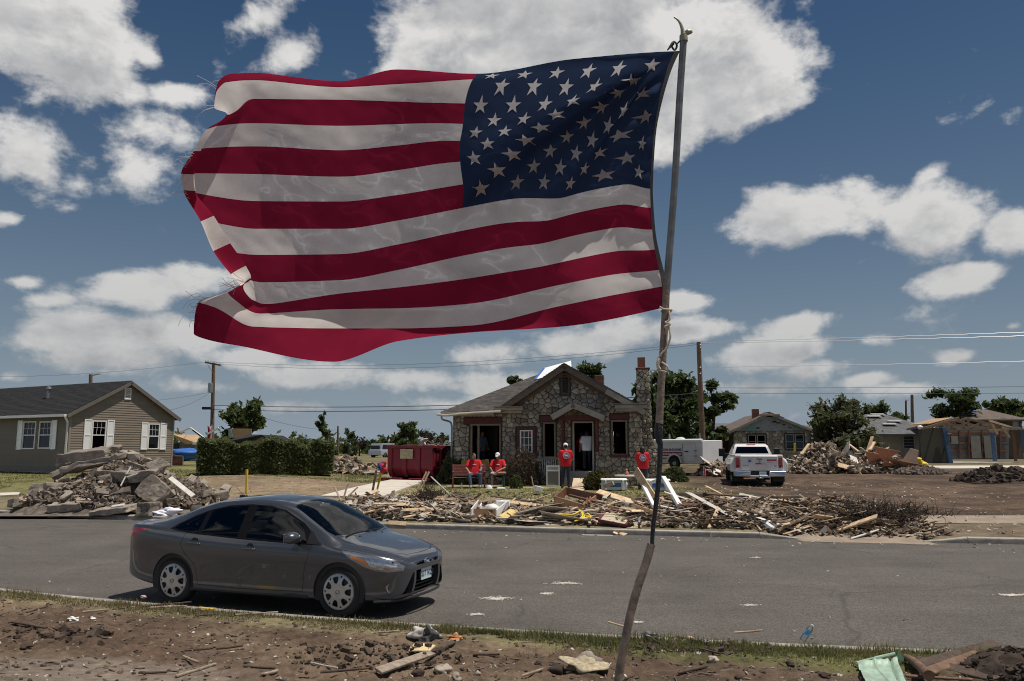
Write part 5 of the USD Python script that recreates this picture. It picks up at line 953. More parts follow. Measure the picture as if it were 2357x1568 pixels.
# clipped hedge
h0, h1 = at(455, 1035, 37.5), at(768, 1035, 39.0); gg = np.random.default_rng(8); n = 42000; u = gg.uniform(0, 1, n); L = np.linalg.norm((h1-h0)[:2]); ax = unit([h1[0]-h0[0], h1[1]-h0[1], 0]); ay = np.array([-ax[1], ax[0], 0]); zb = zt(h0[0]+2, 38.0)[0]
face = gg.uniform(0, 1, n); wv = .10*np.sin(u*31)+.12*(meshkit.fbm(np.stack([u*9, face*3, 0*u], 1), 3)-.5); hh = 1.47+.12*np.sin(u*14)+.1*np.sin(u*37+1); dep = np.where(face < .62, gg.normal(.0, .05, n)+wv, gg.uniform(0, 1.3, n)); zz = np.where(face < .62, hh*gg.uniform(.02, 1, n)**.9, hh+gg.normal(0, .05, n))
C = np.array([h0[0], h0[1], zb])+ax*(u*L)[:, None]+ay*dep[:, None]+np.array([0, 0, 1])*zz[:, None]
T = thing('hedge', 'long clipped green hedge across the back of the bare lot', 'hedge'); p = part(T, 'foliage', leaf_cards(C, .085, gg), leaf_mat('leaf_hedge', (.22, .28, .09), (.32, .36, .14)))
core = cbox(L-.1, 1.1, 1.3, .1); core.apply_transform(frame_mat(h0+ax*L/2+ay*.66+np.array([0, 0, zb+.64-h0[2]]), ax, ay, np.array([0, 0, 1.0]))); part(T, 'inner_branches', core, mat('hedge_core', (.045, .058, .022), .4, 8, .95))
def B_(name, label, px, py, wpx, hpx, leaf, n, size, seed, **kw):
    p = gnd(px, py); k = p[1]/FPX; return bush(name, label, p, wpx*k/2, wpx*k/2*.7, hpx*k, leaf, n, size, seed, **kw)
B_('bush', 'large loose green bush between the dumpster and the red bench', 1062, 1113, 112, 74, leaf_pale, 4200, .085, 1)
B_('bush', 'green bush growing under the wide window of the stone house', 1090, 1103, 76, 68, leaf_mid, 2400, .08, 2)
B_('flowering_bush', 'pink flowering bush between the two seated men', 1117, 1110, 40, 62, leaf_pink, 700, .06, 3)
B_('bush', 'twiggy reddish bush left of the white window screen', 1205, 1118, 92, 84, leaf_rust, 2000, .055, 4, twig=True)
B_('bush', 'yellow green shrub beside the plywood ramp', 1382, 1127, 78, 44, leaf_yel, 2300, .065, 5)
B_('bush', 'feathery olive shrub in front of the white trailer', 1553, 1109, 64, 36, leaf_mid, 2400, .055, 6)
B_('bush', 'low green plant at the foot of the chimney', 1448, 1108, 34, 24, leaf_mid, 500, .05, 7)
B_('bush', 'narrow dark conifer in front of the paired windows', 140*.78, 1078, 22, 52, leaf_dark, 800, .06, 8)
B_('bush', 'small round dark shrub by the tan house wall', 64, 1080, 26, 26, leaf_dark, 500, .06, 9)
B_('bush', 'red leaved shrub at the left edge of the picture', 8, 1080, 34, 56, leaf_rust, 700, .07, 10)
B_('bush', 'small green plant beside the green chair', 1188, 1125, 30, 34, leaf_mid, 500, .05, 11)
# ---------------------------------------------------------------- utility poles and wires
pole_wood = mat('pole_timber', (.15, .095, .062), .3, 4, .9, bump=.5, bscale=30)
def pole(label, px_b, px_t, py_t, Y, r, arm=None, extra=None):
    b = at(px_b, 1035, Y); b[2] = zt(b[0], Y)[0]-.3; t = at(px_t, py_t, Y); T = thing('utility_pole', label, 'utility pole'); part(T, 'pole', tube([b, (b+t)/2, t], [r*1.15, r, r*.8], 12), pole_wood, smooth=50); return T, b, t
PL, lb, lt = pole('wooden utility pole with crossarm and transformer beyond the tan house', 488, 492, 835, 78, .19)
a0, a1 = at(472, 834, 77.6), at(508, 841, 77.6); part(PL, 'crossarm', bar(a0, a1, .12, .16), pole_wood)
for f in (.04, .25, .75, .96): part(PL, 'insulator', moved(lathe([(0, .26), (.04, .24), (.06, .14), (.03, .1), (.05, 0)], 8), a0+(a1-a0)*f+[0, 0, .08]), white_plastic)
tr_ = at(484.5, 893, 77.5); part(PL, 'transformer', moved(lathe([(0, .5), (.2, .48), (.24, .4), (.24, -.45), (0, -.5)], 14), tr_), steel, smooth=40); part(PL, 'brace', bar(at(478, 840, 77.5), at(489, 856, 77.6), .05, .05), steel); part(PL, 'equipment_box', cbox(.9, .4, .25, .03).apply_translation(at(477, 940, 77.6)), black_plastic)
PR, rb, rt = pole('tall leaning utility pole without crossarm between trailer and pickup', 1618, 1608, 788, 55, .185)
for py in (795, 800, 846, 860): q = at(1612, py, 54.75); part(PR, 'insulator', moved(rock(.09, 3, 1), q), steel)
pole('short dark utility pole behind the grey hip roof', 2100, 2099, 909, 95, .2); pole('stub of a broken utility pole with a lamp arm behind the tan roof', 210, 209, 862, 66, .17)
la = at(210, 868, 65.8); part('/World/utility_pole_003', 'lamp_arm', tube(spl([la, at(218, 863, 65.6), at(231, 861, 65.6)], 8), .05, 6), steel); pole('thin lamp post behind the grey hip roof', 2085, 2085, 922, 90, .12); part('/World/utility_pole_004', 'lamp_head', bar(at(2084, 921, 89.8), at(2090, 921, 89.8), .3, .12), white_plastic)
pole('distant utility pole between the thin tree and the dumpster', 778, 778, 981, 120, .16); pole('distant thin pole left of the ragged tree', 908, 908, 994, 130, .14)
wire_dark, wire_light = mat('wire_dark', (.045, .045, .05), .1, 3, .7), mat('wire_bare', (.65, .65, .66), .05, 3, .3, metal=.6)
def wire(label, a, b, sag, m, r=.016, n=30):
    t = np.linspace(0, 1, n)[:, None]; P = a*(1-t)+b*t; P[:, 2] -= (4*sag*t*(1-t))[:, 0]; single('wire', tube(P, r, 5), m, label, 'wire')
wire('upper of the two bright wires running right from the tall pole top', at(1608, 787, 55), at(2700, 752, 45), .06, wire_light, .014); wire('second bright wire just under the top one right of the tall pole', at(1610, 790, 55.2), at(2700, 763, 45.4), .06, wire_light, .014)
wire('single bright wire at mid height right of the tall pole', at(1614, 846, 55), at(2700, 822, 45), .06, wire_light, .014)
wire('upper dark wire behind the roofs right of the tall pole', at(1618, 893, 62), at(2700, 886, 60), .08, wire_dark); wire('lower dark wire behind the roofs right of the tall pole', at(1618, 905, 62), at(2700, 902, 60), .08, wire_dark)
wire('upper wire from the crossarm pole towards the tall pole, passing under the flag', at(474, 832, 78), at(1608, 789, 55), .9, wire_dark, .012); wire('second wire from the crossarm pole towards the tall pole', at(506, 838, 78), at(1608, 793, 55.3), 1.0, wire_dark, .012)
wire('heavy dark cable from the left pole passing behind the stone house', at(488, 933, 78), at(1614, 905, 56), .5, wire_dark, .030); wire('lower heavy dark cable from the left pole passing behind the stone house', at(488, 943, 78), at(1614, 914, 56), .5, wire_dark, .030)
wire('slack wire from the left pole down to the tan house eave', at(488, 900, 78), at(388, 945, 50), .25, wire_dark, .012); wire('wire from the left pole running off left above the tan roof', at(474, 833, 78), at(-80, 868, 70), .4, wire_dark, .011); wire('lower wire from the left pole running off left behind the tan roof', at(488, 902, 78), at(200, 925, 74), .4, wire_dark, .011)
wire('distant sagging wire right of the bushy tree', at(600, 960, 90), at(778, 990, 118), .4, wire_dark, .02)
# ---------------------------------------------------------------- other buildings
cream = mat('cream_plaster', (.30, .265, .20), .1, 2, .85, dirt=(.17, .14, .10), dirt_amt=.4); plank_grey = mat('peeling_clapboard', (.36, .38, .37), .15, 5, .8, dirt=(.17, .15, .12), dirt_amt=.6, dscale=3)
deck = mat('bare_roof_deck', (.40, .26, .14), .25, 3, .85, dirt=(.14, .1, .07), dirt_amt=.5); grey_roof = mat('grey_shingle', (.105, .108, .112), .25, 2, .95, bump=.4, bscale=40, dirt=(.05, .05, .05), dirt_amt=.4); brown_roof = mat('brown_shingle', (.115, .088, .072), .25, 2, .95)
blue_tarp = mat('blue_tarp', (.03, .12, .40), .15, 4, .5); teal = mat('teal_paint', (.20, .34, .31), .15, 3, .7)
def FP(px, Y, ang=0.0): p = at(px, 1035, Y); return Face(p, (math.cos(ang), math.sin(ang)))
def win(par, F, q, grid=False, fm=None): return sash_window(par, F, F.rect(*q), grid=grid, fm=fm)
# white stone cottage behind the pickup
F = FP(1690, 70, math.radians(-3)); zb = .95; T = thing('stone_cottage', 'pale stone cottage with peeling gable boards behind the white pickup', 'house')
a = F.hp(1692, 992); b = F.hp(1866, 992); ap_ = F.hp(1768, 953); W_ = b[0]; wl = sbox(0, zb-.4, W_, a[1]); ws_ = [F.rect(1722, 1001, 1740, 1032), F.rect(1743, 1001, 1762, 1032), F.rect(1808, 1000, 1828, 1034), F.rect(1830, 1000, 1850, 1034)]
wp = part(T, 'wall', F.slab(wl.difference(unary_union(ws_)), .01, .3), mortar); put_stones(wp, F, wl.difference(unary_union([w.buffer(.09, join_style=2) for w in ws_])).buffer(-.03), .36, .30, 77, limit=160, pick=[.25, .1, .05, .6])
for w in ws_: sash_window(T, F, w, grid=False, fm=mat('grey_trim', (.30, .33, .34), .1, 4, .6))
gb = Polygon([(.05, a[1]+.01), (W_-.05, a[1]+.01), (ap_[0]+.5, ap_[1]-.25), (ap_[0]-.5, ap_[1]-.25)]); gp = part(T, 'gable', F.slab(gb, .02, .2), plank_grey); lap_boards(gp, F, gb.buffer(-.02), .19, plank_grey)
for q in ((1, 6), (.4, 1)): pass
part(T, 'teal_board', F.slab(F.poly([(1712, 992), (1738, 971), (1738, 992)]), -.04, -.026), teal); part(T, 'teal_board', F.slab(F.poly([(1826, 990), (1826, 976), (1846, 990)]), -.04, -.026), teal)
for q in ((1778, 969, 1787, 973), (1787, 972, 1796, 975), (1801, 976, 1808, 979), (1813, 984, 1822, 986), (1740, 984, 1748, 987)): part(T, 'missing_board', F.rbox(F.rect(*q), -.032, -.0265, .002), black_plastic)
e0, e1, A_ = F.pt(-.5, -.35, a[1]-.05), F.pt(W_+.5, -.35, a[1]-.05), F.pt(ap_[0], -.35, ap_[1]+.12); bk = F.y*9
part(T, 'roof', cat_([quad_slab([e0, A_, A_+bk, e0+bk], .12), quad_slab([A_, e1, e1+bk, A_+bk], .12)]), brown_roof); part(T, 'rake_board', bar(e0-[0, 0, .12], A_-[0, 0, .12], .05, .2), trim_grey); part(T, 'rake_board', bar(e1-[0, 0, .12], A_-[0, 0, .12], .05, .2), trim_grey)
part(T, 'roof_deck_patch', bar(F.pt(ap_[0]-.9, -.38, ap_[1]-.10), F.pt(ap_[0]+.9, -.38, ap_[1]-.1), .04, .14), deck); part(T, 'blue_roof_sheet', quad_slab([A_+[0, 0, .06], A_+(e1-A_)*.32+[0, 0, .06], A_+(e1-A_)*.32+bk*.25+[0, 0, .06], A_+bk*.25+[0, 0, .06]], .03), blue_tarp)
c = F.hp(1748, 944); part(T, 'chimney', F.box(c[0]-.26, c[0]+.26, 1.2, 1.75, c[1]-1.6, c[1]+.15), brick_mat)
# hip roofed tan house
F = FP(1975, 62, math.radians(2)); T = thing('tan_house', 'low tan house with a grey hip roof and a louvred window at the right', 'house'); a = F.hp(1990, 998); b = F.hp(2108, 998); zb = 1.05; lw = F.rect(2078, 997, 2105, 1033)
wl = sbox(F.hp(1988, 1030)[0], zb-.4, b[0]+2.2, a[1]); part(T, 'wall', F.slab(wl.difference(lw), .0, .25), cream); w = part(T, 'window', F.slab(lw.difference(lw.buffer(-.06, join_style=2)), -.04, .06), mat('grey_trim', ())); x0, z0, x1, z1 = lw.bounds; part(w, 'room', F.box(x0, x1, .08, .1, z0, z1), mat('window_dark', ()))
for z in np.linspace(z0+.25, z1-.25, 4): part(w, 'louvre', F.w(moved(cb((x0-x1)/2+.06, (x1-x0)/2-.06, -.05, .05, -.012, .012, .003), ((x0+x1)/2, .0, z), 0, .5)), mat('louvre_grey', (.22, .25, .26), .1, 4, .4))
for q in ((2003, 1003, 2009, 1014), (2024, 1003, 2031, 1012)): part(T, 'shutter', F.rbox(F.rect(*q), -.03, .0, .004), mat('grey_trim', ()))
ap0, ap1 = F.pt(F.hp(2068, 958)[0]-.4, 4.5, F.hp(2068, 958)[1]+.35), F.pt(F.hp(2068, 958)[0]+1.2, 4.5, F.hp(2068, 958)[1]+.35); x0, x1 = F.hp(1970, 1000)[0], b[0]+2.6; e = [F.pt(x0, -.5, a[1]-.05), F.pt(x1, -.5, a[1]-.05), F.pt(x1, 9.5, a[1]-.05), F.pt(x0, 9.5, a[1]-.05)]
part(T, 'roof', cat_([quad_slab([e[0], e[1], ap1, ap0], .14), quad_slab([e[1], e[2], ap1, ap1], .14), quad_slab([e[3], e[0], ap0, ap0], .14), quad_slab([e[2], e[3], ap0, ap1], .14)]), grey_roof); part(T, 'turbine_vent', moved(rock(.22, 3, 2, .9, .05), at(2118, 984, 60)), white_plastic, smooth=60)
pv = e[0]*.25+e[1]*.3+ap0*.2+ap1*.25; [part(T, 'lifted_shingles', moved(cbox(1.1, .5, .03, .01), e[0]*(1-u_)*(1-v_)+e[1]*u_*(1-v_)+ap0*v_*(1-u_)+ap1*v_*u_+[0, 0, .16], 0, .25), mat('pale_felt', (.28, .27, .26), .2, 4, .9)) for u_, v_ in ((.3, .8), (.5, .9), (.62, .55), (.45, .4))]
fence = thing('board_fence', 'short dark board fence in front of the tan house', 'fence'); p0, p1 = at(2014, 1050, 58), at(2052, 1050, 58)
for k in range(9): q = p0+(p1-p0)*k/9; part(fence, 'fence_board', bar([q[0], q[1], 1.0], [q[0], q[1], 2.45+.05*(k % 3)], .12, .03), wood_old)
# wrecked carport with blue corner posts
F = FP(2116, 60, math.radians(2)); T = thing('wrecked_carport', 'storm wrecked carport with bare roof trusses and blue corner posts', 'carport'); zb = 1.08; g_ = lambda x, y: F.hp(x, y); tr = mat('truss_timber', (.22, .155, .105), .25, 6, .85, bump=.2)
part(T, 'side_panel', F.slab(F.poly([(2116, 986), (2166, 985), (2182, 1068), (2120, 1068)]), -.05, .12), mat('olive_panel', (.072, .066, .050), .1, 2, .8)); fl_ = part(T, 'slab', F.box(g_(2185, 1060)[0], g_(2345, 1060)[0], .0, 7.5, .9, 1.15), concrete)
def b3(q0, q1, y0, y1, w, t, m, nm): a, b = g_(*q0), g_(*q1); part(T, nm, bar(F.pt(a[0], y0, a[1]), F.pt(b[0], y1, b[1]), w, t), m)
bp = mat('blue_post_paint', (.04, .105, .21), .2, 5, .6, dirt=(.2, .2, .2), dirt_amt=.3)
b3((2168, 984), (2184, 1070), -.25, -.25, .2, .3, bp, 'post'); b3((2322, 995), (2329, 1062), 2.0, 2.0, .2, .22, bp, 'post'); b3((2352, 990), (2362, 1062), -.1, -.1, .2, .22, bp, 'post'); b3((2345, 990), (2350, 1062), .6, .6, .16, .16, wood_red, 'post')
F0 = F; F = FP(2176, 66.4, math.radians(2)); g_ = lambda x, y: F.hp(x, y)
part(T, 'back_wall', F.slab(F.poly([(2176, 978), (2324, 984), (2324, 1056), (2176, 1058)]), .1, .2), mat('corrugated_grey', (.13, .135, .14), .2, 2, .6))
for x in (2182, 2206, 2228, 2258, 2300): b3((x, 987), (x+1, 1057), -.1, -.1, .12, .1, wood_red, 'stud')
for y in (995, 1003, 1020, 1037): b3((2182, y), (2320, y+1), .03, .03, .08, .14, wood_red, 'rail')
for x0, x1 in ((2186, 2202), (2232, 2254), (2262, 2290)): part(T, 'wall_sheet', F.slab(F.rect(x0, 1004, x1, 1022 if x0 < 2200 else 1055), -.22, -.19), mat('pale_sheet', (.22, .21, .18), .15, 3, .7))
F = F0; g_ = lambda x, y: F.hp(x, y); ap_c = (2222, 964)
for yy in (-.3, 1.8, 3.9):
    for q0, q1 in (((2116, 987), ap_c), (ap_c, (2300, 984)), ((2170, 988), (2300, 985)), ((2222, 965), (2224, 987)), ((2190, 976), (2216, 987)), ((2252, 973), (2226, 987)), ((2212, 967), (2213, 986))): b3(q0, q1, yy, yy, .06, .16, tr, 'truss_member')
for q0, q1, y0, y1 in (((2185, 972), (2222, 962), -.4, 4.5), ((2140, 981), (2190, 967), -.5, 2.), ((2250, 978), (2365, 990), -.5, -.2), ((2268, 971), (2284, 1000), -.6, -.6), ((2296, 985), (2312, 1008), -.6, -.6), ((2263, 969), (2340, 988), -.7, 0), ((2270, 992), (2370, 985), -.2, 1), ((2120, 985), (2200, 962), -.6, -.4)): b3(q0, q1, y0, y1, .09, .14, wood_raw if q0[0] in (2268, 2296, 2263) else tr, 'fallen_timber')
part(T, 'roof_remnant', quad_slab([F.pt(*[g_(2140, 978)[0], .0, g_(2140, 978)[1]+.1]), F.pt(g_(2196, 962)[0], .0, g_(2196, 962)[1]+.05), F.pt(g_(2196, 962)[0], 3, g_(2196, 962)[1]+.05), F.pt(g_(2140, 978)[0], 3, g_(2140, 978)[1]+.1)], .05), deck)
part(T, 'block_pier', F.box(g_(2348, 1060)[0], g_(2375, 1060)[0], -.9, -.4, .9, g_(2350, 1043)[1]), concrete)
# two storey building with a brown roof
F = FP(2236, 82); T = thing('brown_roof_house', 'damaged two storey house with a brown roof behind the carport', 'house'); x1 = F.hp(2352, 980)[0]; z1 = F.hp(2300, 966)[1]; part(T, 'wall', F.slab(sbox(0, .6, x1, z1), 0, .3), mat('brown_board', (.10, .08, .06), .2, 2, .8)); w = F.rect(2303, 962, 2318, 975); part(T, 'window', F.rbox(w, -.06, -.01), mat('window_dark', ())); part(T, 'door_panel', F.rbox(F.rect(2330, 965, 2343, 985), -.06, -.01), mat('grey_trim', ()))
part(T, 'roof', quad_slab([F.pt(-.5, -.6, z1), F.pt(x1+.5, -.6, z1), F.pt(x1-.5, 5, F.hp(2300, 944)[1]+.3), F.pt(.8, 5, F.hp(2300, 944)[1]+.3)], .2), brown_roof); part(T, 'blue_roof_sheet', quad_slab([F.pt(*p) for p in ((F.hp(2262, 950)[0], 2.0, F.hp(2262, 953)[1]+.35), (F.hp(2280, 950)[0], 2.0, F.hp(2262, 953)[1]+.35), (F.hp(2280, 950)[0], 4.2, F.hp(2262, 945)[1]+.45), (F.hp(2258, 950)[0], 4.2, F.hp(2262, 945)[1]+.45))], .1), blue_tarp)
# pale cottage and red arched door left of the stone cottage
F = FP(1648, 78); T = thing('grey_cottage', 'small grey cottage with an arched dark red doorway left of the stone cottage', 'house'); x1 = F.hp(1690, 1000)[0]; z1 = F.hp(1665, 1000)[1]; part(T, 'wall', F.slab(sbox(0, .6, x1+1, z1), 0, .3), mat('grey_board', (.16, .165, .15), .2, 3, .8)); part(T, 'roof', quad_slab([F.pt(-.5, -.5, z1), F.pt(x1+1.4, -.5, z1), F.pt(x1+1.4, 4, z1+1.2), F.pt(-.5, 4, z1+1.2)], .15), grey_roof)
dr = F.poly([(1651, 1040), (1651, 1014), (1656, 1009), (1664, 1007), (1671, 1009), (1676, 1014), (1676, 1040)]); part(T, 'door_arch', F.slab(dr, -.06, -.01), mat('dark_red_paint', (.11, .018, .02), .1, 4, .6)); part(T, 'porch_roof', F.rbox(F.rect(1646, 998, 1680, 1004), -.9, -.01), trim_grey)
# white outbuilding between cottage and tan house
F = FP(1872, 74); T = thing('white_shed', 'white boarded shed seen behind the broad olive tree', 'shed'); x1 = F.hp(1985, 1030)[0]; z1 = F.hp(1930, 1010)[1]; wl = sbox(0, .7, x1, z1); sp = part(T, 'wall', F.slab(wl, 0, .2), white_paint); lap_boards(sp, F, wl, .25, white_paint); part(T, 'roof', quad_slab([F.pt(-.3, -.4, z1), F.pt(x1+.3, -.4, z1), F.pt(x1+.3, 3, z1+1.3), F.pt(-.3, 3, z1+1.3)], .12), grey_roof); part(T, 'window', F.rbox(F.rect(1948, 1022, 1958, 1032), -.05, -.03), mat('window_dark', ()))
# garage behind the hedge
F = FP(495, 62, math.radians(-6)); T = thing('garage', 'garage with a black roof and tan gable behind the hedge', 'garage'); r0, r1, g0, g1, ap_ = F.hp(495, 1021), F.hp(590, 1022), F.hp(572, 1022), F.hp(642, 1024), F.hp(606, 1001)
z1 = r0[1]-.02; part(T, 'wall', F.slab(sbox(r0[0]+.3, .8, g1[0]-.2, z1), 0, .2), cream); gv = Polygon([(g0[0], z1+.02), (g1[0]-.2, z1+.02), (ap_[0], ap_[1]-.1)]); gp = part(T, 'gable', F.slab(gv, -.04, .1), mat('tan_board', (.30, .25, .17), .1, 3, .8))
for x in np.linspace(g0[0]+.2, g1[0]-.4, 9): q = gv.intersection(sbox(x, z1, x+.12, 9)); [part(gp, 'batten', F.slab(k, -.065, -.041), mat('tan_board', ())) for k in polys(q)]
bk = F.y*5; part(T, 'roof', cat_([quad_slab([F.pt(r0[0], .2, r0[1]), F.pt(g0[0]-.1, .2, r0[1]), F.pt(ap_[0], -.3, ap_[1]), F.pt(F.hp(535, 1000)[0], 3.0, ap_[1]+.1)], .12), quad_slab([F.pt(g0[0]-.2, -.3, z1), F.pt(ap_[0], -.3, ap_[1]), F.pt(ap_[0], 4, ap_[1]), F.pt(g0[0]-.2, 4, z1)], .1), quad_slab([F.pt(ap_[0], -.3, ap_[1]), F.pt(g1[0], -.3, z1-.05), F.pt(g1[0], 4, z1-.05), F.pt(ap_[0], 4, ap_[1])], .1)]), roof_black)
# wreck with exposed roof boards between tan house and hedge
F = FP(400, 66); T = thing('wrecked_house', 'wrecked house with exposed tan roof boards between the tan house and the hedge', 'house'); P_ = lambda x, y, d=0: F.pt(F.hp(x, y)[0], d, F.hp(x, y)[1])
part(T, 'wall', F.slab(F.poly([(396, 1018), (478, 1018), (478, 1070), (396, 1070)]), .2, .4), mat('grey_board', ())); part(T, 'roof_deck', quad_slab([P_(398, 1000), P_(438, 1000, 2), P_(452, 1020), P_(428, 1021)], .1), deck); part(T, 'roof_deck', quad_slab([P_(500, 984, 3), P_(552, 985, 3), P_(552, 1005, 3), P_(496, 1007, 3)], .1), deck)
for q in (((410, 1000), (440, 985)), ((440, 985), (474, 1010)), ((446, 990), (478, 1014)), ((412, 985), (416, 999)), ((480, 999), (506, 985))): part(T, 'fallen_board', bar(P_(*q[0], -.2), P_(*q[1], -.2), .2, .12), white_paint if q[0][0] != 412 else deck)
part(T, 'dark_opening', F.rbox(F.rect(398, 1021, 410, 1045), .1, .19), black_plastic); part(T, 'porch_roof', bar(P_(450, 1021, -.3), P_(482, 1020, -.3), .6, .2), white_paint); part(T, 'blue_sheet', quad_slab([P_(497, 985, 2.9), P_(504, 985, 2.9), P_(507, 1003, 2.9), P_(497, 1003, 2.9)], .05), teal)
F = FP(396, 50); P_ = lambda x, y, d=0: F.pt(F.hp(x, y)[0], d, F.hp(x, y)[1])
single('tarp', cat_([moved(rock(1.0, 4, 3, .42, .4), P_(424, 1047))]), blue_tarp, 'blue tarp bundled over a heap between tan house and hedge', 'tarp', smooth=50)
T = thing('gate', 'wire gate in a steel tube frame with a rust red board behind it', 'gate'); [part(T, 'frame_tube', bar(P_(*a, -1.3), P_(*b, -1.3), .07, .07), steel) for a, b in (((398, 1046), (441, 1050)), ((398, 1046), (398, 1084)), ((441, 1050), (440, 1080)), ((398, 1084), (440, 1080)))]
part(T, 'rust_board', F.slab(F.poly([(400, 1048), (439, 1052), (438, 1079), (400, 1081)]), -1.22, -1.18), mat('rusty_red', (.12, .035, .03), .4, 4, .8, dirt=(.3, .25, .22), dirt_amt=.5, dscale=3)); part(T, 'block_base', F.rbox(F.rect(396, 1071, 420, 1082), -1.6, -1.4), mat('grey_board', ()))
single('log', tube([P_(400, 1084, -1.9), P_(450, 1086, -1.9)], .13, 8), wood_old, 'pale log lying in front of the wire gate', 'log')
sf = thing('small_flag', 'small limp striped flag hung on the left utility pole', 'flag'); b_ = at(490, 985, 76)
for k in range(6): part(sf, 'stripe', grid_mesh(np.array([[[b_[0]-.3+.085*k+.04*math.sin(z*4), b_[1]-.6+.25*math.sin(k*1.9+z), b_[2]-z*1.4+.3*abs(k-2)*.3] , [b_[0]-.3+.085*(k+1)+.04*math.sin(z*4), b_[1]-.6+.25*math.sin((k+1)*1.9+z), b_[2]-z*1.4+.3*abs(k-1)*.3]] for z in np.linspace(0, 1, 8)])), cloth_red if k % 2 == 0 else cloth_white, smooth=True)

# ---------------------------------------------------------------- skip container
def dumpster():
    a, b = at(893, 1035, 38.0), at(998, 1035, 37.0); F = Face(a, b-a); W_ = F.hp(998, 1060)[0]; zg = F.hp(945, 1107)[1]; zt_ = F.hp(945, 1029)[1]; Lg = 6.2
    T = thing('skip_container', 'dark red ribbed steel waste container full of debris', 'waste container'); red = mat('container_red', (.19, .016, .028), .18, 2, .45, spec=.4, dirt=(.06, .03, .025), dirt_amt=.6, dscale=2.5)
    z0 = zg+.22; fr = [(0.0, z0), (W_, z0), (W_, zt_), (0, zt_)]
    part(T, 'end_wall', F.w(trimesh.convex.convex_hull(np.array([(x, y, z) for x, y, z in [(.12, .25, z0), (W_-.12, .25, z0), (0, .0, z0+.35), (W_, .0, z0+.35), (0, 0, zt_), (W_, 0, zt_), (0, .3, zt_), (W_, .3, zt_), (0.1, .4, z0), (W_-.1, .4, z0)]]))), red)
    for x0 in (0, W_-.08): part(T, 'side_wall', F.box(x0, x0+.08, .31, Lg, z0, zt_), red)
    part(T, 'end_wall', F.box(.09, W_-.09, Lg-.1, Lg, z0, zt_), red); part(T, 'floor', F.box(.09, W_-.09, .41, Lg-.11, z0, z0+.1), red)
    part(T, 'top_rail', cat_([F.box(-.06, W_+.06, -.06, .08, zt_-.05, zt_+.07), F.box(W_-.06, W_+.08, .081, Lg, zt_-.05, zt_+.07), F.box(-.08, .06, .081, Lg, zt_-.05, zt_+.07)]), red)
    for x in (.03, .33*W_, .63*W_, W_-.25): part(T, 'rib', F.w(trimesh.convex.convex_hull(np.array([(x+dx, y, z) for dx in (0, .22) for y, z in ((-.06, zt_-.06), (.1, zt_-.06), (-.06, z0+.3), (.16, z0-.05), (.3, z0-.05))]))), red)
    for y in np.linspace(.5, Lg-.3, 8): part(T, 'rib', F.box(W_+.001, W_+.13, y, y+.12, z0, zt_-.06), red)
    for k in range(4): part(T, 'ladder_rung', F.w(tube(np.array([(W_+.02, .36, z0+.4+.28*k), (W_+.17, .34, z0+.4+.28*k), (W_+.17, .22, z0+.4+.28*k), (W_+.0, .2, z0+.4+.28*k)]), .016, 6)), red)
    for x in (.25, W_-.45): part(T, 'skid', F.box(x, x+.2, .1, Lg, zg+.02, z0-.001), red)
    for x in (-.2, W_*.55): part(T, 'skid_bar', F.box(x, x+1.15, -.35, -.18, zg+.02, zg+.14), red)
    for x in (.3, W_-.4): part(T, 'roller', F.w(moved(trimesh.creation.cylinder(.1, .16, sections=14), (x+.1, -.05, zg+.1), 0, 0, np.pi/2)), black_plastic)
    sg = part(T, 'sign_plate', F.rbox(F.rect(923, 1034, 952, 1056), -.085, -.066, .004), mat('sign_cream', (.42, .36, .22), .12, 8, .6, dirt=(.16, .10, .07), dirt_amt=.75, dscale=6))
    gg = np.random.default_rng(3)
    for k in range(16):
        p = F.pt(gg.uniform(.5, W_-.2), gg.uniform(.4, 2.6), zt_+gg.uniform(-.05, .14)); d = F.x*gg.normal(0, 1)+F.y*gg.normal(0, .6)+np.array([0, 0, gg.normal(0, .18)]); L = gg.uniform(.4, 1.4); single('scrap_board', bar(p-unit(d)*L/2, p+unit(d)*L/2, gg.uniform(.08, .22), .03), [wood_old, wood_raw, wood_white, grey_roof][k % 4], 'broken board lying on top of the full red waste container', 'board', 'boards heaped in the waste container')
    single('scrap_board', bar(F.pt(W_-.02, 3.5, zt_-.1), F.pt(W_+.22, 3.2, zt_+.42), .05, .05), white_paint, 'thin white post leaning out of the red container at its right end', 'post')
dumpster()
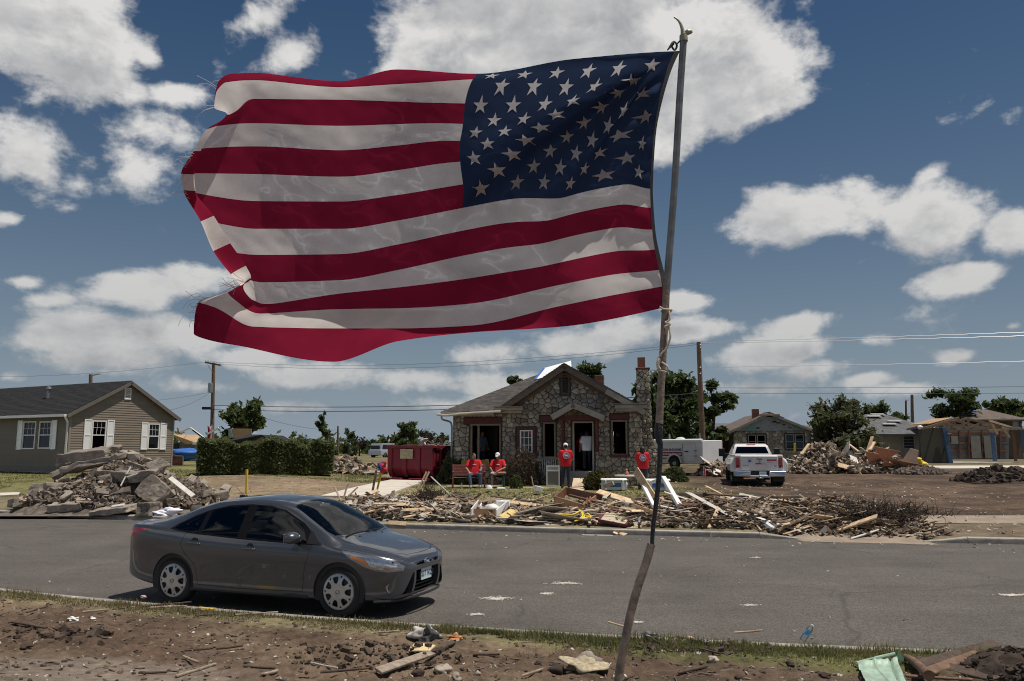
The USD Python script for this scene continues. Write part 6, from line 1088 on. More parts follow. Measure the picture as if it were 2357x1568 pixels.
# ---------------------------------------------------------------- vehicles in the background
truck_white = mat('truck_white', (.66, .64, .62), .03, 4, .3, coat=.7, dirt=(.35, .3, .26), dirt_amt=.25)
def hullbox(pts): return trimesh.convex.convex_hull(np.array(pts, float))
def rhull(pts, r=.05):
    s = trimesh.creation.icosphere(1, r).vertices; return trimesh.convex.convex_hull((np.array(pts, float)[:, None, :]+s[None]).reshape(-1, 3))
def pickup():
    # x to the right, y forward (away from the tailgate)
    p0 = gnd(1746, 1119); sc = .96; T = thing('pickup_truck', 'white twin wheeled pickup truck seen from behind on the cleared lot', 'pickup truck', (p0[0], p0[1]-.2, p0[2]), math.radians(-10))
    w = 1.02*sc; wf = 1.22*sc
    part(T, 'bed', cat_([rhull([(s*.98, y, z) for s in (-1, 1) for y in (0.06, 2.35) for z in (.62, 1.32)], .05)]), truck_white, smooth=40)
    for s in (-1, 1):
        part(T, 'wheel_flare', rhull([(s*x, y, z) for x, y, z in ((.98, .12, 1.24), (.98, 1.95, 1.24), (1.15, .22, 1.14), (1.15, 1.8, 1.14), (1.20, .12, .95), (1.20, 1.9, .95), (1.0, .08, .62), (1.0, 1.98, .62), (1.19, .12, .66), (1.19, .28, .66))], .04), truck_white, smooth=40)
        tl = part(T, 'tail_light', cb(min(s*.83, s*1.0), max(s*.83, s*1.0), -.035, .02, .80, 1.27, .02), lamp_red, smooth=30); part(tl, 'reversing_lens', cb(min(s*.86, s*.97), max(s*.86, s*.97), -.042, -.03, .84, .93, .004), mat('lamp_dark_red', (.12, .01, .02), .1, 4, .2))
        part(T, 'bumper_end', rhull([(s*x, y, z) for x, y, z in ((.42, -.16, .44), (.42, -.16, .60), (1.04, -.12, .46), (1.08, -.06, .64), (1.06, .05, .48), (1.06, .05, .62), (.42, .02, .44), (.42, .02, .62))], .035), chrome, smooth=40)
        for x in (.70, .96):
            wy = 1.08; t = lathe([(.22, -.10), (.34, -.12), (.385, -.09), (.39, 0), (.385, .09), (.34, .12), (.22, .10)], 36, 'x'); wl_ = part(T, 'wheel', moved(t, (s*(x+.06), wy, .39)), rubber, smooth=40); part(wl_, 'rim', moved(lathe([(0, .05), (.10, .06), (.2, .02), (.22, .09)], 28, 'x'), (s*(x+.06), wy, .39), 0 if s > 0 else math.pi), chrome, smooth=30)
        t = lathe([(.22, -.10), (.34, -.12), (.385, -.09), (.39, 0), (.385, .09), (.34, .12), (.22, .10)], 36, 'x'); part(T, 'wheel', moved(t, (s*.9, 4.6, .39)), rubber, smooth=40)
        m = part(T, 'wing_mirror', rhull([(s*x, 3.55+y, z) for x in (1.18, 1.40) for y in (0, .08) for z in (1.30, 1.62)], .03), black_plastic, smooth=40); part(m, 'arm', bar((s*.95, 3.55, 1.36), (s*1.2, 3.58, 1.40), .05, .05), black_plastic)
    tg = part(T, 'tailgate', cb(-.80, .80, -.045, .05, .68, 1.33, .03), truck_white, smooth=30); part(tg, 'panel_line', cb(-.78, .78, -.051, -.044, 1.255, 1.27, .002), mat('seam_grey', (.25, .24, .23), .05, 4, .5)); part(tg, 'handle', cb(-.10, .14, -.065, -.04, 1.16, 1.22, .01), black_plastic); part(tg, 'emblem', moved(trimesh.creation.cylinder(.07, .02, sections=3), (.03, -.052, 1.08), 0, np.pi/2), steel)
    part(tg, 'red_reflector', cb(-.16, .28, -.06, -.044, .955, 1.005, .01), mat('reflector_red', (.45, .01, .02), .05, 4, .3)); rd = lathe([(0, .006), (.115, .005), (.12, 0)], 26, 'y'); ds = part(tg, 'round_decal', moved(rd, (-.40, -.044, 1.10), 0, np.pi, 0), mat('decal_pale', (.52, .55, .58), .04, 4, .4)); part(ds, 'blue_centre', cb(-.46, -.34, -.0555, -.0515, 1.05, 1.14, .001), mat('decal_blue', (.08, .12, .32), .1, 60, .4))
    part(tg, 'red_decal', cb(.33, .74, -.049, -.044, 1.10, 1.17, .001), mat('decal_red', (.42, .05, .06), .2, 120, .5)); 
    for x0, x1, z in ((.33, .58, 1.045), (-.72, -.45, .90), (.62, .73, .90), (.65, .73, .86)): part(tg, 'small_lettering', cb(x0, x1, -.048, -.044, z-.012, z+.012, .001), mat('badge_grey', (.25, .25, .26), .4, 160, .4))
    part(T, 'bumper_step', rhull([(x, y, z) for x in (-.42, .42) for y in (-.14, .02) for z in (.40, .44)], .03), chrome, smooth=40); part(T, 'plate_recess', cb(-.42, .42, -.04, .02, .44, .66, .01), black_plastic); pl = part(T, 'number_plate', cb(-.02, .29, -.075, -.065, .47, .625, .003), mat('plate_white', ())); 
    part(pl, 'plate_characters', cb(.03, .24, -.078, -.074, .52, .575, .001), mat('plate_smudge', (.28, .33, .38), .5, 60, .5)); part(T, 'hitch', cat_([cb(-.05, .05, -.25, .1, .32, .40, .01), moved(rock(.04, 2, 2, 1, 0), (0, -.22, .45))]), steel)
    part(T, 'underbody', cat_([bx(-.5, .5, .2, 5.0, .40, .62), moved(rock(.2, 5, 2, .9, .1), (.1, 1.08, .42)), tube([(-.85, 1.08, .39), (.85, 1.08, .39)], .06, 8)]), black_plastic)
    for s in (-1, 1): part(T, 'mudflap', cb(min(s*.62, s*1.14), max(s*.62, s*1.14), .55, .58, .18, .62, .004), black_plastic)
    cabm = m3.Manifold.hull_points(np.vstack([np.array([(s*x, y, z) for s in (-1, 1) for x, y, z in ((.96, 2.45, .7), (.96, 4.2, .7), (.96, 2.45, 1.25), (.97, 4.4, 1.22), (.74, 2.72, 1.80), (.76, 3.5, 1.82), (.68, 2.85, 1.86), (.68, 3.4, 1.88), (.80, 2.62, 1.66))])]))
    inn = cabm.translate([0, -3.4, -1.2]).scale([.94, .94, .93]).translate([0, 3.4, 1.2]); sh = cabm - inn; rw = mani(wall_ext(Polygon([(-.80, 1.34), (.80, 1.34), (.66, 1.73), (-.66, 1.73)]), 2.2, 3.2)); sw_ = mani(moved(wall_ext(Polygon([(2.72, 1.30), (4.05, 1.27), (3.5, 1.70), (2.92, 1.70)]), -1.2, 1.2), (0, 0, 0), np.pi/2)); ws_ = mani(wall_ext(Polygon([(-.84, 1.30), (.84, 1.30), (.66, 1.76), (-.66, 1.76)]), 3.3, 4.6))
    part(T, 'cab', tm(sh - rw - sw_ - ws_), truck_white, smooth=30); gth = cabm - cabm.translate([0, -3.4, -1.2]).scale([.985, .985, .985]).translate([0, 3.4, 1.2]); part(T, 'rear_window', tm(gth ^ rw), dark_glass); part(T, 'side_window', tm(gth ^ sw_), dark_glass); part(T, 'windscreen', tm(gth ^ ws_), glass)
    part(T, 'bonnet', rhull([(s*.93, y, z) for s in (-1, 1) for y, z in ((4.3, .6), (5.5, .6), (4.3, 1.2), (5.45, 1.1))], .05), truck_white, smooth=40); part(T, 'brake_light', cb(-.2, .2, 2.72, 2.80, 1.79, 1.85, .01), mat('reflector_red', ())); part(T, 'seat', cb(-.7, .7, 2.95, 3.15, .9, 1.5, .04), mat('seat_cloth', ()))
    part(T, 'cab_guard', cb(-.78, .78, 2.36, 2.42, 1.28, 1.40, .01), truck_white)
pickup()
def box_trailer():
    a, b = at(1500, 1035, 46.0), at(1618, 1035, 43.5); F = Face(a, b-a); X = lambda px: F.hp(px, 1040)[0]; Z = lambda py, px=1560: F.hp(px, py)[1]; x0, x1 = X(1500)-1.2, X(1617); z1 = Z(1014, 1600)+.02; z0 = Z(1068, 1600)
    T = thing('box_trailer', 'white enclosed relief trailer with red lettered stripe behind the shrub', 'trailer'); tw = mat('trailer_white', (.60, .60, .60), .04, 3, .4, dirt=(.34, .31, .28), dirt_amt=.4)
    part(T, 'body', F.box(x0, x1, .0, 2.0, z0, z1, .04), tw, smooth=30); part(T, 'roof_edge', F.w(tube(np.array([(x0, .02, z1-.02), (x1, .02, z1-.02)]), .09, 10)), white_plastic, smooth=40)
    dx0, dx1 = X(1573), X(1601); part(T, 'door', F.box(dx0, dx1, -.03, -.002, z0+.12, z1-.22, .01), tw); [part(T, 'hinge', F.box(dx1-.1, dx1+.12, -.05, -.031, z, z+.05, .004), steel) for z in (z0+.4, z1-.6)]; part(T, 'door_edge_trim', F.box(dx0-.06, dx0-.005, -.035, -.002, z0+.08, z1-.2, .004), mat('grey_trim', ())); part(T, 'door_handle', F.box(dx0+.1, dx0+.35, -.06, -.031, (z0+z1)/2, (z0+z1)/2+.05, .006), black_plastic)
    part(T, 'fender', F.slab(Point(X(1553), z0+.06).buffer(.50).difference(Point(X(1553), z0+.06).buffer(.42)).intersection(sbox(-9, z0+.06, 9, 9)), -.12, .02), tw); t = lathe([(.16, -.09), (.30, -.1), (.34, -.05), (.34, .05), (.30, .1), (.16, .09)], 32, 'y'); wq = part(T, 'wheel', F.w(moved(t, (X(1553), -.02, z0+.02))), rubber, smooth=40); part(wq, 'rim', F.w(moved(lathe([(0, .06), (.1, .05), (.17, .0)], 20, 'y'), (X(1553), -.04, z0+.02), 0, np.pi)), steel, smooth=30)
    part(T, 'wheel_housing', F.slab(Point(X(1553), z0+.06).buffer(.42).intersection(sbox(-9, z0+.06, 9, 9)), -.006, -.002), black_plastic)
    st = part(T, 'stripe', F.box(x0+.6, dx0-.1, -.012, -.002, Z(1050)-.0, Z(1050)+.22, .002), mat('stripe_red', (.24, .012, .03), .06, 4, .5))
    def txt(s_, h, x_end, z, m, par):
        t = meshkit.text_mesh(s_, h, .004, True); v = t.vertices; w_ = v[:, 0].max(); t.vertices = np.stack([x_end-w_+v[:, 0], -.0125-v[:, 2], z+v[:, 1]], 1); t.faces = t.faces; part(par, 'lettering', F.w(t), m)
    ink = mat('sign_ink', (.03, .03, .035), .1, 9, .6); txt('OPERATION BLESSING', .125, dx0-.12, Z(1050)+.29, ink, T); txt('DISASTER RELIEF SERVICES', .095, dx0-.14, Z(1050)+.06, white_plastic, st); txt('Because We Care', .10, dx0-.6, Z(1050)-.17, ink, T)
    for px in (1539, 1609): part(T, 'roof_antenna', F.w(bar((X(px), .15, z1-.1), (X(px)-.04, .15, z1+.36), .09, .06)), steel)
    part(T, 'roof_vent', F.w(moved(rock(.3, 3, 2, .5, .02), (X(1555), .5, z1+.06))), white_plastic, smooth=60)
    F2 = FP(1490, 52); single('hoarding', F2.rbox(F2.rect(1494, 1024, 1512, 1072), 0, .12), mat('red_brown_panel', (.17, .075, .045), .2, 3, .7), 'upright red brown panel between the chimney and the white trailer', 'hoarding')
box_trailer()
def suv():
    p = at(889, 1060, 96); p[2] = zt(p[0], p[1])[0]-.1; T = thing('estate_car', 'silver estate car parked far off beside the red container', 'car', (p[0], p[1], p[2]), math.radians(62)); si = mat('silver_paint', (.42, .45, .48), .03, 4, .3, metal=.3, coat=.6)
    part(T, 'body', rhull([(x, y, z) for x in (-2.2, 2.2) for y in (-.85, .85) for z in (.45, .92)], .08), si, smooth=40); part(T, 'cabin', rhull([(x, y, z) for y in (-.75, .75) for x, z in ((-2.1, .95), (1.1, .95), (-1.85, 1.68), (.5, 1.68))], .06), si, smooth=40)
    for s in (-1, 1): part(T, 'side_window', hullbox([(x, s*y, z) for y in (.80, .835) for x, z in ((-1.9, 1.1), (.85, 1.1), (-1.75, 1.58), (.45, 1.58))]), dark_glass)
    part(T, 'rear_window', hullbox([(x, y, z) for x in (-2.19, -2.15) for y in (-.65, .65) for z in (1.08, 1.5)]), dark_glass)
    for x in (-1.4, 1.4):
        for s in (-1, 1): part(T, 'wheel', moved(lathe([(.18, -.1), (.32, -.1), (.35, 0), (.32, .1), (.18, .1)], 24, 'y'), (x, s*.85, .35)), rubber, smooth=40)
suv()
# ---------------------------------------------------------------- debris
def hk(px, py, off):
    "the point seen at (px, py), off metres beyond the far kerb line"
    d = ray(px, py); Y = 20.0+off
    for _ in range(30): Y = far_y(d[0]/d[1]*Y)+off
    return CAM+d*(float(Y)/d[1])
def shard(L, w, t): return trimesh.creation.box([L, w, t])
def lay(m, p, yaw, pitch, roll):
    T = trimesh.transformations; m = m.copy(); m.apply_transform(T.translation_matrix(p) @ T.rotation_matrix(yaw, [0, 0, 1]) @ T.rotation_matrix(pitch, [0, 1, 0]) @ T.rotation_matrix(roll, [1, 0, 0])); return m
def splinter(L, w, t, gg):
    "a board whose ends are broken off unevenly"
    m = cbox(L, w, t, min(.006, t*.3)); v = m.vertices; e = np.abs(v[:, 0]) > L*.45; v[:, 0] = np.where(e, v[:, 0]+np.sign(v[:, 0])*(v[:, 1]/w)*gg.uniform(-1.6, 1.6)*w*.7, v[:, 0]); v[:, 2] += (v[:, 0]/L*2)**2*gg.uniform(-.02, .03)*L; m.vertices = v; return m
frag_raw = mat('splinters_fresh', (.54, .40, .265), .25, 6, .85, isl=.4); frag_old = mat('splinters_old', (.27, .20, .145), .3, 6, .9, isl=.5); frag_white = mat('plaster_fragments', (.62, .57, .50), .12, 6, .9, isl=.3, dirt=(.3, .24, .18), dirt_amt=.5, dscale=6); frag_stone = mat('rubble_fragments', (.235, .185, .145), .3, 6, .95, isl=.45, dirt=(.13, .10, .08), dirt_amt=.5, dscale=5)
heap_soil = mat('heap_soil', (.105, .076, .055), .45, 5, .95, bump=.9, bscale=18, dirt=(.22, .17, .12), dirt_amt=.6, dscale=6)
HX0, HX1 = hk(768, 1170, .8)[0], hk(2150, 1195, 1.2)[0]
_hp = PchipInterpolator([HX0-.6, HX0+.4, -2.2, -.4, 1.2, 2.6, 4.2, 5.4, 7.0, 8.6, HX1-.6, HX1+.5], [0, .34, .36, .26, .20, .26, .42, .46, .52, .54, .34, 0])
def heap_h(x, t):
    w = 3.4; c = 2.25; return np.maximum(0, _hp(np.clip(x, HX0-.6, HX1+.5)))*np.clip(1-((t-c)/(w*.5+.2))**2, 0, 1)**1.2
def heap_z(x, t): y = far_y(x)+.17+t; return zt(x, y)+heap_h(np.asarray(x), np.asarray(t))
xs_, ts_ = np.linspace(HX0-.6, HX1+.5, 260), np.linspace(.25, 4.0, 50); XX, TT = np.meshgrid(xs_, ts_, indexing='ij'); ZZ = zt(XX.ravel(), (far_y(XX)+.17+TT).ravel()).reshape(XX.shape)+heap_h(XX, TT)*.72-.03; q = np.stack([XX, TT, 0*XX], -1); ZZ = ZZ+(meshkit.fbm(q*2.2, 4, 3)-.5)*.3*np.clip(heap_h(XX, TT)*4, 0, 1)
single('debris_mound', grid_mesh(np.stack([XX, far_y(XX)+.17+TT, ZZ], -1)), heap_soil, 'earthy mound under the long heap of lumber on the far kerb', 'debris mound', kind='stuff', smooth=40)
def frag_field(n, fpos, gg, Lr, wr, tr_, pitch=.28):
    V, F = [], []; o = 0
    for _ in range(n):
        p = fpos(gg); L, w, t = gg.uniform(*Lr)*gg.uniform(.5, 1), gg.uniform(*wr), gg.uniform(*tr_); m = _unit_box; v = m[0]*np.array([L, w, t])/2; yaw = gg.normal(0, .9); pi_ = gg.normal(0, pitch); ro = gg.normal(0, .7)
        cy, sy, cp, sp, cr, sr = math.cos(yaw), math.sin(yaw), math.cos(pi_), math.sin(pi_), math.cos(ro), math.sin(ro)
        R = np.array([[cy, -sy, 0], [sy, cy, 0], [0, 0, 1]]) @ np.array([[cp, 0, sp], [0, 1, 0], [-sp, 0, cp]]) @ np.array([[1, 0, 0], [0, cr, -sr], [0, sr, cr]]); v = v*(1+gg.uniform(-.25, .25, (8, 1))); V.append(v@R.T+p); F.append(m[1]+o); o += 8
    return trimesh.Trimesh(np.vstack(V), np.vstack(F), process=False)
_ub = trimesh.creation.box([2, 2, 2]); _unit_box = (np.array(_ub.vertices), np.array(_ub.faces))
def heap_pos(x0, x1, t0=.5, t1=3.7, up=.06):
    def f(gg):
        x = gg.uniform(x0, x1); t = np.clip(gg.normal(1.7, .9), t0, t1); z = heap_z(x, t)[0]; return np.array([x, far_y(x)+.17+t, z-.05+abs(gg.normal(0, up))])
    return f
gg = np.random.default_rng(77)
single('wood_scraps', frag_field(3600, heap_pos(HX0, HX1), gg, (.15, .8), (.015, .07), (.008, .02)), frag_raw, 'countless pale splinters and laths in the long heap on the far kerb', 'wood scraps', kind='stuff')
single('wood_scraps', frag_field(2600, heap_pos(HX0, HX1), gg, (.15, .9), (.015, .09), (.01, .03)), frag_old, 'countless brown splinters and laths in the long heap on the far kerb', 'wood scraps', kind='stuff')
single('plaster_scraps', cat_([frag_field(650, heap_pos(HX0, -1.3), gg, (.08, .4), (.05, .2), (.01, .04)), frag_field(600, heap_pos(-1.3, HX1), gg, (.06, .35), (.03, .14), (.01, .03))]), frag_white, 'broken white plaster and trim pieces in the long heap on the far kerb', 'plaster scraps', kind='stuff')
pm = [wood_raw, wood_raw, wood_old, wood_old, wood_white, wood_red]
lbl = {0: 'pale broken plank in the long lumber heap on the far kerb', 2: 'weathered brown plank in the long lumber heap on the far kerb', 4: 'painted white board in the long lumber heap on the far kerb', 5: 'reddish brown stained board in the long lumber heap on the far kerb'}
for k in range(250):
    i = int(gg.choice(6, p=[.22, .18, .20, .15, .19, .06])); L = gg.uniform(.45, 1.2)*(1.7 if gg.random() < .25 else 1); w = gg.choice([.04, .07, .09, .14]); t = gg.choice([.012, .02, .038]); x = gg.uniform(HX0+.2, HX1-.3); tt_ = np.clip(gg.normal(1.6, .85), .55, 3.4); z = heap_z(x, tt_)[0]+abs(gg.normal(.0, .07))+.02
    m = lay(splinter(L, w, t, gg), (x, far_y(x)+.17+tt_, z), gg.normal(0, .8)-.2, gg.normal(0, .2), gg.normal(0, .5)); j = {0: 0, 1: 0, 2: 2, 3: 2, 4: 4, 5: 5}[i]; single('plank', m, pm[i], lbl[j], 'plank', {0: 'pale planks in the kerbside heap', 2: 'brown planks in the kerbside heap', 4: 'white boards in the kerbside heap', 5: 'red brown boards in the kerbside heap'}[j])
def hero(name, label, cat, q0, q1, o0, o1, w, t, m, roll=0.0, c=.005):
    return single(name, bar(hk(*q0, o0), hk(*q1, o1), w, t, roll, c), m, label, cat)
hero('plank', 'longest pale plank, slanting down to the right in front of the flagpole', 'plank', (1376, 1131), (1586, 1196), 3.0, 1.4, .20, .04, wood_raw, .5)
hero('plank', 'broad pale plank standing steeply in front of the long haired worker', 'plank', (1463, 1083), (1514, 1162), 3.3, 2.2, .24, .045, wood_raw, 1.25)
hero('plank', 'pale plank lying across the kerb, rising to the right behind the flagpole', 'plank', (1429, 1232), (1548, 1171), -.12, 2.0, .16, .04, wood_raw, .3)
hero('plank', 'narrow brown plank leaning over the kerb beside the maroon framed panel', 'plank', (1415, 1229), (1452, 1188), -.1, 1.5, .12, .03, wood_raw, .4); hero('plank', 'cream board propped against the maroon framed panel', 'plank', (1466, 1188), (1445, 1219), 1.7, .6, .13, .03, wood_white, .9)
hero('plank', 'long white trim board lying on the kerb right of the cabinet', 'plank', (1180, 1212), (1310, 1205), .35, .6, .09, .025, wood_white, .6); hero('plank', 'thin grey board lying along the kerb top under the white trim board', 'plank', (1203, 1215), (1338, 1218), .12, .12, .1, .02, wood_old)
hero('plank', 'white strip lying in the gutter on the road', 'plank', (1344, 1232), (1411, 1233), -.25, -.25, .10, .02, wood_white); hero('plank', 'thin pale board lying in the gutter ahead of the parked car', 'plank', (893, 1203), (936, 1206), .05, .0, .14, .03, wood_raw, .8)
hero('plank', 'long thin lath crossing the heap below the brown drawer frame', 'plank', (1250, 1186), (1400, 1170), 1.0, 1.6, .05, .02, wood_white); hero('plank', 'flat pale board lying right of the brown drawer frame', 'plank', (1351, 1176), (1412, 1173), 1.7, 1.9, .16, .05, wood_raw, .2)
hero('plank', 'grey brown beam resting across the heap right of the drawer frame', 'plank', (1310, 1140), (1412, 1166), 2.9, 2.2, .10, .06, wood_red); hero('plank', 'short pale block of timber beside the first white cooler', 'plank', (1390, 1120), (1412, 1112), 3.9, 3.9, .25, .12, wood_raw)
hero('plank', 'long brown plank crossing the heap in front of the pickup', 'plank', (1624, 1119), (1705, 1160), 3.2, 2.2, .09, .03, wood_raw); hero('plank', 'short pale plank standing on end near the kerb right of the flagpole', 'plank', (1631, 1219), (1654, 1168), .5, 1.4, .10, .03, wood_raw, 1.0); hero('plank', 'pale plank lying low along the heap right of the flagpole', 'plank', (1540, 1187), (1664, 1217), 1.6, .6, .15, .035, wood_raw, .5)
for k, (q0, q1, o0, o1) in enumerate([((1686, 1146), (1781, 1217), 2.6, .6), ((1690, 1143), (1786, 1213), 2.75, .75), ((1695, 1141), (1789, 1210), 2.9, .9), ((1681, 1150), (1775, 1219), 2.5, .5)]):
    hero('gutter_strip', ['bright metal gutter strip in the sloping stack, second from the left', 'grey metal gutter strip in the sloping stack, third from the left', 'rightmost metal gutter strip in the sloping stack', 'leftmost metal gutter strip in the sloping stack'][k], 'gutter strip', q0, q1, o0, o1, .085, .05, steel if k != 0 else white_paint, .5)
hero('plank', 'long white board lying over the top of the heap in front of the pickup', 'plank', (1701, 1139), (1818, 1166), 2.9, 2.0, .15, .03, wood_white, .7)
for k, (q0, q1, o0, o1, w) in enumerate([((1480, 1117), (1505, 1166), 3.0, 1.6, .10), ((1527, 1100), (1565, 1166), 3.2, 1.5, .12), ((1494, 1112), (1528, 1100), 3.1, 3.2, .10)]):
    hero('white_post', ['white plastic post standing left of the flagpole in front of the long haired worker', 'white plastic post leaning to the right of the flagpole', 'white plastic rail joining the tops of the two posts at the flagpole'][k], 'plastic post', q0, q1, o0, o1, w, w, white_plastic)
for k in range(2): hero('plank', ['pale lath standing upright in the heap in front of the red container', 'second pale lath standing close right of the first before the red container'][k], 'plank', (952+7*k, 1148), (982+6*k, 1086), 2.4, 2.6, .07, .03, wood_raw, .3)
for k, (a, b) in enumerate([((770, 1120), (786, 1156)), ((799, 1118), (791, 1147)), ((823, 1122), (797, 1147))]): hero('stake', ['leaning brown stick at the left end of the lumber heap', 'short upright brown stick at the left end of the lumber heap', 'brown stick leaning to the right at the left end of the lumber heap'][k], 'stick', a, b, 2.4, 1.8, .05, .03, wood_old)
yl = mat('stake_yellow', (.68, .44, .02), .06, 4, .5)
def ground_bar(a, b, Y, w, m, name, label, cat): p0, p1 = at(*a, Y), at(*b, Y); single(name, bar(p0, p1, w, w*.6), m, label, cat)
p = gnd(567, 1137); ground_bar((567, 1138), (568.5, 1081), p[1], .11, yl, 'marker_post', 'yellow marker post standing on the bare lot behind the parked car', 'marker post'); p = gnd(862, 1146); ground_bar((864, 1145), (880, 1078), p[1], .10, yl, 'marker_post', 'leaning yellow marker post beside the red container', 'marker post'); ground_bar((855, 1146), (866, 1083), p[1]-.1, .11, wood_old, 'stake', 'brown wooden stake left of the leaning yellow marker post', 'stake')
rag = single('rag', moved(rock(.16, 8, 3, 1.1, .8), at(880, 1075, p[1])), mat('rag_red', (.42, .02, .035), .2, 6, .9), 'small red white and blue rag tied to the leaning yellow post', 'rag', smooth=50); part('/World/rag', 'blue_patch', moved(rock(.11, 5, 3, 1.0, .7), at(876, 1074, p[1]-.09)), mat('rag_blue', (.03, .06, .25), .2, 6, .9), smooth=50)
ground_bar((1398, 1420), (1398, 1420.5), 30, .01, yl, 'nail', None, None) if False else None
p = gnd(1646, 1065); ground_bar((1644, 1066), (1645, 1030), 52, .14, yl, 'marker_post', 'yellow marker post left of the pickup cab', 'marker post'); ground_bar((1829, 1040), (1829, 1020), 47, .12, yl, 'marker_post', 'thin yellow marker post behind the lot debris', 'marker post')
# overturned cabinet with a toilet inside
c = hk(1113, 1203, .75); Kf = Face(c, (1, -.12)); W_, D_, H_ = .66, .62, .36; T = thing('cabinet', 'overturned white cabinet with a brown back panel lying near the kerb', 'cabinet'); z0 = c[2]+.0
part(T, 'back_panel', Kf.w(hullbox([(x, y+.10*(z > .2), z+z0) for x in (-W_/2, W_/2) for y in (0, .03) for z in (0, H_)])), mat('cabinet_brown', (.20, .115, .065), .15, 5, .6)); part(T, 'side_panel', Kf.w(hullbox([(W_/2+dx+.24*(y > .1)*(1 if z > .3 else .3), y, z+z0) for dx in (0, .03) for y, z in ((-.01, 0), (.0, H_-.02), (.45, .55), (.5, .08))])), white_paint); part(T, 'side_panel', Kf.w(hullbox([(-W_/2-dx+.14*(y > .1)*(z > .3), y, z+z0) for dx in (0, .03) for y, z in ((-.01, 0), (.0, H_), (.35, .58), (.5, .1))])), white_paint); part(T, 'inner_panel', Kf.w(hullbox([(x, y, z+z0) for x in (-.14, -.11) for y, z in ((.10, .05), (.12, .42), (.42, .5), (.45, .1))])), white_paint)
ts_m = mat('porcelain', (.74, .73, .70), .03, 3, .15, coat=.6); T = thing('toilet', 'broken white toilet lying inside the overturned cabinet', 'toilet', Kf.pt(.16, .42, z0+.26)); part(T, 'bowl', moved(rock(.21, 4, 3, .85, .18), (0, 0, .06)), ts_m, smooth=60); part(T, 'cistern', moved(cb(-.2, .2, -.1, .1, -.14, .14, .03), (.30, .22, .16), .3), ts_m, smooth=40); part(T, 'waste_pipe', tube(spl([(-.02, -.15, .05), (-.05, -.24, -.03), (-.10, -.26, -.12)], 8), .035, 10), mat('grey_pipe', (.25, .27, .24), .1, 4, .4), smooth=40)
single('foam_block', lay(cbox(.5, .32, .18, .03), hk(1170, 1190, .9)+[0, 0, .02], .7, -.4, .2), mat('foam_yellow', (.62, .47, .19), .12, 8, .9), 'yellow foam block lying just right of the overturned cabinet', 'foam block'); single('pipe', tube(spl([hk(1047, 1197, .6), hk(1066, 1200, .5), hk(1086, 1201, .6)], 8), .06, 10), mat('dark_grey_pipe', (.07, .065, .06), .2, 5, .6), 'dark grey pipe lying left of the overturned cabinet', 'pipe', smooth=40)
# drawer frame
T = thing('drawer_frame', 'upturned brown wooden drawer frame on top of the heap', 'wooden frame')
for a, b, o0, o1, w in (((1276, 1153), (1342, 1172), 2.0, 1.9, .26), ((1303, 1130), (1276, 1153), 3.1, 2.0, .24), ((1303, 1130), (1385, 1148), 3.1, 3.0, .22), ((1342, 1172), (1372, 1150), 1.9, 2.9, .26), ((1350, 1166), (1352, 1150), 2.0, 2.3, .16), ((1357, 1162), (1359, 1148), 2.2, 2.5, .16)): part(T, 'board', bar(hk(*a, o0), hk(*b, o1), .035, w), wood_red if w != .26 else mat('drawer_wood', (.30, .17, .085), .2, 7, .6))
# maroon framed panel
cs = [hk(*q)+[0, -.12, .09] for q in ((1394, 1183, 1.7), (1460, 1189, 1.6), (1439, 1218, .4), (1377, 1206, .6))]; T = thing('framed_panel', 'cream panel in a maroon frame lying on the front of the heap', 'framed panel'); n = unit(np.cross(cs[1]-cs[0], cs[3]-cs[0])); n = n if n[2] > 0 else -n; part(T, 'panel', quad_slab(cs, .02), mat('panel_cream', (.50, .44, .31), .2, 3, .7, dirt=(.2, .17, .14), dirt_amt=.6, dscale=3))
for i in range(4): part(T, 'frame_side', bar(cs[i]+n*.015, cs[(i+1) % 4]+n*.015, .05, .06), mat('frame_maroon', (.13, .02, .035), .15, 5, .5))
rr = np.random.default_rng(4); P_ = [hk(1277, 1198, .9), hk(1290, 1192, .95), hk(1315, 1193, 1.0), hk(1336, 1184, 1.2), hk(1345, 1196, 1.0), hk(1360, 1200, .9), hk(1352, 1190, 1.2), hk(1335, 1204, .7), hk(1322, 1208, .6), hk(1340, 1195, 1.0), hk(1333, 1182, 1.25)]; single('hose', tube(spl(np.array(P_)+[0, -.1, .10], 60), .020, 8), mat('hose_yellow', (.72, .52, .03), .1, 6, .5), 'tangled bright yellow hose on the heap left of the maroon framed panel', 'hose', smooth=50)
sheet = mat('grey_sheet', (.46, .40, .34), .15, 4, .85, dirt=(.2, .16, .12), dirt_amt=.5)
for k, (q, o) in enumerate([((1232, 1180), 1.5), ((1262, 1168), 2.0), ((1290, 1176), 1.6), ((1200, 1196), 1.0), ((1250, 1203), .7), ((1310, 1199), .8)]):
    single('sheet', lay(splinter(1.1+.2*(k % 3), .5+.1*(k % 2), .014, rr), hk(*q, o)+[0, 0, .0], rr.normal(.2, .5), rr.normal(.06, .12), rr.normal(-.22, .12)), sheet, ['grey wallboard sheet right of the cabinet, lower left of the drawer frame', 'grey wallboard sheet leaning just left of the drawer frame', 'grey wallboard sheet directly below the drawer frame', 'grey wallboard sheet touching the yellow foam block', 'grey wallboard sheet closest to the white trim board on the kerb', 'grey wallboard sheet under the yellow hose'][k], 'wallboard')
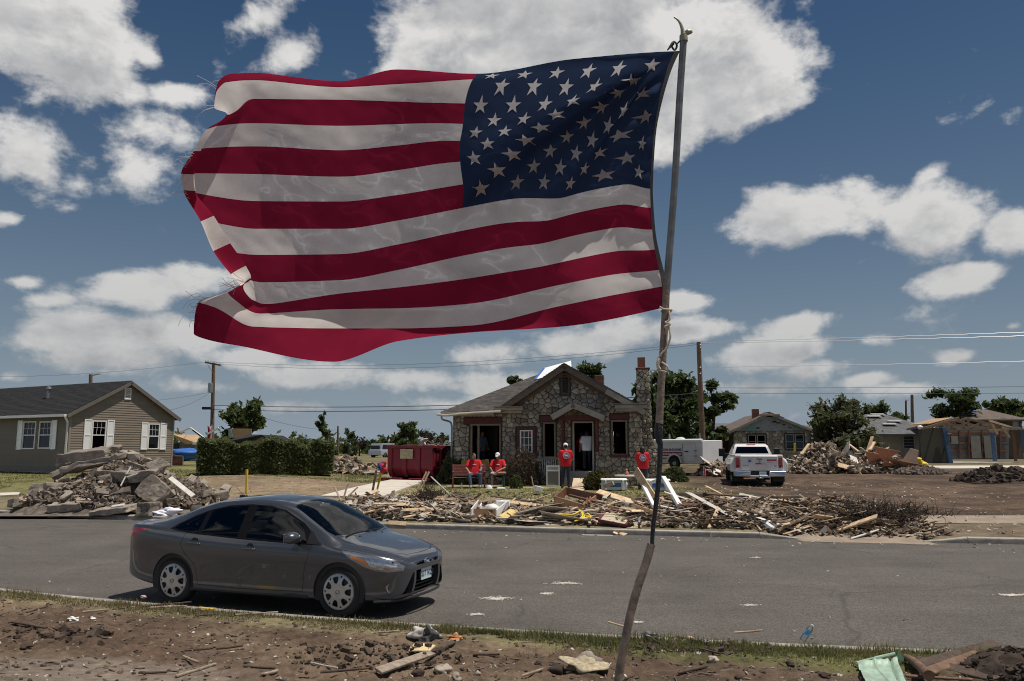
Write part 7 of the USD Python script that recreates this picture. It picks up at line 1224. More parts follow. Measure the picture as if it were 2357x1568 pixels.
single('plaster_heap', frag_field(420, lambda g_: (lambda a, r: np.array([*(hk(1222, 1160, 3.2)[:2]+[math.cos(a)*r*1.1, math.sin(a)*r*.6]), zt(*hk(1222, 1160, 3.2)[:2])[0]+.34*max(0, 1-r/.75)+.02]))(g_.uniform(0, 6.28), .72*math.sqrt(g_.uniform(0, 1))), gg, (.05, .2), (.04, .14), (.01, .05), .6), frag_white, 'pale pile of broken plaster behind the overturned cabinet', 'plaster pile', kind='stuff')
def brush(c, r, h, n, seed, label):
    g_ = np.random.default_rng(seed); ms = []
    for _ in range(n):
        d = g_.normal(size=3); d[2] = abs(d[2])*.9; d = unit(d); p = c+np.array([g_.normal(0, r[0]*.5), g_.normal(0, r[1]*.5), g_.uniform(0, h*.4)]); L = g_.uniform(.25, .8)*h*1.3; ms.append(tube(spl([p, p+d*L*.5+g_.normal(0, .06, 3), p+d*L+g_.normal(0, .12, 3)], 5), np.linspace(.012, .003, 5), 4, False))
    single('brush', cat_(ms), mat('dead_brush', (.085, .058, .040), .4, 6, .9, isl=.4), label, 'brushwood', kind='stuff')
brush(hk(1990, 1190, 1.7), (.9, .7, 0), .42, 520, 5, 'dark tangle of uprooted brush at the right end of the long heap'); brush(hk(2075, 1190, 1.7), (.8, .6, 0), .32, 300, 6, 'brown brush and roots beside the driveway ramp'); brush(hk(988, 1152, 2.3), (.3, .35, 0), .42, 200, 7, 'root ball tangle behind the pale laths in front of the red container')
single('log', tube(spl([hk(1035, 1144, 3.0), hk(1085, 1150, 2.9)], 6), .11, 9), bark, 'dark log lying behind the heap below the red bench', 'log', smooth=40); single('log', tube(spl([hk(1560, 1142, 3.3), hk(1680, 1147, 3.2)], 6), .14, 9), bark, 'long grey log lying along the back of the heap before the lawn', 'log', smooth=40)
# heap of broken concrete at the left
LC = hk(283, 1130, 1.9); LX, LY = LC[0], far_y(LC[0])+1.9
def lheap(x, y):
    u = (x-LX)/3.5; v = (y-LY-.25*(x-LX)*-1*.0)/2.1; r = np.sqrt(u*u+v*v); return 1.42*np.clip(1-r**1.35, 0, 1)*(1+.18*np.sin(x*2.3))
xs_, ys_ = np.linspace(LX-3.4, LX+3.6, 110), np.linspace(LY-2.2, LY+2.3, 80); XX, YY = np.meshgrid(xs_, ys_, indexing='ij'); ZZ = zt(XX.ravel(), YY.ravel()).reshape(XX.shape)+lheap(XX, YY)*.86-.05; q = np.stack([XX, YY, 0*XX], -1); ZZ += (meshkit.fbm(q*2, 4, 8)-.5)*.4*np.clip(lheap(XX, YY)*2, 0, 1)
single('rubble_mound', grid_mesh(np.stack([XX, YY, ZZ], -1)), mat('rubble_core', (.12, .095, .075), .4, 5, .95, bump=.9, bscale=15, dirt=(.26, .22, .17), dirt_amt=.6, dscale=5), 'gritty mound under the broken concrete heap on the left kerb', 'rubble mound', kind='stuff', smooth=40)
def lpos(g_):
    a, r = g_.uniform(0, 6.28), math.sqrt(g_.uniform(0, 1)); x, y = LX+3.3*r*math.cos(a), LY+2.1*r*math.sin(a); return np.array([x, max(y, far_y(x)+.05), zt(x, y)[0]+float(lheap(x, y))+.02])
gg = np.random.default_rng(21)
single('rubble', frag_field(3200, lpos, gg, (.05, .32), (.05, .22), (.03, .14), .7), frag_stone, 'countless small concrete and brick pieces in the left heap', 'rubble', kind='stuff')
single('rubble', frag_field(420, lpos, gg, (.2, .9), (.03, .1), (.015, .04), .4), frag_raw, 'splintered boards mixed through the left concrete heap', 'rubble', kind='stuff'); single('rubble', frag_field(260, lpos, gg, (.08, .3), (.05, .16), (.02, .06), .6), frag_white, 'white plaster bits mixed through the left concrete heap', 'rubble', kind='stuff')
cc_old = mat('old_slab', (.235, .20, .165), .25, 4, .93, bump=.7, bscale=12, obj=.42, dirt=(.12, .10, .08), dirt_amt=.6)
for k in range(150):
    p = lpos(gg); s = gg.uniform(.14, .46); fl = gg.uniform(.25, .7); m = chunk(s*gg.uniform(1, 1.9), s, s*fl, 900+k, 10); is_b = gg.random() < .1
    if is_b: m = chunk(.22, .11, .075, k, 4)
    single('brick' if is_b else 'concrete_chunk', lay(m, p+[0, 0, .02], gg.uniform(0, 6.28), gg.normal(0, .4), gg.normal(0, .4)), brick_mat if is_b else (concrete_obj if k % 2 else cc_old), 'red brick lying in the broken concrete heap' if is_b else 'angular lump of broken concrete in the left kerbside heap', 'brick' if is_b else 'concrete chunk', 'bricks in the concrete heap' if is_b else 'concrete lumps in the left heap')
def lb(px, py, off): return hk(px, py, off-.22)
def slab_hero(label, a, b, o0, o1, w, t, roll, m=cc_old, name='concrete_slab'):
    p0, p1 = lb(*a, o0), lb(*b, o1); L = np.linalg.norm(p1-p0); me = cbox(L, w, t, .02).subdivide().subdivide().subdivide(); v = me.vertices; q_ = v*3.5+o0*7+np.array(a[0])*.37; me.vertices = v+(np.stack([meshkit.fbm(q_, 3, k_) for k_ in (1, 2, 3)], 1)-.5)*np.array([.34, .20, .16])*min(1, t/.25+.3); x = unit(p1-p0); y = unit(np.cross([0, 0, 1], x)); z = np.cross(x, y); c_, s_ = math.cos(roll), math.sin(roll); me.apply_transform(frame_mat((p0+p1)/2, x, y*c_+z*s_, z*c_-y*s_)); single(name, me, m, label, 'concrete slab')
slab_hero('long dark slab on the very top of the concrete heap', (152, 1055), (262, 1042), 2.3, 2.5, .9, .42, .2); slab_hero('long curved beam sloping across the upper concrete heap', (150, 1082), (298, 1050), 1.5, 2.0, .5, .20, -.1); slab_hero('thick kerb like beam in the middle of the concrete heap', (232, 1093), (300, 1097), 1.3, 1.2, .4, .34, .1); slab_hero('grey beam right of the middle beam in the concrete heap', (300, 1098), (360, 1090), 1.2, 1.4, .4, .30, .2)
slab_hero('square tilted slab facing the street on the right of the concrete heap', (333, 1112), (372, 1146), 1.1, .9, .75, .16, 1.05, concrete_obj); slab_hero('massive block at the foot of the concrete heap by the road', (125, 1172), (196, 1168), .15, .35, .6, .42, .2, concrete_obj); slab_hero('flat slab at the left edge of the concrete heap', (84, 1127), (158, 1125), .9, 1.0, .7, .28, -.2, concrete_obj); slab_hero('low slab lying at the roadside in front of the concrete heap', (215, 1180), (305, 1168), .1, .4, .5, .16, .15, concrete_obj)
slab_hero('slanting slab on the upper left of the concrete heap', (122, 1098), (178, 1064), 1.7, 2.1, .6, .2, .5); slab_hero('pale slab at the upper right end of the concrete heap', (350, 1066), (374, 1080), 2.0, 1.6, .5, .16, .8, concrete_obj); slab_hero('dark flat slab under the curved beam in the concrete heap', (190, 1108), (250, 1092), 1.3, 1.6, .8, .12, .5); slab_hero('block of stacked stone at the right foot of the concrete heap', (322, 1172), (358, 1172), .35, .35, .4, .40, .05, concrete_obj)
for k, (a, b, o0, o1, w) in enumerate([((141, 1115), (218, 1143), .85, .7, .13), ((301, 1075), (278, 1119), 1.15, .85, .13), ((392, 1100), (445, 1142), 1.4, .7, .14), ((346, 1084), (294, 1101), 1.25, 1.0, .16), ((235, 1107), (240, 1140), .95, .7, .18), ((258, 1166), (286, 1162), .3, .3, .1)]):
    single('white_board', bar(lb(*a, o0), lb(*b, o1), w, .04, .6), wood_white, ['white board sloping down on the left half of the concrete heap', 'short white board standing against the middle beam of the concrete heap', 'white board sliding down the right slope of the concrete heap', 'white board lying on the grey beam of the concrete heap', 'stubby white board standing on end in the concrete heap', 'tiny white strip at the foot of the concrete heap'][k], 'board')
for k, (a, b, o0, o1) in enumerate([((152, 1066), (205, 1052), 1.9, 2.2), ((215, 1138), (240, 1110), .8, 1.1), ((100, 1165), (150, 1158), .3, .4), ((205, 1158), (222, 1145), .4, .6)]): single('brown_board', bar(lb(*a, o0), lb(*b, o1), .14, .04, .4), wood_red if k % 2 else wood_raw, ['brown board wedged under the top slab of the concrete heap', 'brown board leaning beside the stubby white board in the concrete heap', 'brown board low at the left foot of the concrete heap', 'small brown board near the massive block of the concrete heap'][k], 'board')
single('cloth', cat_([moved(rock(.26, 11, 3, .35, .6), hk(372, 1182, .25)), moved(rock(.3, 12, 3, .3, .6), hk(395, 1178, .4))]), mat('cloth_pale', (.66, .66, .74), .06, 5, .9), 'crumpled pale cloth on the kerb behind the parked car', 'cloth', smooth=60)
# piles on the far lots
def lot_pile(name_l, c, rx, ry, h, n_ind, n_stuff, seed, mats, label, group, lr=(.5, 1.7)):
    g_ = np.random.default_rng(seed); zc = zt(c[0], c[1])[0]
    hgt = lambda x, y: h*np.clip(1-(((x-c[0])/rx)**2+((y-c[1])/ry)**2)**.8, 0, 1)*(.8+.4*math.sin(x*1.7+seed))
    def pos(q):
        a, r = q.uniform(0, 6.28), math.sqrt(q.uniform(0, 1)); x, y = c[0]+rx*r*math.cos(a), c[1]+ry*r*math.sin(a); return np.array([x, y, zt(x, y)[0]+float(hgt(x, y))+.03])
    single('scrap_heap', cat_([frag_field(n_stuff, pos, g_, (.15, .9), (.04, .3), (.02, .12), .5)]), frag_old, label+' - small dark scraps', 'scrap heap', kind='stuff'); single('scrap_heap', frag_field(n_stuff//2, pos, g_, (.15, .8), (.04, .3), (.02, .1), .5), frag_raw, label+' - small pale scraps', 'scrap heap', kind='stuff'); single('scrap_heap', frag_field(n_stuff//5, pos, g_, (.15, .6), (.08, .4), (.02, .12), .5), frag_white, label+' - small white scraps', 'scrap heap', kind='stuff')
    for k in range(n_ind):
        L = g_.uniform(*lr); i = int(g_.integers(len(mats))); single('scrap_board', lay(splinter(L, g_.uniform(.07, .35), .04, g_), pos(g_)+[0, 0, .06], g_.uniform(0, 6.28), g_.normal(0, .35), g_.normal(0, .6)), mats[i][0], mats[i][1]+' board in '+label, 'board', mats[i][1]+' boards in '+group)
p = at(1962, 1062, 46.0); lot_pile('x', np.array([p[0]-.6, 46.0]), 4.9, 2.3, 1.35, 80, 1500, 3, [(wood_raw, 'pale'), (wood_old, 'brown'), (wood_white, 'white')], 'the wide debris heap behind the pickup', 'the heap behind the pickup')
p = at(1655, 1072, 44.0); lot_pile('x', np.array([p[0], 44.0]), 1.1, 1.4, 1.15, 16, 330, 4, [(wood_raw, 'pale'), (wood_white, 'white')], 'the small debris heap left of the pickup', 'the heap left of the pickup')
p = at(812, 1070, 43.0); lot_pile('x', np.array([p[0], 43.0]), 1.7, 1.6, .75, 34, 480, 5, [(wood_raw, 'pale'), (wood_old, 'brown'), (wood_white, 'white'), (cc_old, 'grey')], 'the far debris heap between hedge and container', 'the heap between hedge and container')
salmon = mat('hardboard_salmon', (.42, .20, .115), .15, 4, .8, dirt=(.25, .13, .08), dirt_amt=.4)
for k, (q, s, rt) in enumerate([((2016, 1062), (1.0, .9), (.2, -.9)), ((2050, 1076), (1.3, .7), (.5, -.5)), ((2082, 1072), (1.2, .8), (-.6, -.7)), ((2112, 1078), (.9, .6), (.9, -.6)), ((2038, 1048), (.7, .8), (-.3, -1.1)), ((2098, 1052), (.8, .9), (.3, -1.2))]): single('hardboard', lay(splinter(s[0], s[1], .02, gg), at(*q, 44.6-.3*k % .8), rt[0], .2, rt[1]), salmon if k != 5 else mat('hardboard_pale', (.55, .42, .32), .1, 4, .8), ['leftmost salmon hardboard sheet in the heap behind the pickup', 'broad low salmon hardboard sheet in the heap behind the pickup', 'salmon hardboard sheet right of the broad low one', 'rightmost salmon hardboard sheet in the heap', 'small upright salmon sheet at the top of the heap', 'pale pinkish hardboard sheet standing at the right end of the heap'][k], 'hardboard')
for k, (q0, q1) in enumerate([((1993, 1050), (2008, 1005)), ((2002, 1036), (2012, 1018)), ((1976, 1040), (1950, 1020)), ((1845, 1046), (1862, 1022))]): single('timber', bar(at(*q0, 45.2), at(*q1, 45.8), .16, .08), wood_raw, ['tall pale timber standing out of the heap before the tan house', 'short pale timber beside the tall standing one', 'slanting pale timber pointing left out of the heap', 'broad pale board rising from the heap beside the pickup cab'][k], 'timber')
ymat = mat('sack_yellow', (.66, .46, .03), .1, 6, .5)
for k, q in enumerate([(2098, 1059), (2110, 1057), (2116, 1063), (2126, 1068), (2106, 1065)]): single('sack', moved(rock(.27, 4+k, 2, .45, .3), at(*q, 46.5), .3*k), ymat, ['yellow sack at the left of the small yellow group', 'yellow sack at the top of the small yellow group', 'middle yellow sack of the small group', 'rightmost yellow sack of the small group', 'lowest yellow sack of the small group'][k], 'sack', smooth=60)
p = at(2118, 1084, 43.5); single('gravel_heap', frag_field(700, lambda g_: (lambda a, r: np.array([p[0]+1.5*r*math.cos(a), 43.6+.9*r*math.sin(a), zt(p[0], 43.6)[0]+.42*(1-r)+.02]))(g_.uniform(0, 6.28), math.sqrt(g_.uniform(0, 1))), gg, (.1, .3), (.1, .25), (.06, .2), .8), frag_stone, 'low grey rubble heap at the right end of the lot debris', 'rubble heap', kind='stuff')
def clods(c, rx, ry, h, seed, label, n, m, rs=(.06, .22)):
    g_ = np.random.default_rng(seed); ms = []; prof = lambda r: h*np.clip(1-r**1.6, 0, 1)
    for _ in range(n):
        a, r = g_.uniform(0, 6.28), math.sqrt(g_.uniform(0, 1)); q = rs[0]+(rs[1]-rs[0])*g_.uniform(0, 1)**3; k = chunk(q*2*g_.uniform(.8, 1.5), q*1.7, q*1.3, int(g_.integers(1e6)), 9); ms.append(lay(k, (c[0]+rx*r*math.cos(a), c[1]+ry*r*math.sin(a), c[2]+float(prof(r))+g_.uniform(-.3, .25)*q), g_.uniform(0, 6), g_.normal(0, .4), g_.normal(0, .4)))
    if h > .08:
        R, TH = np.meshgrid(np.linspace(0, 1.1, 40), np.linspace(0, 2*np.pi, 90), indexing='ij'); P = np.stack([c[0]+rx*R*np.cos(TH), c[1]+ry*R*np.sin(TH), c[2]+prof(R)-.03], -1); P[..., 2] += (meshkit.fbm(P*np.array([1, 1, 0])*2.2/max(rx, .8)*2, 5, seed)-.5)*h*.9*np.clip(1.1-R, 0, .4)*2.5; P[:, -1] = P[:, 0]; ms.append(grid_mesh(P))
    single('soil_heap', cat_(ms), m, label, 'soil heap', kind='stuff', smooth=35)
dk = mat('dark_clods', (.062, .042, .030), .4, 6, .95, bump=.8, bscale=20, isl=.3); p = at(2318, 1090, 38.0); clods(np.array([p[0], 38.0, zt(p[0], 38)[0]]), 2.6, 1.4, .62, 9, 'dark heap of soil clods at the right edge of the cleared lot', 460, dk)
single('litter', frag_field(520, lambda g_: (lambda x, t: np.array([x, far_y(x)+.17+t, zt(x, far_y(x)+.17+t)[0]+.03]))(g_.uniform(6.5, 19), g_.uniform(.3, 19)), gg, (.03, .13), (.02, .06), (.01, .02), .2), frag_white, 'scattered pale chips on the cleared dirt lot', 'litter', kind='stuff')
single('litter', cat_([frag_field(170, lambda g_: (lambda x, t: np.array([x, far_y(x)+.17+t, zt(x, far_y(x)+.17+t)[0]+.03]))(g_.uniform(-15, -5), g_.uniform(.5, 12)), gg, (.02, .09), (.015, .04), (.005, .015), .2), frag_field(300, lambda g_: (lambda x, t: np.array([x, far_y(x)+.17+t, zt(x, far_y(x)+.17+t)[0]+.03]))(g_.uniform(-6, 8), g_.uniform(3.6, 9)), gg, (.05, .3), (.02, .12), (.01, .03), .2)]), frag_old, 'scattered brown chips on the bare lot and lawn', 'litter', kind='stuff')
single('litter', frag_field(150, lambda g_: (lambda x, f: np.array([x, near_y(x)*(1-f)+far_y(x)*f, .008]))(g_.uniform(-9, 15), 1-abs(g_.normal(0, .09))), gg, (.02, .10), (.01, .04), (.004, .014), .05), frag_white, 'small pale chips strewn over the road near the far kerb', 'litter', kind='stuff')
single('litter', frag_field(110, lambda g_: (lambda x, f: np.array([x, near_y(x)*(1-f)+far_y(x)*f, .008]))(g_.uniform(-8, 8), g_.uniform(0, 1)), gg, (.015, .05), (.01, .03), (.003, .008), .05), frag_white, 'scattered pale grit on the near half of the road', 'litter', kind='stuff')
dust = mat('plaster_dust', (.46, .42, .37), .2, 8, .95)
for k, (px, py, rx_, ry_) in enumerate([(1142, 1378, .30, .17), (1256, 1367, .12, .10), (1096, 1415, .10, .07), (1300, 1343, .35, .12), (1727, 1394, .11, .05), (1467, 1433, .08, .05), (1740, 1284, .1, .06), (2330, 1370, .3, .12)]):
    p = gz(px, py, 0); g_ = np.random.default_rng(k); n = 90; a = g_.uniform(0, 6.28, n); r = np.abs(g_.normal(0, .55, n)); V = []; ms = [moved(rock(g_.uniform(.006, .02), i+k*100, 1, .4, .4), (p[0]+rx_*r[i]*math.cos(a[i]), p[1]+ry_*r[i]*math.sin(a[i]), .006)) for i in range(n)]; u = np.linspace(0, 1, 6); th = np.linspace(0, 2*np.pi, 24, endpoint=False); R = np.array([[[p[0]+rx_*.62*q*math.cos(t)*(.8+.4*math.sin(3*t+k)), p[1]+ry_*.62*q*math.sin(t)*(.8+.4*math.sin(3*t+k)), .004+.012*(1-q)] for t in np.append(th, th[0])] for q in u]); single('dust_patch', cat_(ms+[grid_mesh(R)]), dust, 'patch of crushed pale plaster dust on the asphalt', 'dust patch', kind='stuff')
# ---------------------------------------------------------------- foreground litter
gg = np.random.default_rng(12)
def fgb(name, label, cat, a, b, w, t, m, group=None, up=.02, roll=0.0):
    p0, p1 = gbank(*a)+[0, 0, up], gbank(*b)+[0, 0, up]; L = np.linalg.norm(p1-p0); me = splinter(L, w, t, gg).subdivide(); v = me.vertices; me.vertices = v+(meshkit.noise(v*30)[:, None]-.5)*.008; x = unit(p1-p0); y = unit(np.cross([0, 0, 1], x)); z = np.cross(x, y); c_, s_ = math.cos(roll), math.sin(roll); me.apply_transform(frame_mat((p0+p1)/2, x, y*c_+z*s_, z*c_-y*s_)); single(name, me, m, label, cat, group)
grey_wood = mat('grey_board_near', (.30, .24, .185), .3, 14, .85, bump=.4, bscale=120, dirt=(.12, .09, .065), dirt_amt=.6, dscale=9); wet_wood = mat('dark_rotten_wood', (.075, .05, .036), .4, 14, .85, bump=.6, bscale=80)
fgb('near_board', 'broad grey board lying on the bank at the bottom centre', 'board', (868, 1566), (990, 1516), .105, .028, grey_wood, roll=.25); fgb('near_board', 'dark brown board touching the pale plywood piece', 'board', (992, 1513), (1043, 1491), .055, .02, wet_wood, up=.03, roll=.2)
cs = [gbank(*q)+[0, 0, .05] for q in ((940, 1503), (956, 1490), (1002, 1493), (988, 1513))]; single('plywood_piece', quad_slab(cs, .012), mat('plywood_cream', (.62, .49, .27), .1, 8, .8), 'small cream plywood piece lying on the bank', 'plywood')
for k, (a, b, w, m) in enumerate([((405, 1563), (496, 1528), .05, 0), ((560, 1539), (632, 1545), .045, 1), ((604, 1560), (640, 1548), .05, 0), ((738, 1563), (845, 1548), .05, 1), ((716, 1532), (778, 1545), .02, 2), ((30, 1440), (105, 1460), .09, 1), ((425, 1504), (490, 1497), .03, 1), ((318, 1552), (385, 1550), .03, 1), ((498, 1499), (560, 1493), .03, 1), ((420, 1518), (457, 1527), .035, 0), ((330, 1402), (440, 1392), .035, 1), ((345, 1404), (430, 1400), .03, 0), ((540, 1418), (640, 1412), .03, 0), ((450, 1424), (500, 1417), .03, 1), ((870, 1461), (920, 1455), .035, 0), ((1090, 1515), (1150, 1513), .03, 1), ((1610, 1500), (1660, 1512), .05, 1), ((1690, 1461), (1755, 1456), .028, 3), ((1400, 1435), (1440, 1447), .03, 3), ((1560, 1552), (1630, 1540), .04, 1), ((190, 1420), (250, 1408), .03, 0), ((60, 1415), (110, 1402), .03, 1), ((800, 1500), (870, 1507), .03, 1), ((860, 1480), (900, 1490), .04, 1), ((1200, 1560), (1250, 1550), .03, 0)]):
    fgb('stick', ['split grey stick on the bare bank', 'brown stick on the bare bank', 'thin white stick on the bare bank', 'pale stick lying at the road edge'][m], 'stick', a, b, w*.62, .02, [grey_wood, wet_wood, wood_white, wood_raw][m], ['grey sticks on the bank', 'brown sticks on the bank', 'white sticks on the bank', 'sticks at the road edge'][m])
for k, (px, py, r, m) in enumerate([(110, 1468, .085, 0), (150, 1462, .07, 0), (1280, 1552, .10, 0), (1350, 1545, .16, 1), (1020, 1552, .09, 1), (1050, 1560, .075, 1), (330, 1376, .045, 2), (1470, 1495, .05, 0), (1640, 1522, .07, 1), (900, 1520, .05, 0), (960, 1556, .08, 0), (1100, 1550, .05, 1), (60, 1492, .06, 0), (700, 1446, .04, 1), (1240, 1536, .045, 0), (1545, 1470, .05, 1), (1590, 1476, .06, 2), (1700, 1560, .05, 0), (1820, 1540, .05, 0), (1900, 1560, .06, 0)]):
    single('stone', moved(rock(r*.8, 60+k, 2, .65, .5), gbank(px, py)+[0, 0, r*.25], k), [dk, concrete_obj, mat('pinkish_stone', (.40, .27, .21), .2, 9, .9, bump=.5)][m], ['dark clod of earth lying on the bank', 'grey lump of mortar lying on the bank', 'pinkish stone lying at the edge of the bank'][m], 'stone', ['clods on the bank', 'mortar lumps on the bank', 'pinkish stones on the bank'][m], smooth=50)
def bank_pos(x0, x1, t0, t1):
    def f(g_):
        x = g_.uniform(x0, x1); t = g_.uniform(t0, t1); y = near_y(x)-.16-t; return np.array([x, y, zbank(x, float(y))+.004])
    return f
single('wood_chips', frag_field(2600, bank_pos(-9, 6, .3, 4.4), gg, (.02, .12), (.006, .03), (.004, .014), .2), frag_old, 'brown wood chips and bark strewn over the bare bank', 'wood chips', kind='stuff'); single('wood_chips', frag_field(600, bank_pos(-9, 6, .2, 4.4), gg, (.015, .05), (.008, .03), (.004, .014), .3), frag_white, 'pale crumbs of plaster strewn over the bare bank', 'plaster crumbs', kind='stuff'); single('pebbles', cat_([moved(rock(gg.uniform(.006, .028), k, 1, .7, .4), bank_pos(-9, 6, .25, 4.4)(gg)) for k in range(800)]), mat('bank_pebbles', (.16, .12, .09), .3, 9, .95, isl=.5), 'small clods and pebbles on the bare bank', 'pebbles', kind='stuff')
def wad(name, label, cat, px, py, r, m, seed, fl=.8): single(name, moved(rock(r, seed, 3, fl, .9), gbank(px, py)+[0, 0, r*.5]), m, label, cat, smooth=60)
wad('rag', 'crumpled grey and white rag lying on the bank', 'rag', 972, 1474, .10, mat('rag_grey', (.40, .38, .35), .5, 18, .9), 31, 1.0); wad('rag', 'dark crumpled rag beside the grey one', 'rag', 990, 1479, .09, mat('rag_dark', (.06, .06, .06), .5, 18, .8), 33); wad('paper_scrap', 'torn orange brown wrapper lying beside the rags', 'wrapper', 1043, 1476, .06, mat('wrapper_orange', (.40, .17, .07), .5, 22, .6), 35, .6); wad('paper_scrap', 'white torn scrap on the left of the bank', 'paper scrap', 170, 1428, .05, white_paint, 37, .4); wad('paper_scrap', 'white paper lump on the left part of the bank', 'paper scrap', 214, 1424, .03, white_paint, 39, .7); wad('paper_scrap', 'black and white wrapper in the grass right of the flagpole', 'wrapper', 1495, 1473, .07, mat('wrapper_black', (.09, .09, .095), .9, 25, .3), 41, .5); wad('dead_grass', 'bleached tuft of dead straw on the bank left of the flagpole foot', 'straw', 1345, 1550, .15, mat('straw_pale', (.36, .30, .20), .4, 30, .95), 43, .5)
# plastic bottle
b0 = gbank(1847, 1481); d_ = unit([.35, -.12, .55]); T = thing('water_bottle', 'clear plastic water bottle with a blue label tilted in the roadside grass', 'bottle', b0+[0, 0, .03], 0); R_ = trimesh.geometry.align_vectors([0, 0, 1], d_)
def bt(m): m = m.copy(); m.apply_transform(R_); return m
bp_ = usdkit.material(stage, '/World/Looks/clear_plastic', {'t': ('transparent_bsdf', dict(color=(.86, .9, .92))), 'g': ('glossy_bsdf', dict(roughness=.08)), 'd': ('diffuse_bsdf', dict(color=(.6, .65, .68))), 'm0': ('mix_closure', dict(fac=.18)), 'f': ('fresnel', dict(IOR=1.6)), 'm': ('mix_closure', {})}, [('t.BSDF', 'm0.closure1'), ('d.BSDF', 'm0.closure2'), ('f.fac', 'm.fac'), ('m0.closure', 'm.closure1'), ('g.BSDF', 'm.closure2')], surface='m.closure')
part(T, 'body', bt(lathe([(0, -.005), (.028, 0), (.032, .01), (.0315, .05), (.030, .055), (.032, .06), (.032, .13), (.028, .155), (.013, .175), (.012, .19), (0, .19)], 20)), bp_, smooth=40); part(T, 'label', bt(lathe([(.0328, .075), (.0328, .12)], 20)), mat('label_blue', (.10, .32, .62), .4, 60, .4), smooth=40); part(T, 'cap', bt(lathe([(.015, .178), (.015, .196), (0, .197)], 14)), white_plastic, smooth=30)
# crumpled green sheet metal and rotten timbers at the bottom right
gm = mat('pale_green_enamel', (.34, .47, .36), .08, 6, .4, coat=.3, dirt=(.22, .15, .11), dirt_amt=.6, dscale=7)
cs = [gbank(1974, 1536)+[0, 0, .035], gbank(2064, 1534)+[0, 0, .05], gbank(2092, 1592)+[0, 0, .03], gbank(1996, 1598)+[0, 0, .02]]; u, v = np.meshgrid(np.linspace(0, 1, 40), np.linspace(0, 1, 40), indexing='ij'); S = (cs[0]*(1-u[..., None])+cs[1]*u[..., None])*(1-v[..., None])+(cs[3]*(1-u[..., None])+cs[2]*u[..., None])*v[..., None]; S[..., 2] += (meshkit.fbm(np.stack([u*3, v*2.5, 0*u], -1), 3, 6)-.5)*.06+.05*np.exp(-((v-.1)/.06)**2)-.03*np.exp(-((u-.82)/.03)**2)+.012*np.exp(-((u-.5-.2*(v-.5))/.02)**2)
T = thing('sheet_metal', 'crumpled pale green sheet metal at the bottom right of the bank', 'sheet metal'); part(T, 'panel', grid_mesh(S), gm, smooth=60); part(T, 'folded_edge', tube(spl([cs[0]+[0, .02, .02], (cs[0]+cs[1])/2+[0, .04, .03], cs[1]+[0, .02, .05]], 14), [.009]*7+[.014]*7, 7), gm, smooth=50); part(T, 'torn_flap', hullbox([cs[1]+np.array(q) for q in ((0, 0, .0), (.10, .02, -.02), (.05, .05, .08), (.08, .04, .01), (.02, .03, .03))]), mat('green_enamel_dark', (.06, .13, .08), .2, 6, .4))
fgb('rotten_plank', 'upper of the long rotten planks at the bottom right', 'plank', (2118, 1548), (2296, 1488), .11, .035, wet_wood, up=.05, roll=.35); fgb('rotten_plank', 'lower rotten plank with a splintered brown edge at the bottom right', 'plank', (2140, 1560), (2252, 1517), .09, .035, mat('rotten_brown', (.16, .095, .06), .4, 12, .85, bump=.5, bscale=90), up=.055, roll=.45); fgb('rotten_plank', 'wide dark plank lying flat at the bottom right corner', 'plank', (2110, 1530), (2300, 1572), .16, .04, wet_wood, up=.035, roll=.2); fgb('rotten_plank', 'brown lath lying along the bottom edge beside the green sheet metal', 'plank', (2085, 1566), (2240, 1580), .035, .02, mat('rotten_brown', ()), up=.05)
p0, p1 = gbank(2084, 1526)+[0, 0, .05], gbank(2140, 1580)+[0, 0, .07]; single('post', tube(spl([p0, (p0+p1)/2+[0, 0, .02], p1], 10), np.linspace(.028, .045, 10), 10), mat('rotten_brown', ()), 'rotten round post beside the green sheet metal', 'post', smooth=50)
c_ = gbank(2362, 1556); clods(c_, .62, .62, .24, 14, 'heap of dark wet clods at the bottom right corner', 520, dk, (.005, .032)); c_ = gbank(1430, 1505)
clods(gbank(70, 1470), .9, .5, .05, 15, 'low patch of dark clods at the left edge of the bank', 130, mat('brown_clods', (.10, .07, .05), .4, 8, .95, bump=.8, bscale=30, isl=.3), (.006, .05)); clods(gbank(860, 1520), .8, .5, .04, 16, 'loose clods around the broad grey board', 160, mat('brown_clods', (.115, .078, .055), .4, 8, .95, bump=.8, bscale=30, isl=.3), (.005, .04)); clods(gbank(1600, 1490), .9, .35, .03, 17, 'loose clods right of the flagpole foot', 150, mat('brown_clods', ()), (.005, .04))
# ---------------------------------------------------------------- people
skin_m = mat('skin', (.36, .20, .135), .06, 9, .55); skin_d = mat('skin_tanned', (.26, .135, .085), .06, 9, .55); shirt_red = mat('shirt_red', (.55, .012, .022), .10, 9, .85); jean = mat('denim', (.060, .085, .125), .25, 25, .9); dark_jean = mat('dark_denim', (.022, .030, .045), .25, 25, .9)
hair_dark = mat('hair_dark', (.018, .012, .010), .2, 30, .6); shoe_m = mat('shoe_dark', (.035, .028, .024), .2, 12, .7); shoe_w = mat('shoe_pale', (.45, .45, .46), .15, 12, .7); cap_white = mat('cap_white', (.72, .72, .72), .05, 9, .8); tee_white = mat('tee_white', (.72, .76, .82), .05, 9, .85); shorts_m = mat('shorts_dark', (.03, .034, .036), .2, 9, .9); tee_blue = mat('tee_grey_blue', (.10, .125, .17), .08, 9, .85); emb_blue = mat('emblem_blue', (.04, .10, .38), .05, 9, .7)
def sph(p, r, n=10): return m3.Manifold.sphere(r, n).translate([float(q) for q in p])
def limb(*pr): return m3.Manifold.batch_boolean([m3.Manifold.batch_hull([sph(pr[i][0], pr[i][1]), sph(pr[i+1][0], pr[i+1][1])]) for i in range(len(pr)-1)], m3.OpType.Add)
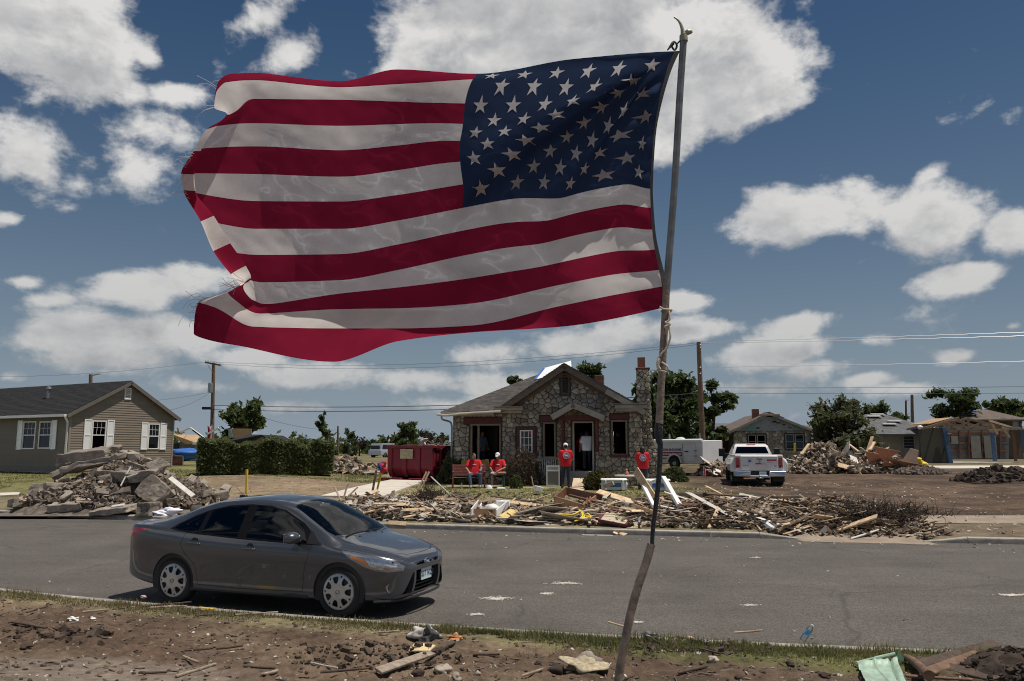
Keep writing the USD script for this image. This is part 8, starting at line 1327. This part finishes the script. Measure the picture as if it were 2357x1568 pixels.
def hand(w, d, up, s):
    d, up = unit(d), unit(up); sd = unit(np.cross(d, up))*s; up = np.cross(sd, d)*s; pc = np.asarray(w)+d*.045; K = [m3.Manifold.batch_hull([sph(pc+sd*a+d*b, .014, 8) for a in (-.03, .03) for b in (-.035, .04)])]
    for k, L in enumerate((.062, .075, .070, .055)):
        b = pc+sd*(-.031+.0207*k)+d*.04; m_ = b+d*L*.55-up*.012; K.append(limb((b, .0095), (m_, .009), (m_+d*L*.4-up*.035, .008)))
    b = pc-sd*.036-d*.02; K.append(limb((b, .012), (b-sd*.025+d*.03, .0105), (b-sd*.028+d*.058-up*.012, .009))); return m3.Manifold.batch_boolean(K, m3.OpType.Add)
def person(label, loc, rz, J, shirt, trousers, shoes, skin, hair=None, cap=None, long_hair=False, shorts=False, emblem=False, scale=1.0, chest_text=False):
    J = {k: np.array(v, float)*scale for k, v in J.items()}; T = thing('person', label, 'person', loc, rz)
    hd, nk = J['head'], J['neck']; look = unit(J.get('look', [0, 1, -.1])); sl, sr, hl, hr = J['sl'], J['sr'], J['hl'], J['hr']; ch = (sl+sr)/2; pv = (hl+hr)/2; mid = ch*.45+pv*.55; ax = unit(sr-sl); fw = unit(np.cross(ch-pv, ax)); fw = fw*(1 if np.dot(fw, [0, 1, 0]) >= 0 else -1)
    head = m3.Manifold.batch_hull([sph(hd+[0, 0, .03], .088, 14), sph(hd+look*.028+[0, 0, -.055], .062, 12), sph(hd-look*.02+[0, 0, .0], .086, 12)]); sd = unit(np.cross(look, [0, 0, 1.0])); nose = limb((hd+look*.098+[0, 0, .012], .009), (hd+look*.115+[0, 0, -.02], .012)); ears = [m3.Manifold.batch_hull([sph(hd+sd*s*.088+[0, 0, .02], .012, 8), sph(hd+sd*s*.090+[0, 0, -.02], .010, 8)]) for s in (-1, 1)]
    arm = lambda s: limb((J['s'+s], .055), (J['e'+s], .041), (J['w'+s], .029)); leg = lambda s: limb((J['h'+s], .085), (J['k'+s], .058), (J['a'+s], .042))
    torso = m3.Manifold.batch_hull([sph(sl-ax*-.03, .075), sph(sr-ax*.03, .075), sph(mid-ax*.10, .095), sph(mid+ax*.10, .095)]) + m3.Manifold.batch_hull([sph(mid-ax*.10, .095), sph(mid+ax*.10, .095), sph(pv-ax*.085, .10), sph(pv+ax*.085, .10)])
    parts = [head, nose, *ears, limb((hd+[0, 0, -.04], .055), (nk, .058), (ch*.8+nk*.2, .065)), torso, arm('l'), arm('r'), leg('l'), leg('r')]
    for s, sg in (('l', -1), ('r', 1)): parts.append(hand(J['w'+s], J['w'+s]-J['e'+s]+.3*fw*.1, J.get('hu', [0, 0, 1]), sg))
    B = m3.Manifold.batch_boolean(parts, m3.OpType.Add); part(T, 'body', tm(B), skin, smooth=50)
    for s in (-1, 1): part(T, 'eye', moved(trimesh.creation.icosphere(1, .011), hd+look*.089+sd*s*.033+[0, 0, .022]), mat('eye_dark', (.02, .015, .012), .1, 5, .3))
    part(T, 'mouth', bar(hd+look*.086-sd*.022+[0, 0, -.052], hd+look*.086+sd*.022+[0, 0, -.052], .012, .006), mat('lips', (.22, .09, .075), .1, 5, .6))
    g_ = .018; hem = pv-unit(ch-pv)*.07
    S = m3.Manifold.batch_hull([sph(sl+ax*.02, .085), sph(sr-ax*.02, .085), sph(mid-ax*.115, .115), sph(mid+ax*.115, .115)]) + m3.Manifold.batch_hull([sph(mid-ax*.115, .115), sph(mid+ax*.115, .115), sph(pv-ax*.10, .118), sph(pv+ax*.10, .118)])
    for s in 'lr': S = S + limb((J['s'+s], .08), (J['s'+s]*.30+J['e'+s]*.70, .075))
    S = S.trim_by_plane(unit(ch-pv).tolist(), float(np.dot(hem, unit(ch-pv)))); S = S.refine_to_length(.05); q = tm(S); v = q.vertices; q.vertices = v+(meshkit.fbm(v*7+loc[0], 3)-.5)[:, None]*.03*unit(v-mid); part(T, 'shirt', q, shirt, smooth=50)
    P = m3.Manifold.batch_hull([sph(pv-ax*.09, .105), sph(pv+ax*.09, .105), sph(hl, .1), sph(hr, .1)])
    for s in 'lr':
        h, k, a = J['h'+s], J['k'+s], J['a'+s]; P = P + (limb((h, .10), (k*.92+h*.08, .088)) if shorts else limb((h, .098), (k, .072), (a+[0, 0, .0], .062)))
    part(T, 'shorts' if shorts else 'trousers', tm(P), trousers, smooth=50)
    for s in 'lr':
        a = J['a'+s]; f = J.get('f'+s, None); f = a+fw*.16*scale+[0, 0, -.05] if f is None else f; part(T, 'shoe', tm(m3.Manifold.batch_hull([sph(a+[0, 0, -.02], .045), sph(f, .035), sph(f-(f-a)*1.35+[0, 0, -.02], .036), sph((a+f)/2+[0, 0, -.02], .042)])), shoes, smooth=50)
    if hair is not None:
        Hh = m3.Manifold.batch_hull([sph(hd+[0, 0, .042]-look*.012, .094, 14), sph(hd-look*.045, .085, 12)])
        if long_hair: Hh = Hh + m3.Manifold.batch_hull([sph(hd-look*.04, .092), sph(hd-look*.06-[0, 0, .18], .085), sph(hd+sd*.06-look*.02-[0, 0, .14], .06), sph(hd-sd*.06-look*.02-[0, 0, .14], .06)])
        Hh = Hh - m3.Manifold.batch_hull([sph(hd+look*.10+[0, 0, -.05], .085), sph(hd+look*.13+[0, 0, .0], .08)]); part(T, 'hair', tm(Hh), hair, smooth=50)
    if cap is not None:
        C = m3.Manifold.batch_hull([sph(hd+[0, 0, .055]-look*.008, .098, 16), sph(hd+[0, 0, .035]-look*.012, .100, 16)]).trim_by_plane([0, 0, 1], float(hd[2]+.035)); cp = part(T, 'cap', tm(C), cap, smooth=50); part(cp, 'brim', tm(m3.Manifold.batch_hull([sph(hd+look*.075+sd*s*.055+[0, 0, .045], .008, 8) for s in (-1, 1)]+[sph(hd+look*.165+sd*s*.035+[0, 0, .03], .008, 8) for s in (-1, 1)])), cap, smooth=50)
    if emblem:
        c = ch*.72+pv*.28-fw*.136*scale; u_ = unit(ch-pv); M = frame_mat(c, ax, u_, -fw); dsc = lambda r, z0, z1: trimesh.creation.cylinder(r, z1-z0, sections=32).apply_translation([0, 0, (z0+z1)/2])
        def put(par, nm, m, mt): m = m.copy(); m.apply_transform(M); return part(par, nm, m, mt)
        e = put(T, 'emblem', dsc(.128, -.03, .004), cap_white); put(e, 'blue_disc', dsc(.110, .0041, .0075), emb_blue)
        for k in range(8): a = k*np.pi/4+.2; m = Polygon([(.035*math.cos(a-.3), .035*math.sin(a-.3)), (.098*math.cos(a-.12), .098*math.sin(a-.12)), (.098*math.cos(a+.12), .098*math.sin(a+.12)), (.035*math.cos(a+.3), .035*math.sin(a+.3))]); q = ext(m, .003); q.apply_translation([0, 0, .0076]); put(e, 'white_ray', q, cap_white)
        put(e, 'white_band', moved(cbox(.14, .04, .003, .001), (0, 0, .0125)), cap_white); put(e, 'red_line', moved(cbox(.12, .012, .003, .001), (0, -.034, .0125)), shirt_red)
    if chest_text: c = ch*.74+pv*.26+fw*.118*scale; part(T, 'chest_print', tm(m3.Manifold.batch_hull([sph(c+ax*s, .008, 6) for s in (-.07, .07)])), cap_white); part(T, 'sleeve_print', moved(rock(.03, 3, 2, 1, .0), J['sl']*.45+J['el']*.55-ax*.062), cap_white)
    return T
stand = dict(head=(0, .06, 1.645), look=(0, .9, -.45), neck=(0, .0, 1.50), sl=(-.185, 0, 1.43), sr=(.185, 0, 1.43), el=(-.29, .02, 1.16), er=(.27, .06, 1.17), wl=(-.20, .22, 1.02), wr=(.20, .26, 1.04), hl=(-.10, 0, .93), hr=(.10, 0, .93), kl=(-.115, .03, .50), kr=(.11, .03, .50), al=(-.15, -.02, .09), ar=(.12, 0, .09))
PA = gnd(1303, 1124); person('standing person in white cap and red emblem shirt, back turned, before the doorway', PA, 0.05, stand, shirt_red, dark_jean, shoe_m, skin_m, hair_dark, cap_white, emblem=True, scale=1.0)
s2 = dict(stand, head=(0, .05, 1.62), el=(-.27, .08, 1.17), er=(.27, .08, 1.17), wl=(-.13, .28, 1.12), wr=(.13, .28, 1.12)); PB = gnd(1481, 1128); person('person with long dark hair and red emblem shirt, standing with back turned by the chimney', PB, -.1, s2, shirt_red, dark_jean, shoe_m, skin_m, hair_dark, long_hair=True, emblem=True, scale=.96)
sit = dict(head=(.02, .0, 1.27), look=(-.55, .8, .0), neck=(0, -.08, 1.12), sl=(-.20, -.10, 1.05), sr=(.20, -.10, 1.05), el=(-.30, .02, .80), er=(.33, .02, .80), wl=(-.27, .26, .76), wr=(.20, .24, .64), hl=(-.10, -.02, .53), hr=(.10, -.02, .53), kl=(-.24, .44, .54), kr=(.20, .44, .54), al=(-.24, .42, .10), ar=(.13, .52, .10))
PC_ = gnd(1090, 1125); BZ = zt(PC_[0], PC_[1]+.45)[0]; person('seated person with short dark hair, red shirt and blue jeans on the red bench', (PC_[0], PC_[1]+.45, BZ), math.pi+.05, sit, shirt_red, jean, shoe_w, skin_m, hair_dark, chest_text=True)
sit2 = dict(sit, look=(.15, .9, -.25), head=(.02, .02, 1.27), wl=(-.05, .38, .70), wr=(.20, .36, .66), el=(-.28, .06, .80), er=(.32, .05, .80), kl=(-.30, .38, .60), al=(.10, .46, .60), fl=(.24, .48, .60), kr=(.20, .44, .50), ar=(.20, .42, .10))
PD = gnd(1143, 1125); person('seated person in white cap and dark shorts, one leg crossed, on the green chair', (PD[0]+.05, PD[1]+.42, zt(PD[0], PD[1]+.42)[0]), math.pi-.05, sit2, shirt_red, shorts_m, shoe_w, skin_d, hair_dark, cap_white, shorts=True, chest_text=True)
q = HF.hp(1350, 1083); PE = HF.pt(q[0], .32, HFL); walk = dict(stand, al=(-.10, -.16, .11), kl=(-.11, .0, .50), ar=(.12, .20, .09), kr=(.11, .16, .5), el=(-.28, -.04, 1.18), wl=(-.30, .06, .95), er=(.27, .12, 1.24), wr=(.22, .32, 1.32), look=(.2, 1, -.1)); person('person in a white tee shirt and dark jeans walking in through the front doorway', PE, -.1, walk, tee_white, dark_jean, shoe_m, skin_d, hair_dark, scale=.97)
q = HF.hp(1098, 1040); person('person in a grey blue shirt seen dimly inside the wide left window', HF.pt(q[0], 1.0, HFL-.05), math.pi+.6, stand, tee_blue, dark_jean, shoe_m, skin_d, hair_dark); q = HF.hp(1423, 1040); person('shadowy person bending inside the right window opening', HF.pt(q[0], 1.6, HFL-.05), .8, stand, mat('shirt_black', (.012, .012, .012), .1, 5, .9), dark_jean, shoe_m, skin_d, hair_dark)
q = HF.hp(1332, 1083); person('person in a red shirt in the shade behind the doorway', HF.pt(q[0], 2.2, HFL-.05), 2.6, stand, shirt_red, dark_jean, shoe_m, skin_d, hair_dark)
single('bottle', moved(lathe([(0, 0), (.032, .005), (.032, .13), (.013, .17), (.012, .19), (0, .19)], 14), (PC_[0]+.27, PC_[1]+.17, BZ+.74)), bp_, 'clear bottle held by the person on the red bench', 'bottle', smooth=40)
# ---------------------------------------------------------------- yard furniture
def bench(loc, w):
    T = thing('bench', 'old red painted slatted bench in front of the bushes', 'bench', loc, math.pi+.05); m = mat('bench_red', (.20, .055, .05), .25, 8, .8, dirt=(.12, .09, .075), dirt_amt=.5, dscale=5)
    for k in range(4): part(T, 'seat_slat', cb(-w/2, w/2, -.20+.12*k, -.10+.12*k, .40, .425, .004), m)
    for k in range(4): part(T, 'back_slat', moved(cb(-w/2, w/2, -.012, .012, -.045, .045, .004), (0, -.25-.02*k, .52+.12*k), 0, .18), m)
    for x in (-w/2+.03, w/2-.03):
        for y in (-.2, .24): part(T, 'leg', cb(x-.03, x+.03, y-.03, y+.03, -.02, .40, .006), m)
        part(T, 'arm_rest', cb(x-.035, x+.035, -.26, .27, .62, .65, .006), m); part(T, 'arm_post', cb(x-.025, x+.025, .20, .25, .401, .62, .006), m); part(T, 'back_post', moved(cb(-.025, .025, -.03, .03, -.27, .27, .006), (x, -.29, .68), 0, .18), m)
bench((PC_[0]-.22, PC_[1]+.47, BZ), 1.35)
T = thing('plastic_chair', 'dark green plastic garden chair under the person in shorts', 'chair', (PD[0]+.05, PD[1]+.44, zt(PD[0], PD[1]+.42)[0]), math.pi-.05); gp_ = mat('green_plastic', (.018, .060, .040), .08, 5, .4); part(T, 'seat', cb(-.25, .25, -.22, .24, .39, .43, .015), gp_, smooth=40); part(T, 'backrest', moved(cb(-.25, .25, -.015, .015, 0, .48, .012), (0, -.24, .43), 0, .2), gp_, smooth=40)
for x in (-.23, .23):
    for y in (-.2, .21): part(T, 'leg', bar((x*1.06, y*1.05, -.02), (x, y, .40), .05, .05), gp_)
    part(T, 'arm_rest', cb(x-.03, x+.03, -.24, .22, .60, .63, .01), gp_)
P0 = gnd(1273, 1120); SF = Face(P0, (1, -.05)); w = .56; h = .86; T = thing('window_screen', 'white framed louvred window screen leaning upright on the lawn by the red shirted worker', 'window screen'); z0 = P0[2]; part(T, 'frame', SF.slab(sbox(-w/2, z0, w/2, z0+h).difference(unary_union([sbox(-w/2+.05, z0+.05, w/2-.05, z0+.62), sbox(-w/2+.05, z0+.67, w/2-.05, z0+h-.05)])), 0, .04), white_plastic); part(T, 'screen', SF.box(-w/2+.045, w/2-.045, .02, .024, z0+.045, z0+.625, .001), mat('screen_mesh', (.22, .21, .19), .1, 60, .8))
for k in range(3): part(T, 'slat', SF.box(-w/2+.045, w/2-.045, .008, .02, z0+.69+.05*k, z0+.72+.05*k, .003), white_plastic)
pw = mat('plywood_ramp', (.56, .44, .31), .12, 4, .85, dirt=(.35, .26, .18), dirt_amt=.4); a_, b_ = HF.pt(HF.hp(1325, 1086)[0], -1.15, HFL-.28), HF.pt(HF.hp(1357, 1086)[0], -1.15, HFL-.28); c_, d_ = gnd(1353, 1121)+[0, 0, .05], gnd(1316, 1124)+[0, 0, .05]; single('plywood_ramp', quad_slab([a_, b_, c_, d_], .03), pw, 'pale plywood sheet laid as a ramp up to the front door', 'ramp'); single('plywood_sheet', quad_slab([gnd(1312, 1126)+[0, 0, .05], gnd(1349, 1124)+[0, 0, .05], gnd(1340, 1136)+[0, 0, .06], gnd(1297, 1135)+[0, 0, .06]], .025), pw, 'pale plywood sheet flat on the grass before the ramp', 'plywood'); single('stick', bar(quadp := (a_*.45+b_*.0+c_*.55+[0, 0, .05]), a_*.6+c_*.4+[.06, 0, .12], .05, .03), wood_old, 'dark stick lying on the plywood ramp', 'stick')
OC = gnd(1331, 1104); T = thing('wooden_cradle', 'orange brown slatted wooden chest on legs held by the standing worker', 'furniture', (OC[0]+.1, OC[1]-.2, OC[2]+.12), -.1); om = mat('orange_wood', (.36, .13, .03), .2, 7, .5); part(T, 'front_panel', hullbox([(x*(1+.12*(z > .8)), -.2-.05*(z > .8), z) for x in (-.3, .3) for z in (.45, .86)]+[(x, -.17, z) for x in (-.3, .3) for z in (.45, .86)]), om); part(T, 'side_panel', cb(.27, .31, -.16, .2, .45, .86), om); part(T, 'side_panel', cb(-.31, -.27, -.16, .2, .45, .86), om); part(T, 'top_rail', bar((-.36, -.26, .80), (.38, -.26, .90), .05, .04), om); part(T, 'bottom_panel', cb(-.27, .27, -.16, .2, .45, .48), om); part(T, 'back_panel', cb(-.27, .27, .201, .23, .45, .86), om); part(T, 'shelf', cb(-.30, .28, -.24, .2, .14, .28, .01), om)
for x in (-.26, .26):
    for y in (-.18, .18): part(T, 'leg', cb(x-.03, x+.03, y-.03, y+.03, -.12, .449, .006), om)
def cooler(label, px, py, w, ang):
    p = gnd(px, py); T = thing('cooler', label, 'cool box', p, ang); part(T, 'box', cb(-w/2, w/2, -.22, .22, .02, .36, .03), mat('cooler_pale', (.50, .54, .58), .05, 6, .4), smooth=40); part(T, 'lid', cb(-w/2-.02, w/2+.02, -.24, .24, .361, .46, .045), white_plastic, smooth=40)
    for x in (-w/2+.16, w/2-.16): part(T, 'latch', cb(x-.03, x+.03, -.27, -.225, .28, .40, .008), white_plastic); part(T, 'strap_post', cb(x-.04, x+.04, -.245, -.215, .03, .28, .006), white_plastic)
    part(T, 'label', cb(-w/2+.24, w/2-.24, -.226, -.2195, .14, .29, .002), mat('cooler_blue', (.05, .13, .32), .15, 30, .5)); part(T, 'handle', cb(-w/2-.05, -w/2-.001, -.09, .09, .22, .26, .008), white_plastic); part(T, 'handle', cb(w/2+.001, w/2+.05, -.09, .09, .22, .26, .008), white_plastic)
cooler('white cool box with a blue label right of the yellow green shrub', 1413, 1129, .98, -.03); cooler('white cool box half hidden behind the flagpole and white posts', 1512, 1130, .95, .08)
TP = gnd(1440, 1125); T = thing('garden_table', 'round stone garden table between the cool boxes and the chimney', 'table', (TP[0]+.1, TP[1]+.5, TP[2])); part(T, 'table_top', moved(lathe([(0, .50), (.44, .50), (.47, .46), (.46, .42), (0, .41)], 28), (0, 0, .02)), mat('cast_stone', (.42, .36, .30), .15, 6, .85), smooth=30); part(T, 'pedestal', lathe([(.24, -.03), (.22, .06), (.12, .14), (.10, .3), (.2, .43)], 20), mat('cast_stone', ()), smooth=40)
single('ornament', moved(cat_([moved(lathe([(0, .26), (.05, .22), (.035, .16), (.07, .1), (.08, 0), (0, 0)], 14), (0, 0, 0))]), (TP[0]+.12, TP[1]+.45, TP[2]+.52)), mat('terracotta', (.45, .22, .15), .15, 8, .8), 'small terracotta figure on the garden table', 'ornament', smooth=40)
for k, (px, py, m, lab) in enumerate([(1062, 1127, None, 'clear bottle standing left of the red bench'), (1195, 1122, None, 'clear bottle standing in the grass right of the green chair'), (1186, 1121, None, 'second clear bottle right of the green chair')]): single('bottle', moved(lathe([(0, 0), (.04, .005), (.04, .16), (.015, .21), (.014, .24), (0, .24)], 12), gnd(px, py)+[0, 0, .03]), bp_, lab, 'bottle', smooth=40)
single('hard_hat', moved(lathe([(0, .13), (.07, .12), (.115, .06), (.12, .01), (.16, 0)], 20), gnd(1126, 1126)+[0, 0, .03]), white_plastic, 'white hard hat on the grass between the two seated people', 'hard hat', smooth=40); single('paper_bundle', moved(cbox(.34, .12, .09, .03), gnd(1153, 1129)+[0, 0, .07], .1), white_paint, 'white bundle lying at the crossed leg sitter\'s foot', 'bundle'); single('white_box', lay(cbox(.3, .22, .2, .01), gnd(1239, 1133)+[0, 0, .12], .4, .25, .1), white_plastic, 'tilted white box on the lawn behind the plaster pile', 'box'); single('stake', bar(gnd(1231, 1136), gnd(1231, 1136)+[-.12, .1, .62], .035, .02), wood_raw, 'thin wooden stick standing on the lawn by the white box', 'stick')
YT = HF.rect(1068, 1058, 1130, 1072); single('yellow_board', HF.rbox(YT, -.55, -.5), mat('ochre_board', (.24, .15, .04), .15, 4, .7), 'ochre board propped below the wide left window', 'board')
single('planter', moved(cb(-.3, .3, -.25, .25, 0, .4, .02), gnd(1634, 1090)), mat('planter_grey', (.19, .15, .13), .25, 8, .9, bump=.5), 'grey brown square planter block in front of the tall utility pole', 'planter'); fl = thing('yard_flag', 'tiny striped flag on a thin stick before the planter', 'flag'); p_ = gnd(1620, 1105); part(fl, 'stick', tube([p_, p_+[0, 0, .72]], .006, 5), wood_old); [part(fl, 'stripe', grid_mesh(np.array([[p_+np.array([.01+.035*(k+i)-.02*j, .02*math.sin(k+j*5), .70-.45*j-.05*(k+i)]) for j in np.linspace(0, 1, 6)] for i in (0, 1)])), cloth_red if k % 2 else cloth_white) for k in range(4)]
T = thing('fence_post', 'short grey picket fence at the left edge before the tan house', 'fence'); [part(T, 'picket', bar(gnd(2+4.2*k, 1084), gnd(2+4.2*k, 1084)+[0, 0, .65], .10, .02), wood_old) for k in range(7)]
